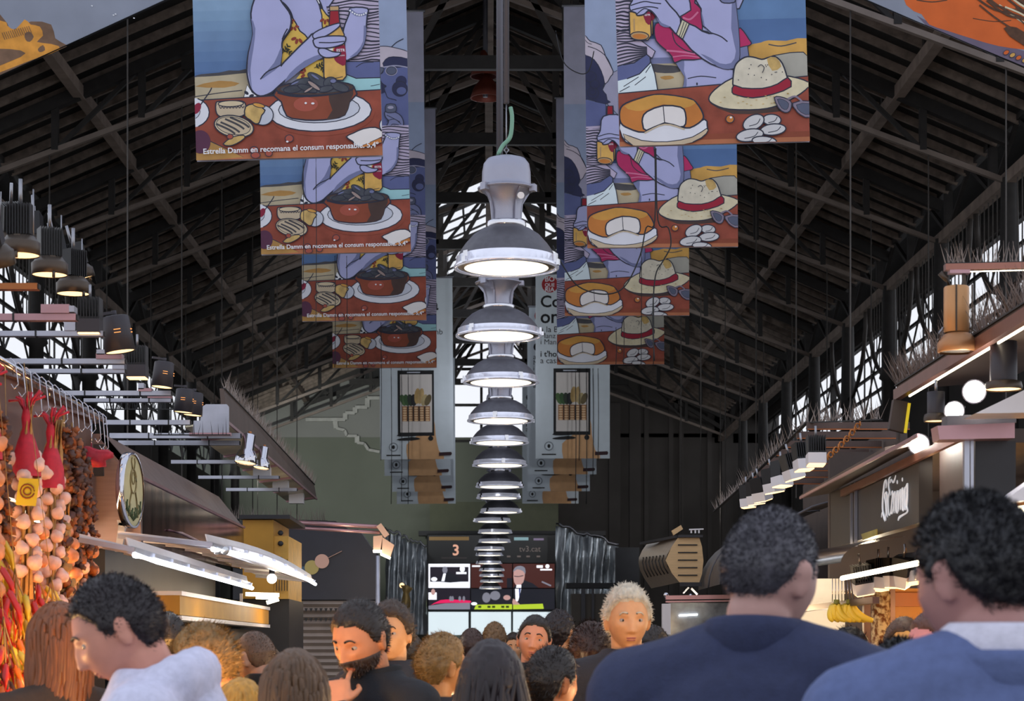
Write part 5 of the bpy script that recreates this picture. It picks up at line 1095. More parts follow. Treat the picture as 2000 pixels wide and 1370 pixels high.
mf = M('crumpled_foil', 'a8aeb4', .25, .6, var=.5, vscale=1.2, bump=.6, bscale=6)
def foil(label, pts, seed):
    t = thing('plastic_curtain', label, 'curtain', P(pts[0][0], pts[0][1], 48), 'crumpled clear curtains at the far end'); r = random.Random(seed)
    n = 18; b = one(mf); top = [(pts[0][0] + (pts[1][0] - pts[0][0]) * i / n, pts[0][1] + (pts[1][1] - pts[0][1]) * (i / n) + r.uniform(-5, 5)) for i in range(n + 1)]
    rings = []
    for j in range(9): rings.append([P(x + r.uniform(-1.5, 1.5), y + (1240 - y) * j / 8, 48) + Vector((0, .18 * math.sin(i * 1.7 + j * .4) + r.uniform(-.05, .05), 0)) for i, (x, y) in enumerate(top)])
    b.loft(rings, False, False); b.build('sheet', parent=t); b = one(m_steel); b.tube([P(x, y - 4, 48) for x, y in top], .03, 6); b.build('top_rail', parent=t)
foil('crumpled clear curtain left of the television screens', [(752, 1038), (834, 1070)], 3); foil('crumpled clear curtain right of the television screens', [(1086, 1030), (1208, 1066)], 4)
t = thing('hanging_figure', 'small lit golden figure hanging in front of the left curtain', 'decoration', P(793, 1160, 40)); b = one(M('gold_figure', 'c9a86a', .4, .4, var=.2)); b.loft([[P(x, y, 40) + Vector((0, .12 * s_, 0)) for s_ in (-1, 1)] + [P(x2, y, 40) + Vector((0, .12 * s_, 0)) for s_ in (1, -1)] for x, x2, y in ((785, 800, 1200), (784, 802, 1175), (788, 798, 1160), (786, 806, 1150), (782, 796, 1144))]); b.build('body', parent=t)
b = one(m_warm); b.ball(P(785, 1144, 40), .05, 8, 6); b.build('glow', parent=t)

for p, e_, c_ in (((-1.92, 7.2, CAMZ + .2), 7, (1, .58, .22)), ((-1.92, 8.2, CAMZ + .28), 8, (1, .5, .16)), ((-1.92, 9.1, CAMZ + .3), 8, (1, .5, .16)), ((-1.3, 4.7, 1.35), 7, (1, .55, .22)), ((-1.38, 7.4, CAMZ - .2), 13, (1, .42, .1)), ((-1.4, 8.6, CAMZ - .1), 13, (1, .48, .13)), ((-1.3, 6.2, 1.15), 10, (1, .55, .2)), ((-2.2, 8.4, CAMZ + 1.0), 5, (1, .8, .6)), ((-1.35, 11, CAMZ + .05), 3, (1, .8, .55)), ((-1.2, 14, CAMZ + .3), 9, (1, .75, .5)), ((-1.0, 17.6, 2.2), 9, (1, .75, .5))): bulb('warm_fill', p, e_, c_)  # unseen warm points added to light left-hand goods and faces
# ------------------------------------------------------------------ right stalls
RXX = 1.9
m_brn = M('brown_board', '4c403c', .6, .1, var=.2, vscale=5); m_gls = M('gloss_awning', '3a302e', .15, .6, var=.3, vscale=5)
t = thing('corner_shop', 'dark stall carrying the sign with white script lettering', 'stall', (2.6, 10, 0))
def RZ_(py, d): return CAMZ + (VY - py) * d / F
b = one(M('dark_sign_wall', '3b3632', .5, .1, var=.2, vscale=4)); b.prism([(RXX, 9.05, CAMZ + .86), (RXX, 11.4, CAMZ + .86), (RXX, 11.4, CAMZ + .55), (RXX, 9.05, CAMZ + .55)], (.06, 0, 0)); b.build('sign_panel', parent=t)
b = one(m_brn); b.box((2.5, 10.2, CAMZ + .9), (1.1, 3.0, .06)); b.box((2.5, 11.45, 1.35), (1.2, .06, 2.6)); b.build('shell', parent=t)
b = one(m_brn); b.prism([(RXX + .08, 8.2, CAMZ + .95), (RXX + .08, 9.0, CAMZ + .95), (RXX + .08, 9.0, CAMZ + .3), (RXX + .08, 8.2, CAMZ + .3)], (.05, 0, 0)); b.build('brown_side', parent=t)
b = one(m_dark); b.prism([P(1905, 862, 8.0), P(1984, 862, 8.0), P(1984, 1010, 8.0), P(1905, 1010, 8.0)], (0, .06, 0)); b.build('grey_panel', parent=t)
b = one(m_alu); b.bar(P(1887, 860, 8.0), P(1887, 1010, 8.0), .02, .03); b.bar(P(1897, 860, 8.0), P(1897, 1010, 8.0), .012, .03); b.build('white_post', parent=t)
b = one(m_alu); b.bar((RXX - .01, 10.55, CAMZ + .85), (RXX - .01, 10.55, CAMZ + .52), .015, .015); b.bar((RXX - .01, 10.68, CAMZ + .85), (RXX - .01, 10.68, CAMZ + .52), .012, .012); b.build('sign_frame', parent=t)
b = one(m_brn); b.prism([(RXX, 9.0, CAMZ + .895), (RXX, 11.45, CAMZ + .86), (RXX - .16, 11.45, CAMZ + .83), (RXX - .16, 9.0, CAMZ + .86)], (0, 0, .02)); b.mat(m_pinkalu); b.bar((RXX - .16, 8.3, CAMZ + .86), (RXX - .16, 11.45, CAMZ + .835), .01, .014); b.build('eaves', parent=t)
b = one(M('copper_strip', '8a5a48', .4, .6, var=.2)); b.bar((RXX - .02, 8.2, CAMZ + .84), (RXX - .02, 10.9, CAMZ + .82), .02, .035); b.build('copper_strip', parent=t)
# script sign letters, thick pen strokes on the panel
b = one(M('white_script', 'e8ebf2', .4, emit='e8ebf2', es=.25))
SX = RXX - .006
def sp(u, v): d = 1.9 * F / (u - VX); return Vector((SX, d, CAMZ + (VY - v) * d / F))
def pen(pts, w, k=5):
    pts = smooth_open(pts, k); q = [sp(*p) for p in pts]; b.tube(q, w, 5, taper=lambda f_: w * (.55 + .6 * math.sin(PI * min(1, max(0, f_)))))
for st, w in (([(1724, 1011), (1726, 1001), (1730, 1016), (1732, 1014), (1727, 998), (1727, 975), (1730, 945), (1733, 938), (1734, 945), (1733, 954)], .009), ([(1730, 1019), (1733, 1008), (1733, 990), (1731, 970), (1733, 962), (1735, 966), (1734, 990), (1736, 1011)], .008), ([(1742, 932), (1739, 936), (1738, 950), (1740, 962), (1737, 975), (1738, 1000), (1740, 1007), (1743, 998)], .009), ([(1741, 944), (1743, 937), (1747, 943), (1750, 937), (1752, 929)], .008), ([(1742, 968), (1745, 960), (1746, 964), (1744, 990), (1743, 1003), (1746, 1001), (1748, 985), (1747, 962)], .007),
            ([(1748, 1003), (1748, 975), (1750, 962), (1751, 966), (1750, 1003)], .007), ([(1752, 1003), (1753, 975), (1755, 960), (1756, 966), (1754, 1000), (1757, 996), (1758, 958)], .007), ([(1758, 999), (1759, 975), (1761, 958), (1762, 962), (1761, 997)], .007), ([(1762, 997), (1763, 975), (1765, 955), (1766, 960), (1765, 996), (1768, 990)], .007), ([(1767, 956), (1766, 996), (1769, 993)], .007), ([(1773, 952), (1769, 956), (1769, 990), (1771, 996), (1774, 990)], .007), ([(1774, 945), (1771, 956), (1771, 985), (1773, 993), (1775, 975), (1775, 945), (1774, 970), (1773, 985), (1775, 1000), (1766, 1006), (1759, 1010), (1757, 1017), (1760, 1012), (1772, 1004)], .008),
            ([(1755, 938), (1755, 946)], .007), ([(1765, 933), (1765, 941)], .007)): pen(st, w * .5)
b.build('script_lettering', parent=t)
b = one(m_gls); n = 10
rings = []
for yy in (9.2, 11.0):
    rings.append([(RXX - .02 - .3 * math.sin(k * PI / 2 / n), yy, CAMZ + .38 + .12 * math.cos(k * PI / 2 / n) + (.03 if yy > 10 else 0)) for k in range(n + 1)])
b.loft(rings, False, False); b.build('rounded_awning', parent=t)
b = one(M('olive_sticker', 'b0a050', .5, var=.3)); b.prism([sp(1692, 1044) + Vector((-.02, 0, 0)), sp(1722, 1034) + Vector((-.02, 0, 0)), sp(1722, 1046) + Vector((-.02, 0, 0)), sp(1695, 1056) + Vector((-.02, 0, 0))], (.006, 0, 0)); b.build('sticker', parent=t)
b = one(m_wtube); q = lambda px, py: Vector((1.62, 1.62 * F / (px - VX), CAMZ + (VY - py) * 1.62 / (px - VX))); b.cyl(q(1645, 1130), q(1795, 1100), .011, n=8); b.build('light_tube', parent=t)
b = one(m_amber); b.box((2.5, 9.3, 1.2), (.06, 2.6, 2.2)); b.build('back_board', parent=t)
b = one(m_amber); b.box(P(1780, 1215, 10.5), (.22, .05, .34)); b.mat(M('orange_beam', 'b0601c', .5)); b.box(P(1780, 1172, 10.45), (.24, .06, .07)); b.build('orange_panel', parent=t)
b = one(M('lit_tiles', 'e8dcc4', .3, 0, var=.1)); b.box((1.83, 11.35, 1.72), (.28, .04, .44)); b.build('tiled_back', parent=t)
b = one(m_copd); b.bar((1.72, 9.1, CAMZ + .21), (1.72, 11.2, CAMZ + .21), .03, .03); b.build('hook_rail', parent=t)
b = one(M('counter_top', '8a6a44', .5, 0, var=.2)); b.box((2.1, 10.2, .9), (.5, 2.4, .06)); b.mat(m_brn); b.box((2.15, 10.2, .44), (.4, 2.3, .86)); b.build('counter', parent=t)
t = thing('mosaic_column', 'column clad with pale mosaic between dark strips', 'column', (P(1720, 0, 10.4).x, 10.4, 0)); cx = P(1720, 0, 10.4).x
mm = M('mosaic', 'e0c8a0', .35, 0, mix2='7a4a2a', vscale=46); b = one(mm); b.cyl((cx, 10.4, 0), (cx, 10.4, RZ_(1150, 10.4)), .05, n=20); b.build('shaft', parent=t); b = one(m_copd); b.bar((cx - .06, 10.42, 0), (cx - .06, 10.42, RZ_(1150, 10.4)), .05); b.bar((cx + .06, 10.42, 0), (cx + .06, 10.42, RZ_(1150, 10.4)), .03); b.build('edge_strips', parent=t)
# spots under the awning
s0 = None
for i, (px, py, rx) in enumerate([(1688, 1160, 10), (1714, 1152, -4), (1735, 1148, 0), (1757, 1145, 12), (1778, 1140, -8), (1796, 1132, 14)]):
    o = put(s0, lambda l: spot_led(l, m_white, 'white finned spotlights under the awning'), px, py, 9.6, 'white finned spotlight under the awning, %s from the bananas' % ordinal(i), (rx, -rx, 20 * i), .95); s0 = s0 or o
# bananas
m_ban = M('banana', 'dcc040', .4, 0, var=.15, vscale=12); m_bst = M('banana_stem', '7a7a30', .6)
for i, (px, n, lb) in enumerate([(1634, 5, 'bunch of bananas hanging on wires, left one'), (1658, 6, 'bunch of bananas hanging on wires, right one')]):
    d = 9.7; o0 = P(px, 1180, d); t = thing('banana_bunch', lb, 'bananas', o0, 'banana bunches under the rail')
    for k in range(n):
        b = one(m_ban); pts = [o0 + Vector(((k - n / 2) * .021 * (.3 + s_) + .055 * s_ * s_, -.012 * (k % 2) + .02 * math.sin(k * 2.0) * s_, -.13 * s_ + .05 * s_ * s_)) for s_ in (0, .25, .5, .75, 1.0)]
        b.tube(smooth_open([tuple(p) for p in pts], 3), .016, 8, taper=lambda f_: .005 + .0125 * math.sin(PI * min(1, max(0, .12 + f_ * .8))) ** .6); b.build('banana', parent=t)
    b = one(m_bst); b.cyl(o0 + Vector((0, 0, .02)), o0 - Vector((0, 0, .012)), .014, n=8); b.build('stem', parent=t)
    b = one(m_chr)
    for k in range(4): b.cyl(o0 + Vector((.015 * k - .02, 0, .01)), o0 + Vector((.015 * k - .02, 0, .12)), .002, n=4)
    b.build('wires', parent=t)
for p, e_, c_ in (((1.95, 10.6, 1.95), 6, (1, .85, .62)), ((2.2, 9.8, 1.75), 6, (1, .72, .35)), ((1.55, 9.0, 1.5), 6, (1, .62, .3)), ((1.8, 10.9, 1.5), 4, (1, .9, .75)), ((1.5, 12, 1.75), 6, (1, .7, .4)), ((1.25, 5.2, 1.2), 12, (1, .58, .25)), ((.75, 6.9, 1.25), 12, (1, .62, .3)), ((-.75, 5.6, 1.3), 14, (1, .6, .28)), ((.12, 8.0, 1.1), 13, (1, .65, .35)), ((.3, 9.2, 1.35), 8, (1, .62, .3)), ((-1.25, 6.6, 1.3), 12, (1, .58, .25)), ((-.6, 16, 1.1), 12, (1, .68, .4))): bulb('warm_fill', p, e_, c_)  # more added warm fill, unseen, at the right shop and among the crowd

# upper canopy with spikes, can lights and glaring lamps
t = thing('upper_canopy', 'brown stall canopy rising over the script sign, spikes along its edge', 'canopy', (RXX, 8.4, CAMZ + 1.17))
b = one(m_copper); b.bar((RXX, 6.9, CAMZ + 1.176), (RXX, 9.55, CAMZ + 1.176), .03, .05); b.build('edge_rail', parent=t)
b = one(m_brn); b.prism([(RXX, 6.9, CAMZ + 1.2), (RXX, 9.55, CAMZ + 1.2), (RXX + .5, 9.55, CAMZ + 1.24), (RXX + .5, 6.9, CAMZ + 1.24)], (0, 0, .02)); b.build('board', parent=t)
b = one(m_wtube); b.bar((RXX + .03, 7.0, CAMZ + 1.155), (RXX + .03, 9.4, CAMZ + 1.155), .006, .01); b.build('led_line', parent=t)
b = one(m_brn); b.prism([P(1746, 780, 9.5), P(1776, 786, 9.5), P(1768, 846, 9.5), P(1737, 838, 9.5)], (0, .05, 0)); b.mat(M('yellow_edge', 'c8b020', .5, emit='c8b020', es=.5)); b.bar(P(1776, 788, 9.49), P(1768, 846, 9.49), .012, .012); b.build('end_plate', parent=t)
spikes('dense bird spikes along the brown canopy over the script sign', [(RXX, 6.9, CAMZ + 1.22), (RXX, 9.55, CAMZ + 1.22), (RXX + .15, 9.55, CAMZ + 1.22)], 700, .16, 21, M('dark_spike', '6a5c56', .5, .3), .07)
def glare(label, px, py, d, r, dirv):
    t = thing('glare_spotlight', label, 'spotlight', P(px, py, d), 'glaring lamps on the right'); c = P(px, py, d); ax = Vector(dirv).normalized()
    b = one(m_can); b.lathe([(.001, -.12), (r * .8, -.12), (r * .9, -.05), (r * 1.15, 0), (r * 1.15, .01), (r * .98, .008)], c, 22, ax); b.build('housing', parent=t)
    b = one(M('glare_glass', 'ffffff', .3, emit='fff4e2', es=26)); b.lathe([(r, .004), (.001, .02)], c, 20, ax); b.build('lens', parent=t)
    b = one(m_fin)
    for k in range(7): b.cyl(c - ax * .12 + Vector(((k - 3) * r * .25, 0, 0)), c - ax * .2 + Vector(((k - 3) * r * .25, 0, 0)), .006, n=5)
    b.build('heatsink', parent=t); bulb('glare_bulb', c + ax * .06, 3, (1, .95, .86), .02)
glare('glaring white lamp, highest of three beside the brown canopy', 1903, 765, 8.0, .042, (-.3, -1, -.2)); glare('glaring warm lamp, middle of three by the can light', 1864, 803, 8.2, .036, (-.3, -1, -.2)); glare('glaring white lamp at the head of the script sign', 1795, 868, 9.0, .042, (-.3, -1, -.15))
def canlight(label, px, py0, py1, w, d, lit):
    t = thing('hanging_can_light', label, 'lamp', P(px, py1, d), 'can lights under the upper canopy'); c = P(px, py1, d); h = (py1 - py0) * d / F; r = w / 2 * d / F
    b = one(m_can); b.lathe([(r * .95, .02), (r, .03), (r, h), (.001, h)], c, 20); b.build('body', parent=t)
    b = one(m_white if lit else m_ring); b.lathe([(r * 1.35, 0), (r * 1.4, .012), (r * 1.3, .03), (r * .98, .035)], c, 22); b.build('rim', parent=t)
    b = one(m_cool if lit else m_warm); b.lathe([(r * 1.3, .004), (.001, .008)], c, 18); b.build('lens', parent=t)
    b = one(m_steel); b.cyl(c + Vector((0, 0, h)), c + Vector((0, 0, h + .05)), .006, n=6); b.build('stem', parent=t)
canlight('dark can light with a pale rim left of the glaring lamps', 1828, 766, 824, 34, 8.6, False); canlight('tall dark can light at the far right under the canopy', 1960, 668, 762, 52, 7.8, False)
t = thing('reflector_trough', 'white reflector trough right of the glaring lamps', 'reflector', P(1960, 795, 7.7)); b = one(m_white); b.prism([P(1905, 808, 7.7), P(2030, 748, 7.7), P(2030, 806, 7.7)], (0, .2, 0)); b.build('sheet', parent=t)
t = thing('pink_beam', 'rosy metal beam end above the grey panel', 'beam', P(1906, 845, 7.9)); b = one(m_pinkalu); b.prism([P(1831, 832, 7.9), P(1982, 826, 7.9), P(1982, 856, 7.9), P(1835, 859, 7.9)], (0, .12, 0)); b.build('front', parent=t); b = one(m_grey); b.prism([P(1850, 812, 7.95), P(1985, 808, 7.95), P(1985, 826, 7.95), P(1850, 831, 7.95)], (0, .1, 0)); b.build('upper_band', parent=t)
t = thing('hanging_lamp_shade', 'white lamp shade with a warm glow at the right edge', 'lamp', P(1990, 965, 6.6)); b = one(m_white); b.prism([P(1966, 975, 6.6), P(2030, 930, 6.6), P(2030, 975, 6.6), P(1972, 982, 6.6)], (0, .14, 0)); b.build('shade', parent=t); b = one(m_wtube); b.bar(P(1982, 996, 6.62), P(2030, 990, 6.62), .02, .02); b.build('tube', parent=t)
# beige cylinder spotlight on its copper bar
d = 8.0; t = thing('cylinder_spotlight', 'large beige cylinder spotlight with flared ring hanging from a copper bar', 'spotlight', P(1870, 690, d)); c = P(1868, 650, d); b = one(M('beige_enamel', 'b98a5c', .4, .3, var=.06)); r = .049
b.lathe([(.044, 0), (r, .004), (r, .175), (.045, .18), (.001, .18)], c, 28); b.build('cylinder', parent=t)
b = one(m_ring)
for px in (1862, 1893): b.bar(P(px, 560, d) + Vector((0, -.05, 0)), P(px, 650, d) + Vector((0, -.05, 0)), .006, .004)
b.build('seams', parent=t)
b = one(M('beige_ring', 'a87850', .4, .4, var=.06)); b.lathe([(.04, 0), (.055, -.01), (.074, -.035), (.078, -.045), (.076, -.075), (.07, -.078)], c + Vector((.004, 0, 0)), 30); b.build('flared_ring', parent=t)
b = one(m_ring); b.lathe([(.07, -.07), (.001, -.05)], c, 20); b.build('lens', parent=t)
b = one(m_steel); b.tube([c + Vector((-.07, 0, -.03)), c + Vector((-.066, 0, .0)), c + Vector((-.05, 0, .02))], .005, 5); b.tube([c + Vector((.085, 0, -.05)), c + Vector((.08, 0, .0)), c + Vector((.05, 0, .02))], .005, 5); b.build('clips', parent=t)
b = one(m_ring); b.bar(P(1884, 560, d), P(1882, 534, d), .012, .012); b.tube([P(1855, 560, d), P(1848, 545, d), P(1836, 533, d)], .012, 6); b.build('arm', parent=t)
t = thing('copper_rail', 'copper rail carrying the beige cylinder spotlight', 'rail', P(1920, 523, 8.0)); b = one(m_copper); b.bar(P(1845, 523, 8.0), P(2040, 519, 8.0), .04, .024); b.mat(m_wtube); b.bar(P(1890, 531, 7.99), P(2040, 527, 7.99), .004, .003); b.build('rail_bar', parent=t); b = one(m_pinkalu); b.box(P(1873, 532, 8.0), (.08, .04, .014)); b.build('adaptor', parent=t)
spikes('bird spikes on the copper rail with the beige spotlight', [P(1845, 516, 8.0), P(2030, 512, 8.0)], 50, .09, 31, None, .03)
# slatted light canopy farther on, with finned spots and an orange chain
t = thing('slatted_canopy', 'canopy of brown copper-edged slats left of the glaring lamps', 'canopy', (2.35, 12.8, CAMZ + 1.1))
for px, py in [(1576, 832), (1556, 850), (1535, 868), (1516, 884), (1498, 900), (1481, 914), (1464, 927), (1450, 940)]:
    d = 1.75 * F / (px - VX); p = P(px, py, d)
    b = one(M('brown_slat', '5a4a46', .45, .5, var=.25, vscale=6)); b.bar(p, p + Vector((.56, 0, .0)), .05, .035); sl_ = b.build('slat', parent=t); b = one(M('copper_edge', 'a0603c', .35, .7)); b.bar(p + Vector((0, -.02, -.022)), p + Vector((.56, -.02, -.022)), .02, .006); b.build('copper_edge', parent=sl_)
b = one(m_brn); b.prism([(2.33, 11.6, CAMZ + 1.3), (2.33, 15.2, CAMZ + 1.2), (2.33, 15.2, CAMZ + .2), (2.33, 11.6, CAMZ + .4)], (.04, 0, 0)); b.build('backboard', parent=t)
s1_ = None
for i, (px, py, d, rx) in enumerate([(1594, 908, 10.2, 0), (1571, 918, 10.7, 5), (1553, 936, 11.1, 14), (1528, 950, 11.5, 0), (1513, 962, 11.9, 8), (1491, 978, 12.3, 14), (1478, 985, 12.7, 6), (1462, 991, 13.1, 0)]):
    o = put(s1_, lambda l: spot_led(l, m_white, 'white-rimmed finned spotlights on the slatted canopy'), px, py, d, 'white-rimmed finned spotlight below the brown slats, %s from the script sign' % ordinal(i), (-6, -rx, 10 * i), .98); s1_ = s1_ or o
t = thing('orange_chain', 'orange plastic chain slung across the brown slats', 'chain', P(1648, 860, 10.8)); b = one(M('orange_plastic', 'b8702c', .5, 0, var=.2))
pts = rope(P(1617, 893, 10.8), P(1680, 826, 10.8), .01, 12)
for i, p in enumerate(pts): b.tube([p + Vector(((.012 if i % 2 else .004) * math.cos(k * PI / 4), (.004 if i % 2 else .012) * math.cos(k * PI / 4), .015 * math.sin(k * PI / 4))) for k in range(8)], .004, 5, True)
b.build('links', parent=t)
spikes('bird spikes on top of the brown slats', [P(1450, 950, 14.0), P(1576, 826, 11.3), P(1720, 820, 10.5)], 170, .12, 33, None, .05)
spikes('short bird spikes beyond the last brown slat', [P(1395, 1000, 15.8), P(1450, 950, 14.2)], 60, .1, 34, None, .05)
# ribbed dark hoods and the wooden-ended hood
t = thing('ribbed_hood', 'row of dark rounded awning ribs behind the head of the man in the navy jacket', 'awning', (1.8, 14.4, CAMZ + .8))
for k in range(5):
    yy = 12.2 + k * .8; b = one(M('dark_awning', '4a4240', .5, .2, var=.2)); rings = []
    for y2 in (yy, yy + .74): rings.append([(2.1 - .45 * math.sin(a * PI / 16), y2, CAMZ + .45 + .42 * math.cos(a * PI / 16)) for a in range(9)])
    b.loft(rings, False, False); b.mat(m_grey); b.tube([Vector(p) for p in rings[0]], .008, 5); b.build('rib', parent=t)
d = 15.8; t = thing('wooden_ended_hood', 'rounded metal hood with a pale wooden end and five dark slots', 'hood', P(1320, 1095, d)); mw = M('pale_wood', 'c7a67a', .55, 0, var=.1, vscale=8, stretch=(1, 1, 8))
b = one(mw); b.prism([P(x, y, d) for x, y in ((1324, 1051), (1366, 1051), (1371, 1068), (1374, 1096), (1371, 1122), (1366, 1138), (1327, 1138), (1312, 1120), (1300, 1095), (1312, 1068))], (0, .05, 0)); b.mat(m_black)
for k in range(5): b.bar(P(1324, 1065 + k * 14.8, d) - Vector((0, .004, 0)), P(1362, 1065 + k * 14.8, d) - Vector((0, .004, 0)), .006, .009)
b.build('wooden_end', parent=t)
b = one(M('brushed_hood', 'b0a090', .3, .8, var=.15, stretch=(1, 8, 1))); c1 = [(1324, 1051), (1312, 1068), (1303, 1084), (1300, 1095), (1304, 1108), (1312, 1120), (1327, 1138)]; c2 = [(1264, 1062), (1254, 1076), (1248, 1090), (1247, 1100), (1250, 1114), (1258, 1130), (1272, 1150)]
b.loft([[P(x, y, d) for x, y in c1], [P(x, y, d + 1.6) for x, y in c2]], False, False); b.build('metal_hood', parent=t)
b = one(m_black)
for k in range(7):
    f_ = .1 + k * .12; b.tube([P(c1[j][0], c1[j][1], d).lerp(P(c2[j][0], c2[j][1], d + 1.6), f_) + Vector((-.004, -.004, 0)) for j in range(2, 6)], .006, 4)
b.build('rib_lines', parent=t)['kind'] = 'stuff'
b = one(m_dark); b.bar(P(1255, 1062, d + 1.5), P(1324, 1049, d), .05, .02); b.bar(P(1324, 1048, d), P(1372, 1048, d), .05, .02); b.bar(P(1328, 1142, d), P(1370, 1142, d), .05, .03); b.build('dark_edges', parent=t)
t = thing('clip_lamp', 'small pale clip lamp and rail on top of the wooden-ended hood', 'lamp', P(1325, 1035, d)); b = one(mw); b.prism([P(1312, 1037, d), P(1330, 1026, d), P(1334, 1034, d), P(1316, 1046, d)], (0, .05, 0)); b.build('head', parent=t); b = one(m_white); b.bar(P(1346, 1035, d), P(1374, 1034, d), .02, .01)
for px in (1350, 1358, 1365): b.bar(P(px, 1036, d), P(px, 1042, d), .012, .012)
b.build('rail_bar', parent=t)
t = thing('glass_counter', 'glass front counter with chrome rails under the wooden-ended hood', 'counter', P(1370, 1365, 15.0)); d = 15.0
b = one(M('speckled_glass', '787c80', .15, .2, var=.4, vscale=14)); b.prism([P(1307, 1178, d), P(1450, 1178, d), P(1450, 1290, d), P(1307, 1290, d)], (0, .1, 0)); b.build('glass_front', parent=t)
b = one(m_pinkalu); b.bar(P(1300, 1168, d), P(1450, 1166, d), .04, .03); b.bar(P(1300, 1176, d), P(1450, 1174, d), .03, .012); b.build('rails', parent=t)
b = one(m_chr); b.ball(P(1301, 1163, d), .02); b.bar(P(1350, 1150, d), P(1362, 1162, d), .015); b.bar(P(1334, 1160, d), P(1345, 1148, d), .012); b.ball(P(1349, 1164, d), .014); b.build('fittings', parent=t)
b = one(m_tube); b.bar(P(1326, 1203, d) - Vector((0, .01, 0)), P(1362, 1201, d) - Vector((0, .01, 0)), .01, .012); b.build('light_tube', parent=t)
b = one(m_white); b.bar(P(1301, 1180, d), P(1301, 1240, d), .06, .08); b.build('white_post', parent=t); b = one(m_dark); b.box((P(1380, 0, d).x, d + .3, .55), (.55, .5, 1.1)); b.build('base', parent=t)
t = thing('fridge_cabinet', 'grey cabinet standing far behind the grey-haired man', 'cabinet', P(1155, 1300, 40)); b = one(M('grey_cabinet', '6a625a', .6, 0, var=.1)); b.box((P(1165, 0, 40).x, 40, 1.3), (1.0, .5, 2.6)); b.build('body', parent=t); b = one(m_grey); b.bar(P(1139, 1150, 39.7), P(1139, 1300, 39.7), .08, .05); b.bar(P(1158, 1150, 39.7), P(1158, 1300, 39.7), .05, .05); b.build('door_edges', parent=t); b = one(m_dark); b.box(P(1165, 1145, 40), (1.2, .6, .1)); b.build('top', parent=t)
t = thing('rolling_gate', 'dark panelled gate at the far right beside the end wall', 'gate', P(1255, 1265, 44)); b = one(m_dark); b.box(Vector((P(1225, 1125, 44).x, 44, 1.85)), (.5, .3, 3.7)); b.build('panel', parent=t)
# loose black cables slung in front of the banners on both sides
def cable(label, pts, d, r=.006):
    o = one(m_black); o.tube([P(x, y, d) for x, y in smooth_open(pts, 5)], r, 5); q = o.build('hanging_cable', org=P(pts[0][0], pts[0][1], d)); tag(q, label, 'cable', 'loose cables in front of the banners')
cable('looped black cable sagging across the right cheeses', [(1085, 60), (1100, 120), (1130, 143), (1150, 138), (1160, 100)], 18.3, .005)
cable('black cable loop over the second and third right banners', [(1279, 270), (1279, 430), (1262, 445), (1250, 500), (1220, 560), (1180, 575), (1130, 560), (1100, 520), (1080, 480)], 17.5)
cable('black cable curling beside the second right straw hat', [(1281, 290), (1285, 430), (1305, 445), (1310, 480), (1295, 510), (1280, 540), (1275, 620), (1278, 705)], 17.7)
for i, (px, y0, y1) in enumerate([(1252, 440, 712), (1276, 560, 712), (1218, 620, 712), (1203, 640, 712)]): cable('thin black cable hanging over the right banners, %s of its kind' % ordinal(i), [(px, y0), (px + 1, (y0 + y1) / 2), (px, y1)], 22.0, .004)
for i, (px, y0, y1, d) in enumerate([(592, 308, 560, 18.4), (617, 308, 640, 18.4), (654, 500, 718, 22.0), (677, 500, 718, 22.0), (744, 630, 900, 26.6), (764, 720, 985, 36.0), (784, 720, 980, 36.0), (797, 720, 985, 36.0)]): cable('thin black cable hanging over the left banners, %s of its kind' % ordinal(i), [(px, y0), (px + 1, (y0 + y1) / 2), (px, y1)], d, .0035 * d / 20)
for i, (px, y0, y1) in enumerate([(1124, 720, 985), (1131, 720, 900), (1145, 720, 985), (1158, 720, 930), (1168, 720, 900)]): cable('thin black cable hanging over the right posters, %s of its kind' % ordinal(i), [(px, y0), (px + 1, (y0 + y1) / 2), (px, y1)], 36.0, .007)
# ------------------------------------------------------------------ people
def gs(x, z, cx, cz, sx, sz): return math.exp(-((x - cx) / sx) ** 2 - ((z - cz) / sz) ** 2)
def sstep(a, b, x): t = min(1, max(0, (x - a) / (b - a))); return t * t * (3 - 2 * t)
def headp(s):
    """point of a head (face to +Y, eyes at z 0) in the direction of unit vector s"""
    x, y, z = s.x * .075, s.y * .098, s.z * .118
    if s.z < 0:
        t = -s.z; x *= 1 - .30 * t ** 1.7
        y *= (1 - .5 * t ** 1.2) if s.y < 0 else (1 - .12 * t)
        if s.y > 0: y += .016 * t * s.y
    else:
        if s.y > 0: y *= 1 - .05 * s.z
        else: y *= 1.03; x *= 1.03
    w = sstep(.15, .6, s.y)
    if w > 0:
        ax = abs(x); t = min(1, max(0, (.008 - z) / .052)); cut = sstep(-.053, -.045, z) * sstep(.02, .0, z)
        y += w * (.005 * gs(ax, z, .028, .018, .02, .008) - .012 * gs(ax, z, .031, -.001, .016, .011) + (.004 + .021 * t) * math.exp(-(ax / (.0085 + .005 * t)) ** 2) * cut
                  + .007 * gs(ax, z, .013, -.043, .007, .007) + .004 * gs(ax, z, .045, -.024, .018, .018) + .0055 * gs(x, z, 0, -.066, .022, .0045) + .0065 * gs(x, z, 0, -.077, .019, .005) - .0035 * gs(x, z, 0, -.0715, .02, .0022) - .004 * gs(x, z, 0, -.088, .02, .006) + .008 * gs(x, z, 0, -.104, .022, .014))
    return Vector((x, y, z))
def sphere_dirs(nu, nv):
    return [[Vector((math.sin(PI * j / nv) * math.sin(2 * PI * i / nu), math.sin(PI * j / nv) * math.cos(2 * PI * i / nu), math.cos(PI * j / nv))) for i in range(nu)] for j in range(nv + 1)]
HC = Vector((0, .012, 1.632)); NP = Vector((0, -.015, 1.51))
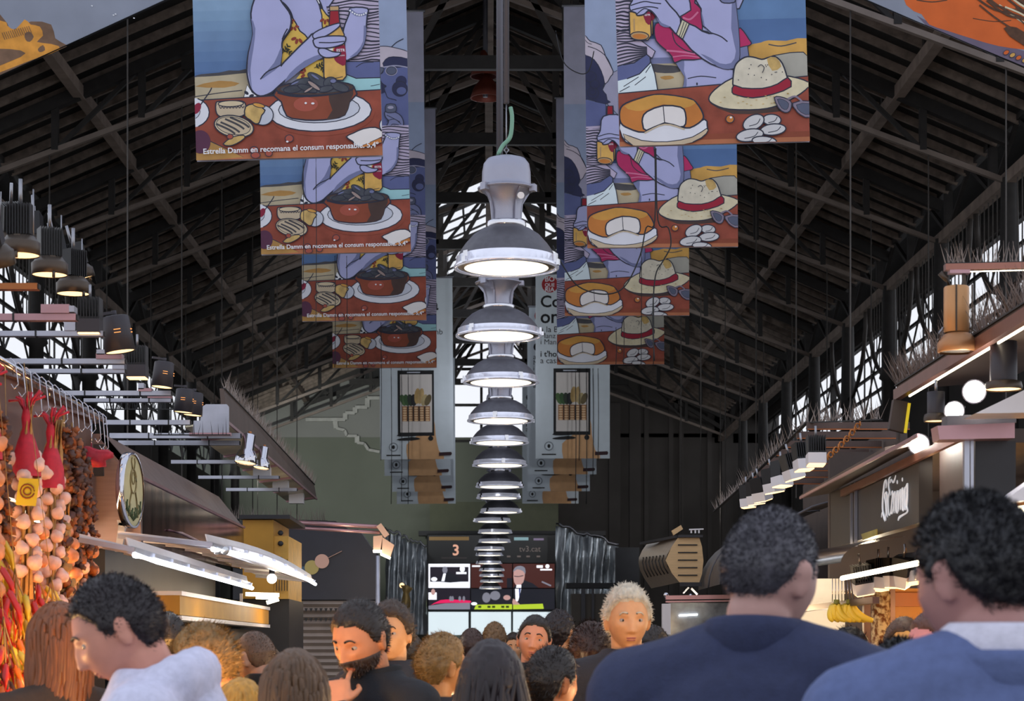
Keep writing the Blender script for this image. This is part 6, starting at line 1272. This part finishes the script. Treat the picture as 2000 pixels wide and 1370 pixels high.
class Pose:
    def __init__(s, pitch=0, turn=0, roll=0, arms=None, bulk=1.0, lift=0.0, female=False):
        s.q = (Matrix.Rotation(R(turn), 3, 'Z') @ Matrix.Rotation(R(roll), 3, 'Y') @ Matrix.Rotation(R(-pitch), 3, 'X')); s.arms = arms or {}; s.bulk = bulk; s.lift = lift; s.female = female
    def h(s, p): return NP + s.q @ (p + HC - NP)      # head-local point to body space
def cone_chain(b, pts, rs, n=14):
    for p, q, r0, r1 in zip(pts, pts[1:], rs, rs[1:]):
        p, q = Vector(p), Vector(q); d = (q - p).normalized(); a, c = b.frame(d); rings = []
        for k in range(-3, 1): t = k / 3 * PI / 2; rings.append((p + d * (r0 * math.sin(t)), max(r0 * math.cos(t), .0005)))
        for k in range(1, 3): rings.append((p.lerp(q, k / 3), r0 + (r1 - r0) * k / 3))
        for k in range(0, 4): t = k / 3 * PI / 2; rings.append((q + d * (r1 * math.sin(t)), max(r1 * math.cos(t), .0005)))
        b.loft([[c0 + a * (r * math.cos(2 * PI * i / n)) + c * (r * math.sin(2 * PI * i / n)) for i in range(n)] for c0, r in rings])
def hand(b, wrist, fwd, nrm, side, curl=.5, spread=.09, k=1.0):
    """palm, four bent fingers of different lengths and a thumb from the side of the palm"""
    f = Vector(fwd).normalized(); n = Vector(nrm); n = (n - f * n.dot(f)).normalized(); s = f.cross(n) * side; w = Vector(wrist)
    b.loft([[w + f * y + s * (x * wd) + n * (z * th) for x, z in ((-1, -.6), (-.6, -1), (.6, -1), (1, -.6), (1, .6), (.6, 1), (-.6, 1), (-1, .6))] for y, wd, th in ((-.02, .024, .02), (0, .027, .02), (.03, .036, .017), (.065, .041, .015), (.088, .04, .012), (.095, .032, .008))])
    for i, (off, L) in enumerate(((-.03, .078), (-.01, .086), (.011, .08), (.031, .062))):
        c = curl[i] if hasattr(curl, '__len__') else curl; p = w + f * (.086 - .006 * abs(i - 1.2)) + s * off; d = (f + s * ((i - 1.5) * spread)).normalized(); pts = [p]
        for seg, a in ((.45, c * .9), (.3, c * 1.1), (.25, c * .8)):
            d = (Matrix.Rotation(a, 3, d.cross(n).normalized()) @ d); p = p + d * (L * seg); pts.append(p)
        cone_chain(b, pts, [.0092, .0086, .008, .0068], 8)
    t = w + f * .022 - s * .03; d = (f * .7 - s * .62 + n * .35).normalized(); p1 = t + d * .036; p2 = p1 + (d + f * .5 + n * .25).normalized() * .03; p3 = p2 + (f + n * .5 + s * .2).normalized() * .024
    cone_chain(b, [t, p1, p2, p3], [.014, .0115, .0095, .008], 8)
TORSO = [(.84, .15, .11, 0), (.92, .17, .12, 0), (1.0, .155, .112, 0), (1.1, .142, .102, .004), (1.2, .152, .108, .004), (1.3, .172, .115, 0), (1.38, .172, .106, -.006), (1.43, .14, .088, -.012), (1.465, .095, .07, -.016), (1.49, .066, .06, -.018)]
def limb_pts(ps):
    L = {}
    for s in (-1, 1):
        L[s] = ps.arms.get(s) or [(s * .19, -.01, 1.41), (s * .235, -.035, 1.12), (s * .245, .035, .87)]
    return L
def remeshed(b, name, vox, smooth=4, fold=0.0, seed=0, mat=None):
    o = b.build(name, mat); r = o.modifiers.new('r', 'REMESH'); r.mode = 'VOXEL'; r.voxel_size = vox; r.use_smooth_shade = True
    sm = o.modifiers.new('s', 'SMOOTH'); sm.iterations = smooth; sm.factor = .5
    dg = bpy.context.evaluated_depsgraph_get(); me = bpy.data.meshes.new_from_object(o.evaluated_get(dg), depsgraph=dg); bpy.data.objects.remove(o)
    if fold:
        ns = [v.normal.copy() for v in me.vertices]
        for v, n in zip(me.vertices, ns):
            p = v.co; v.co = p + n * fold * (noise.noise(Vector((p.x * 9 + seed, p.y * 9, p.z * 14))) + .6 * noise.noise(Vector((p.x * 22, p.y * 22 + seed, p.z * 9))))
    me.polygons.foreach_set('use_smooth', [True] * len(me.polygons)); me.materials.clear(); me.materials.append(mat); me.name = name
    return me
m_skin = M('skin', 'c98f74', .5, 0, var=.07, vscale=30, objcol=True); m_cloth = M('coat_cloth', '333333', .85, 0, var=.12, vscale=60, bump=.25, bscale=220, objcol=True); m_trou = M('trouser_cloth', '2a2c34', .85, 0, var=.1, vscale=50); m_shoe = M('shoe_leather', '1c1815', .4)
m_hair = M('hair', '30241c', .48, 0, var=.3, vscale=60, objcol=True, stretch=(1, 1, .2)); m_eye = M('eye_white', 'a89a90', .25); m_iris = M('iris', '2a1c14', .2); m_lip = M('lips', 'a8605a', .45)
def body_mesh(ps, vox=.005):
    b = MB(); D_ = sphere_dirs(64, 56); b.loft([[ps.h(headp(s)) for s in row] for row in D_], cap=False)
    for sg in (-1, 1):
        rot = ps.q @ Matrix.Rotation(sg * R(-22), 3, 'Z') @ Matrix.Rotation(R(-8), 3, 'X')
        b.ball(ps.h(Vector((sg * .078, -.012, -.012))), (.009, .019, .033), 12, 10, rot); b.ball(ps.h(Vector((sg * .081, -.016, .006))), (.008, .02, .02), 12, 8, rot)
    hp = ps.h(Vector((0, -.025, -.07))); k = .9 if ps.female else 1.0
    cone_chain(b, [(0, -.02, 1.45), NP, hp], [.066 * k, .056 * k, .058 * k], 20)
    b.loft([[(rx * ps.bulk * math.cos(a * PI / 12), y + ry * math.sin(a * PI / 12), z) for a in range(24)] for z, rx, ry, y in TORSO])
    for s, pts in limb_pts(ps).items():
        cone_chain(b, [(s * .05, -.012, 1.43 + ps.lift), pts[0]], [.055, .055]); cone_chain(b, pts, [.055, .042, .028])
        p1, p2 = Vector(pts[1]), Vector(pts[2]); hd = ps.arms.get(('hand', s)) or ((p2 - p1), (-s, .2, 0), .45); hand(b, p2 + (Vector(hd[0]).normalized() * .02), hd[0], hd[1], s if len(hd) < 4 else hd[3], hd[2])
        cone_chain(b, [(s * .085, 0, .88), (s * .095, .012, .49), (s * .1, -.012, .09)], [.09, .058, .04]); cone_chain(b, [(s * .1, -.03, .045), (s * .115, .13, .035)], [.04, .034])
    return remeshed(b, 'body', vox, 3, mat=m_skin)
def coat_mesh(ps, infl=.02, hem=.78, seed=0, hood=False, collar=.03):
    b = MB(); T = [(hem, .165, .125, 0)] + TORSO[1:] if hem < .84 else TORSO
    b.loft([[((rx * ps.bulk + infl) * math.cos(a * PI / 14), y + (ry + infl) * math.sin(a * PI / 14), z + (collar if z > 1.44 else .004)) for a in range(28)] for z, rx, ry, y in T])
    for s, pts in limb_pts(ps).items():
        p0 = Vector(pts[0]); p0.x *= ps.bulk; w = Vector(pts[2]); e = Vector(pts[1]); w = e.lerp(w, .93)
        cone_chain(b, [(s * .04, -.015, 1.435 + ps.lift), (s * .1, -.015, 1.425 + ps.lift * .7), p0], [.062 + infl, .06 + infl, .056 + infl]); cone_chain(b, [p0, e, w], [.056 + infl, .046 + infl, .034 + infl * .8])
    if hood:
        for a in range(9): t = PI * (a / 8) * 1.15 - PI * .075; b.ball((.105 * math.cos(t), -.03 - .085 * math.sin(t), 1.475 + .03 * math.sin(t)), (.055, .055, .05 + .02 * math.sin(t)), 12, 8)
        b.ball((0, -.13, 1.40), (.1, .06, .1), 14, 10)
    return remeshed(b, 'coat', .011, 3, .006, seed, m_cloth)
def trousers_mesh(ps):
    b = MB(); b.loft([[((rx + .012) * math.cos(a * PI / 12), y + (ry + .012) * math.sin(a * PI / 12), z) for a in range(24)] for z, rx, ry, y in TORSO[:3]])
    for s in (-1, 1): cone_chain(b, [(s * .085, 0, .88), (s * .095, .012, .49), (s * .1, -.012, .1)], [.102, .078, .066])
    return remeshed(b, 'trousers', .014, 3, .005, 3, m_trou)
def shoe_mesh(sx):
    b = one(m_shoe); x = sx * .105; b.loft([[(x + sx * .01 * f_ + wd * math.cos(a * PI / 6), y, max(.0, h_ * .5 + h_ * .5 * math.sin(a * PI / 6))) for a in range(12)] for y, wd, h_, f_ in ((-.085, .02, .05, 0), (-.075, .038, .08, 0), (-.02, .045, .1, 0), (.05, .05, .075, 1), (.12, .05, .055, 2), (.17, .035, .045, 2), (.185, .012, .03, 2))]); o = b.build('shoe'); me = o.data; bpy.data.objects.remove(o); return me
def surf(s, off): 
    p = headp(s); q = headp((s + Vector((.02, 0, 0))).normalized()) ; return p + (p - Vector((0, -.005, 0))).normalized() * off
def shell(ps, name, mask, thick, mat, nz=.25, nsc=9, seed=0, nu=72, nv=54):
    b = one(mat); rows = []
    for row in sphere_dirs(nu, nv):
        r_ = []
        for s in row:
            m = mask(s); o = thick * (1 + nz * noise.noise(s * nsc + Vector((seed, 0, 0))) + .5 * nz * noise.noise(s * nsc * 2.7 + Vector((0, seed, 0)))) * sstep(0, .16, m) if m > 0 else -.012
            r_.append(ps.h(surf(s, o)))
        rows.append(r_)
    b.smooth = True; b.loft(rows, cap=False); return b
CROWN = [(0, .56), (.7, .5), (1.1, .3), (1.3, -.02), (1.55, -.12), (1.75, .1), (1.95, -.3), (2.4, -.66), (3.15, -.7)]
def hairline(tab, rec=0.0):
    def f(s):
        th = abs(math.atan2(s.x, s.y))
        for (a, u), (c, v) in zip(tab, tab[1:]):
            if th <= c: lim = u + (v - u) * (th - a) / (c - a); break
        return s.z - lim - (rec * math.exp(-((th - .6) / .35) ** 2))
    return f
def blades(b, ps, mask, n, L, base, droop, seed, wd=.0012, flow=(0, -.5, 0)):
    r = random.Random(seed); k = 0
    while k < n:
        s = Vector((r.gauss(0, 1), r.gauss(0, 1), r.gauss(0, 1))).normalized()
        if mask(s) < .02: continue
        k += 1; p = surf(s, base * .8); d = (s * .42 + Vector(flow) + Vector((r.uniform(-.5, .5), r.uniform(-.5, .5), r.uniform(-.5, .5) - droop))).normalized(); l = L * r.uniform(.5, 1.2)
        e = p + d * l; sd = s.cross(d); sd = sd.normalized() * wd if sd.length > 1e-4 else Vector((wd, 0, 0))
        b.add([ps.h(p - sd), ps.h(p + sd), ps.h(p.lerp(e, .6) + s * .002 + sd * .6), ps.h(e), ps.h(p.lerp(e, .6) + s * .002 - sd * .6)], [(0, 1, 2, 3, 4)], True)
def long_hair(b, ps, L, n, seed, wave=.012, r0=.0075, part=0.0, back_only=False):
    r = random.Random(seed); m = hairline([(0, .5), (.7, .42), (1.2, .1), (1.6, -.15), (2.2, -.5), (3.15, -.6)])
    for k in range(n):
        while True:
            s = Vector((r.gauss(0, 1), r.gauss(-.2, 1), r.gauss(.2, .8))).normalized()
            if m(s) > .03: break
        p = surf(s, .012); th = math.atan2(s.x, s.y + .0001); ph = r.uniform(0, 6); pts = [ps.h(p)]
        if abs(th) < 1.25: th = (1.25 + r.uniform(0, .4)) * (1 if th > 0 else -1)
        o2 = Vector((math.sin(th) * .088, math.cos(th) * .108 - .005, -.01)); p2 = p.lerp(o2, .6); p2.z = (p.z + .0) * .55; pts.append(ps.h(p2 * 1.06))
        for q in range(5):
            f_ = (q + 1) / 5; z = -.02 - L * f_; sp = 1 + .12 * f_
            w = ps.h(Vector((0, 0, 0))); pts.append(Vector((w.x, w.y, w.z)) + Vector((o2.x * sp + wave * math.sin(ph + f_ * 9), o2.y * (1 - .1 * f_) - .012 * f_ + wave * math.cos(ph + f_ * 8), z * r.uniform(.93, 1.03))))
        b.tube(smooth_open([tuple(v) for v in pts], 3), r0, 5, taper=lambda f_: r0 * (.5 + .8 * math.sin(PI * min(1, max(0, .15 + f_ * .75)))))
def face_bits(ps, t, hc, brow=True, eyes=True):
    for sg in (-1, 1):
        if eyes:
            b = one(m_eye); c = ps.h(Vector((sg * .031, .0735, -.003))); b.ball(c, (.0125, .0108, .0095), 14, 10); b.mat(m_iris); b.ball(c + ps.q @ Vector((0, .006, 0)), (.0058, .0058, .0058), 10, 8); b.build('eye', parent=t, org=(0, 0, 0))
    if brow:
        for sg in (-1, 1):
            b = one(m_hair); pts = []
            for x, z in ((.014, .017), (.024, .021), (.036, .021), (.046, .014)): s = Vector((sg * x / .075, .85, z / .118 + .02)).normalized(); pts.append(ps.h(surf(s, .0025)))
            b.tube(smooth_open([tuple(p) for p in pts], 3), .004, 6, taper=lambda f_: .0042 * (1 - .6 * f_)); o = b.build('eyebrow', parent=t, org=(0, 0, 0)); o.color = col(hc)
    sh = shell(ps, 'lips', lambda s: min((.27 - abs(s.x)) * 1.5, (.072 - abs(s.z + .605)) * 3) if s.y > .4 else -1, .0012, m_lip, 0, nu=96, nv=96); o = sh.build('lips', parent=t, org=(0, 0, 0))
MESH = {}
def cached(key, fn):
    if key not in MESH: MESH[key] = fn()
    return MESH[key]
STD = Pose(); STDF = Pose(female=True)
def person(label, px, py, d, yaw, skin, hairc, coat, pose=None, style='short', thick=.014, blade=900, L=.02, seed=1, face=True, coatkw=None, group=None, zscale=None, vox=.0055, beard=None, nape=None):
    ps = pose or STD; key = 'std' if pose is None else id(pose); top = P(px, py, d); sc_ = (top.z - .0) / (1.75 + thick * .8); q = Matrix.Rotation(R(yaw), 3, 'Z')
    hx = ps.h(Vector((0, 0, .1))); off = q @ Vector((hx.x, hx.y, 0)) * sc_
    t = thing('person', label, 'person', (top.x - off.x, top.y - off.y, 0), group); ORG[t.name] = Vector()
    def obj(name, me, c=None):
        o = bpy.data.objects.new(name, me); C.objects.link(o); o.parent = t
        if c: o.color = col(c)
        return o
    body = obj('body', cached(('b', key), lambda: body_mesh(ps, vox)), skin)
    ck = dict(coatkw or {}); obj('coat', cached(('c', key, str(ck)), lambda: coat_mesh(ps, **ck)), coat); obj('trousers', cached('t', lambda: trousers_mesh(STD)))
    for s in (-1, 1): obj('shoe', cached(('s', s), lambda: shoe_mesh(s)))
    m0 = hairline(CROWN if nape is None else CROWN[:-3] + [(1.95, nape + .3), (2.4, nape + .03), (3.15, nape)], .12 if style == 'receding' else 0)
    if style in ('short', 'receding', 'curly', 'swept', 'stubble', 'bun'):
        m = m0
        if style == 'curly': b = shell(ps, 'hair', m, thick, m_hair, .55, 7, seed, 96, 72)
        elif style == 'swept': b = shell(ps, 'hair', m, thick, m_hair, .35, 5, seed)
        else: b = shell(ps, 'hair', m, thick, m_hair, .25, 8, seed)
        blades(b, ps, m, blade, L, thick, .2 if style != 'curly' else -.1, seed, .0011 if style != 'bun' else .0018, (0, -.9, .1) if style in ('swept', 'bun') else (0, -.35, 0))
        if style == 'bun':
            c = Vector((0, -.105, .07)); b.ball(ps.h(c), (.034, .034, .034), 14, 10, None, lambda v: 1 + .12 * math.sin(9 * v.x + 5 * v.z))
            for k in range(26): a = k * .7; b.tube([ps.h(c + Vector((.02 * math.cos(a), 0, .02 * math.sin(a)))), ps.h(c + Vector((.05 * math.cos(a), -.02, .05 * math.sin(a) - .01))), ps.h(c + Vector((.075 * math.cos(a), -.03, .07 * math.sin(a) - .05)))], .002, 4, taper=[.003, .002, .0005])
    else:
        m = hairline([(0, .52), (.7, .45), (1.15, .2), (1.35, -.1), (1.7, -.3), (2.2, -.7), (3.15, -.85)]); b = shell(ps, 'hair', m, thick, m_hair, .2, 6, seed)
        long_hair(b, ps, {'long': .34, 'bob': .15, 'wavy': .3}[style], 170 if style != 'bob' else 120, seed, .022 if style == 'wavy' else .006, .009)
    o = b.build('hair', parent=t, org=(0, 0, 0)); o.color = col(hairc)
    if beard:
        mb_ = lambda s: min(.5 - abs(s.z + .72) * 1.25, s.y + .12, (abs(s.x) - .24 + max(0, -.66 - s.z) * 6) if s.y > .3 and s.z < -.5 and s.z > -.69 else 1)
        b = shell(ps, 'beard', mb_, .006, m_hair, .3, 14, seed); blades(b, ps, mb_, 700, .012, .006, .5, seed, .0009, (0, .1, -.3)); o = b.build('beard', parent=t, org=(0, 0, 0)); o.color = col(beard)
    if face: face_bits(ps, body, hairc)
    t.rotation_euler = (0, 0, R(yaw)); t.scale = (sc_,) * 3
    return t
def extra(t, b, name, c=None, label=None):
    o = b.build(name, parent=t, org=(0, 0, 0))
    if c: o.color = col(c)
    if label: o['label'] = label
    return o
def collar(t, ps, c, r=.075, h=.045, tilt=.02, name='collar', z=1.475, thick=.012):
    b = one(m_cloth); rings = []
    for k, (dr, dz) in enumerate(((-.004, -.05), (-.002, .0), (0, h), (.006, h + .005), (.013, h), (.016, h * .4), (.01, -.02), (-.012, -.06))): rings.append([((r + dr) * math.cos(a * PI / 14), -.02 + (r + dr) * .95 * math.sin(a * PI / 14), z + dz - tilt * math.sin(a * PI / 14) - .02 * max(0, math.sin(a * PI / 14)) ) for a in range(28)])
    b.loft(rings, cap=False); return extra(t, b, name, c)

# the big figures in front
pz = Pose(pitch=6, turn=-22, roll=3, bulk=1.2, lift=.03)
t = person('person in a navy blue jacket seen from behind, short grey-brown hair, looking right', 1517, 987, 3.85, -20, 'b98f86', '4a4850', '2e3554', pz, 'short', .005, 5200, .008, 3, True, dict(infl=.03, collar=-.01, seed=2), nape=-.42); collar(t, pz, '2e3554', .078, .03, .012, z=1.508)
pz = Pose(pitch=8, turn=18, bulk=1.2, lift=.03)
t = person('person with thick dark curly hair and white shirt collar over a blue jacket, back turned', 1892, 958, 3.2, 14, 'b0807a', '17161c', '586692', pz, 'curly', .012, 6500, .014, 4, True, dict(infl=.03, collar=-.01, seed=5), nape=-.5); collar(t, pz, 'd4d2e2', .074, .05, .0, 'shirt_collar', 1.502); collar(t, pz, '586692', .092, .02, .0, 'jacket_collar', 1.492)
pz = Pose(pitch=26, turn=6, bulk=1.06)
t = person('person in a white hooded sweater bending a dark-haired head to the left', 190, 1100, 4.5, 92, 'd0907c', '221a1e', 'cfcfe6', pz, 'short', .009, 4200, .014, 6, True, dict(infl=.028, hood=True, seed=7)); 
arm = {-1: [(-.19, -.005, 1.41), (-.255, .13, 1.17), (-.1, .245, 1.395)], ('hand', -1): ((.45, -.42, .8), (.55, -.75, -.3), (.25, .75, .95, 1.05), 1)}
pz = Pose(pitch=20, turn=6, arms=arm, bulk=1.04)
t = person('bearded person in a black coat holding fingers to the mouth, wearing a wristwatch', 690, 1160, 6.3, 140, 'd28a62', '231a16', '1b1c22', pz, 'swept', .01, 2600, .016, 8, True, dict(infl=.02, seed=9), beard='3a2a22', vox=.0045); collar(t, pz, '17181c', .078, .055, .0)
b = one(m_steel); wv = Vector(arm[-1][2]); av = (wv - Vector(arm[-1][1])).normalized(); wq = wv - av * .012; b.lathe([(.034, -.012), (.037, -.008), (.037, .008), (.034, .012)], wq, 20, av); b.mat(m_black); fr_ = b.frame(av)[1]; b.lathe([(.001, .01), (.02, .01), (.022, 0), (.02, -.006)], wq + Vector((-.02, .028, 0)).normalized() * .036, 18, Vector((-.02, .028, 0))); extra(t, b, 'wristwatch')
pz = Pose(pitch=2, turn=0); t = person('grey-haired person facing the camera behind the navy jacket', 1226, 1141, 7.7, 186, 'dca070', 'c8bba6', '2c2a30', pz, 'swept', .014, 2600, .024, 10, True, dict(infl=.02, seed=3), vox=.0045)
pz = Pose(pitch=-4, roll=-6); t = person('smiling person with short dark hair facing the camera in the middle of the crowd', 1047, 1202, 10.0, 176, 'c98a6c', '1d1816', '24262e', pz, 'short', .01, 1400, .012, 11, True, dict(infl=.02, seed=3), vox=.0045)
# the crowd around them
t = person('person with brown hair looking out behind the bearded one', 764, 1174, 8.4, 166, 'd29a6c', '3a2a1e', '2a2c34', None, 'swept', .02, 1400, .03, 12)
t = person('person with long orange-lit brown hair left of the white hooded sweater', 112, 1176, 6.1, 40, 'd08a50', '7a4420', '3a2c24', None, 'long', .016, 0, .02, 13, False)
t = person('person with a dark crop behind the white hood', 325, 1196, 9.0, 30, 'c08a6a', '1c1a1c', '22242a', None, 'short', .014, 900, .018, 14, False)
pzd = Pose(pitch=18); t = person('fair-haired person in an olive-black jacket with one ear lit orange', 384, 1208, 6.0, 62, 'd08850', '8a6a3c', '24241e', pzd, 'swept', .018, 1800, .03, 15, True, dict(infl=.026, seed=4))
t = person('person with a shaved head and a turned-up dark collar', 490, 1226, 8.3, 48, 'a8806a', '5a4638', '16181a', pzd, 'stubble', .004, 1400, .006, 16, True, dict(infl=.024, seed=6)); collar(t, pzd, '121416', .085, .075, .0)
t = person('person with long straight fair hair in front of the roller shutter', 556, 1290, 7.3, 12, 'c89a70', 'a07a44', '2e2a24', None, 'long', .016, 0, .02, 17, False)
t = person('person with golden hair at the lower edge beside the white hood', 470, 1326, 5.5, 20, 'c8966a', 'c08a30', '3a3830', None, 'bob', .018, 0, .02, 18, False)
t = person('person with long brown hair and a red scarf in front of the bearded one', 575, 1268, 5.0, 8, 'b88a6a', '5a4028', '4a3428', STDF, 'long', .018, 0, .02, 19, False); b = one(m_cloth); b.lathe([(.1, -.05), (.115, -.02), (.11, .02), (.09, .04), (.08, .03)], (0, -.02, 1.45), 24); extra(t, b, 'scarf', 'b0253a', 'red scarf')
t = person('fair-haired child-sized person with one ear showing, turned right', 864, 1237, 7.2, -52, 'd29058', '8c6a3a', '26262c', None, 'swept', .016, 1800, .024, 20)
t = person('person with long dark curly hair seen from behind in the middle', 960, 1251, 5.4, 4, 'b88a70', '22161a', '2a2226', STDF, 'wavy', .024, 0, .03, 21, False)
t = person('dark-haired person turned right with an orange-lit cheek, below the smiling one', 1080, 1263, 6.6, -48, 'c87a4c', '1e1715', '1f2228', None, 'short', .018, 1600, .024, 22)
t = person('brown-haired person seen from behind left of the navy jacket', 1154, 1214, 8.4, -14, 'b8866a', '3a251e', '23242c', None, 'swept', .02, 1600, .03, 23, False)
t = person('person with fair hair tied in a knot right of the navy jacket', 1622, 1244, 6.0, -42, 'd89a60', 'a8763c', '3a3230', None, 'bun', .012, 2200, .03, 24)
t = person('person with sleek black hair under the bananas', 1660, 1226, 8.6, -60, 'd09858', '15141a', '2a2a30', None, 'swept', .014, 1600, .03, 25)
t = person('person with dark tousled hair between the two jackets, back turned', 1757, 1250, 4.6, 6, 'b08878', '1d1c20', '3c4460', None, 'curly', .018, 2600, .022, 26, False)
t = person('pink-faced person half hidden by the curly-haired one', 1826, 1192, 6.2, 118, 'd88a86', '5a3a30', '34343c', None, 'short', .01, 900, .012, 27)
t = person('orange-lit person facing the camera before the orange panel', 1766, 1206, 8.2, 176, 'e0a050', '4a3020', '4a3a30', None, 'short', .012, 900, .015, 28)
for i, (px, py, d, yaw, hc, cc, st, lb) in enumerate([(921, 1228, 13.5, 10, '46302a', '2a2a32', 'short', 'distant person with dark brown hair under the left television screens'), (966, 1216, 15.5, -8, '7a5c3c', '34302c', 'curly', 'distant person with tousled light brown hair under the middle screen'), (1092, 1192, 11.5, -30, '241a1c', '1c1c22', 'curly', 'person with dark ruffled hair right of the smiling one'), (800, 1238, 12.0, 20, '4a3a2a', '3a3c44', 'short', 'distant brown-haired person right behind the fair-haired child'), (1003, 1236, 17.0, 180, '2a201c', '4a4a52', 'short', 'distant person facing the camera left of the smiling one'), (1135, 1240, 14.0, 0, '6a4a30', '2c3038', 'bob', 'distant person with a chestnut bob behind the brown-haired one'), (875, 1246, 20.0, 178, '1e1a1a', '5a3a34', 'short', 'distant person in a rust coat facing the camera'), (1275, 1222, 12.0, 30, '2a2422', '30343c', 'swept', 'person with dark swept hair behind the navy jacket shoulder'), (842, 1252, 11.2, -20, '2c2020', '22242c', 'short', 'short person with black hair beside the bearded one'), (576, 1268, 10.0, 60, '3a2c22', '33363c', 'short', 'distant brown-haired person before the roller shutter'), (520, 1262, 11.0, -70, '55402c', '40403c', 'bob', 'distant person with a brown bob before the shutter'), (262, 1224, 7.6, 20, '2c2422', '33343a', 'short', 'brown-haired person half hidden behind the white hooded sweater'), (1700, 1262, 7.2, 40, '3a2a20', '4a4038', 'bob', 'person with a brown bob under the bananas'), (1590, 1236, 12.6, 170, '2a2220', '443c3c', 'short', 'distant person facing the camera beside the navy jacket collar')]):
    person(lb, px, py, d, yaw, 'cf9468', hc, cc, None, st, .016, 700, .02, 40 + i, 120 < abs(yaw))
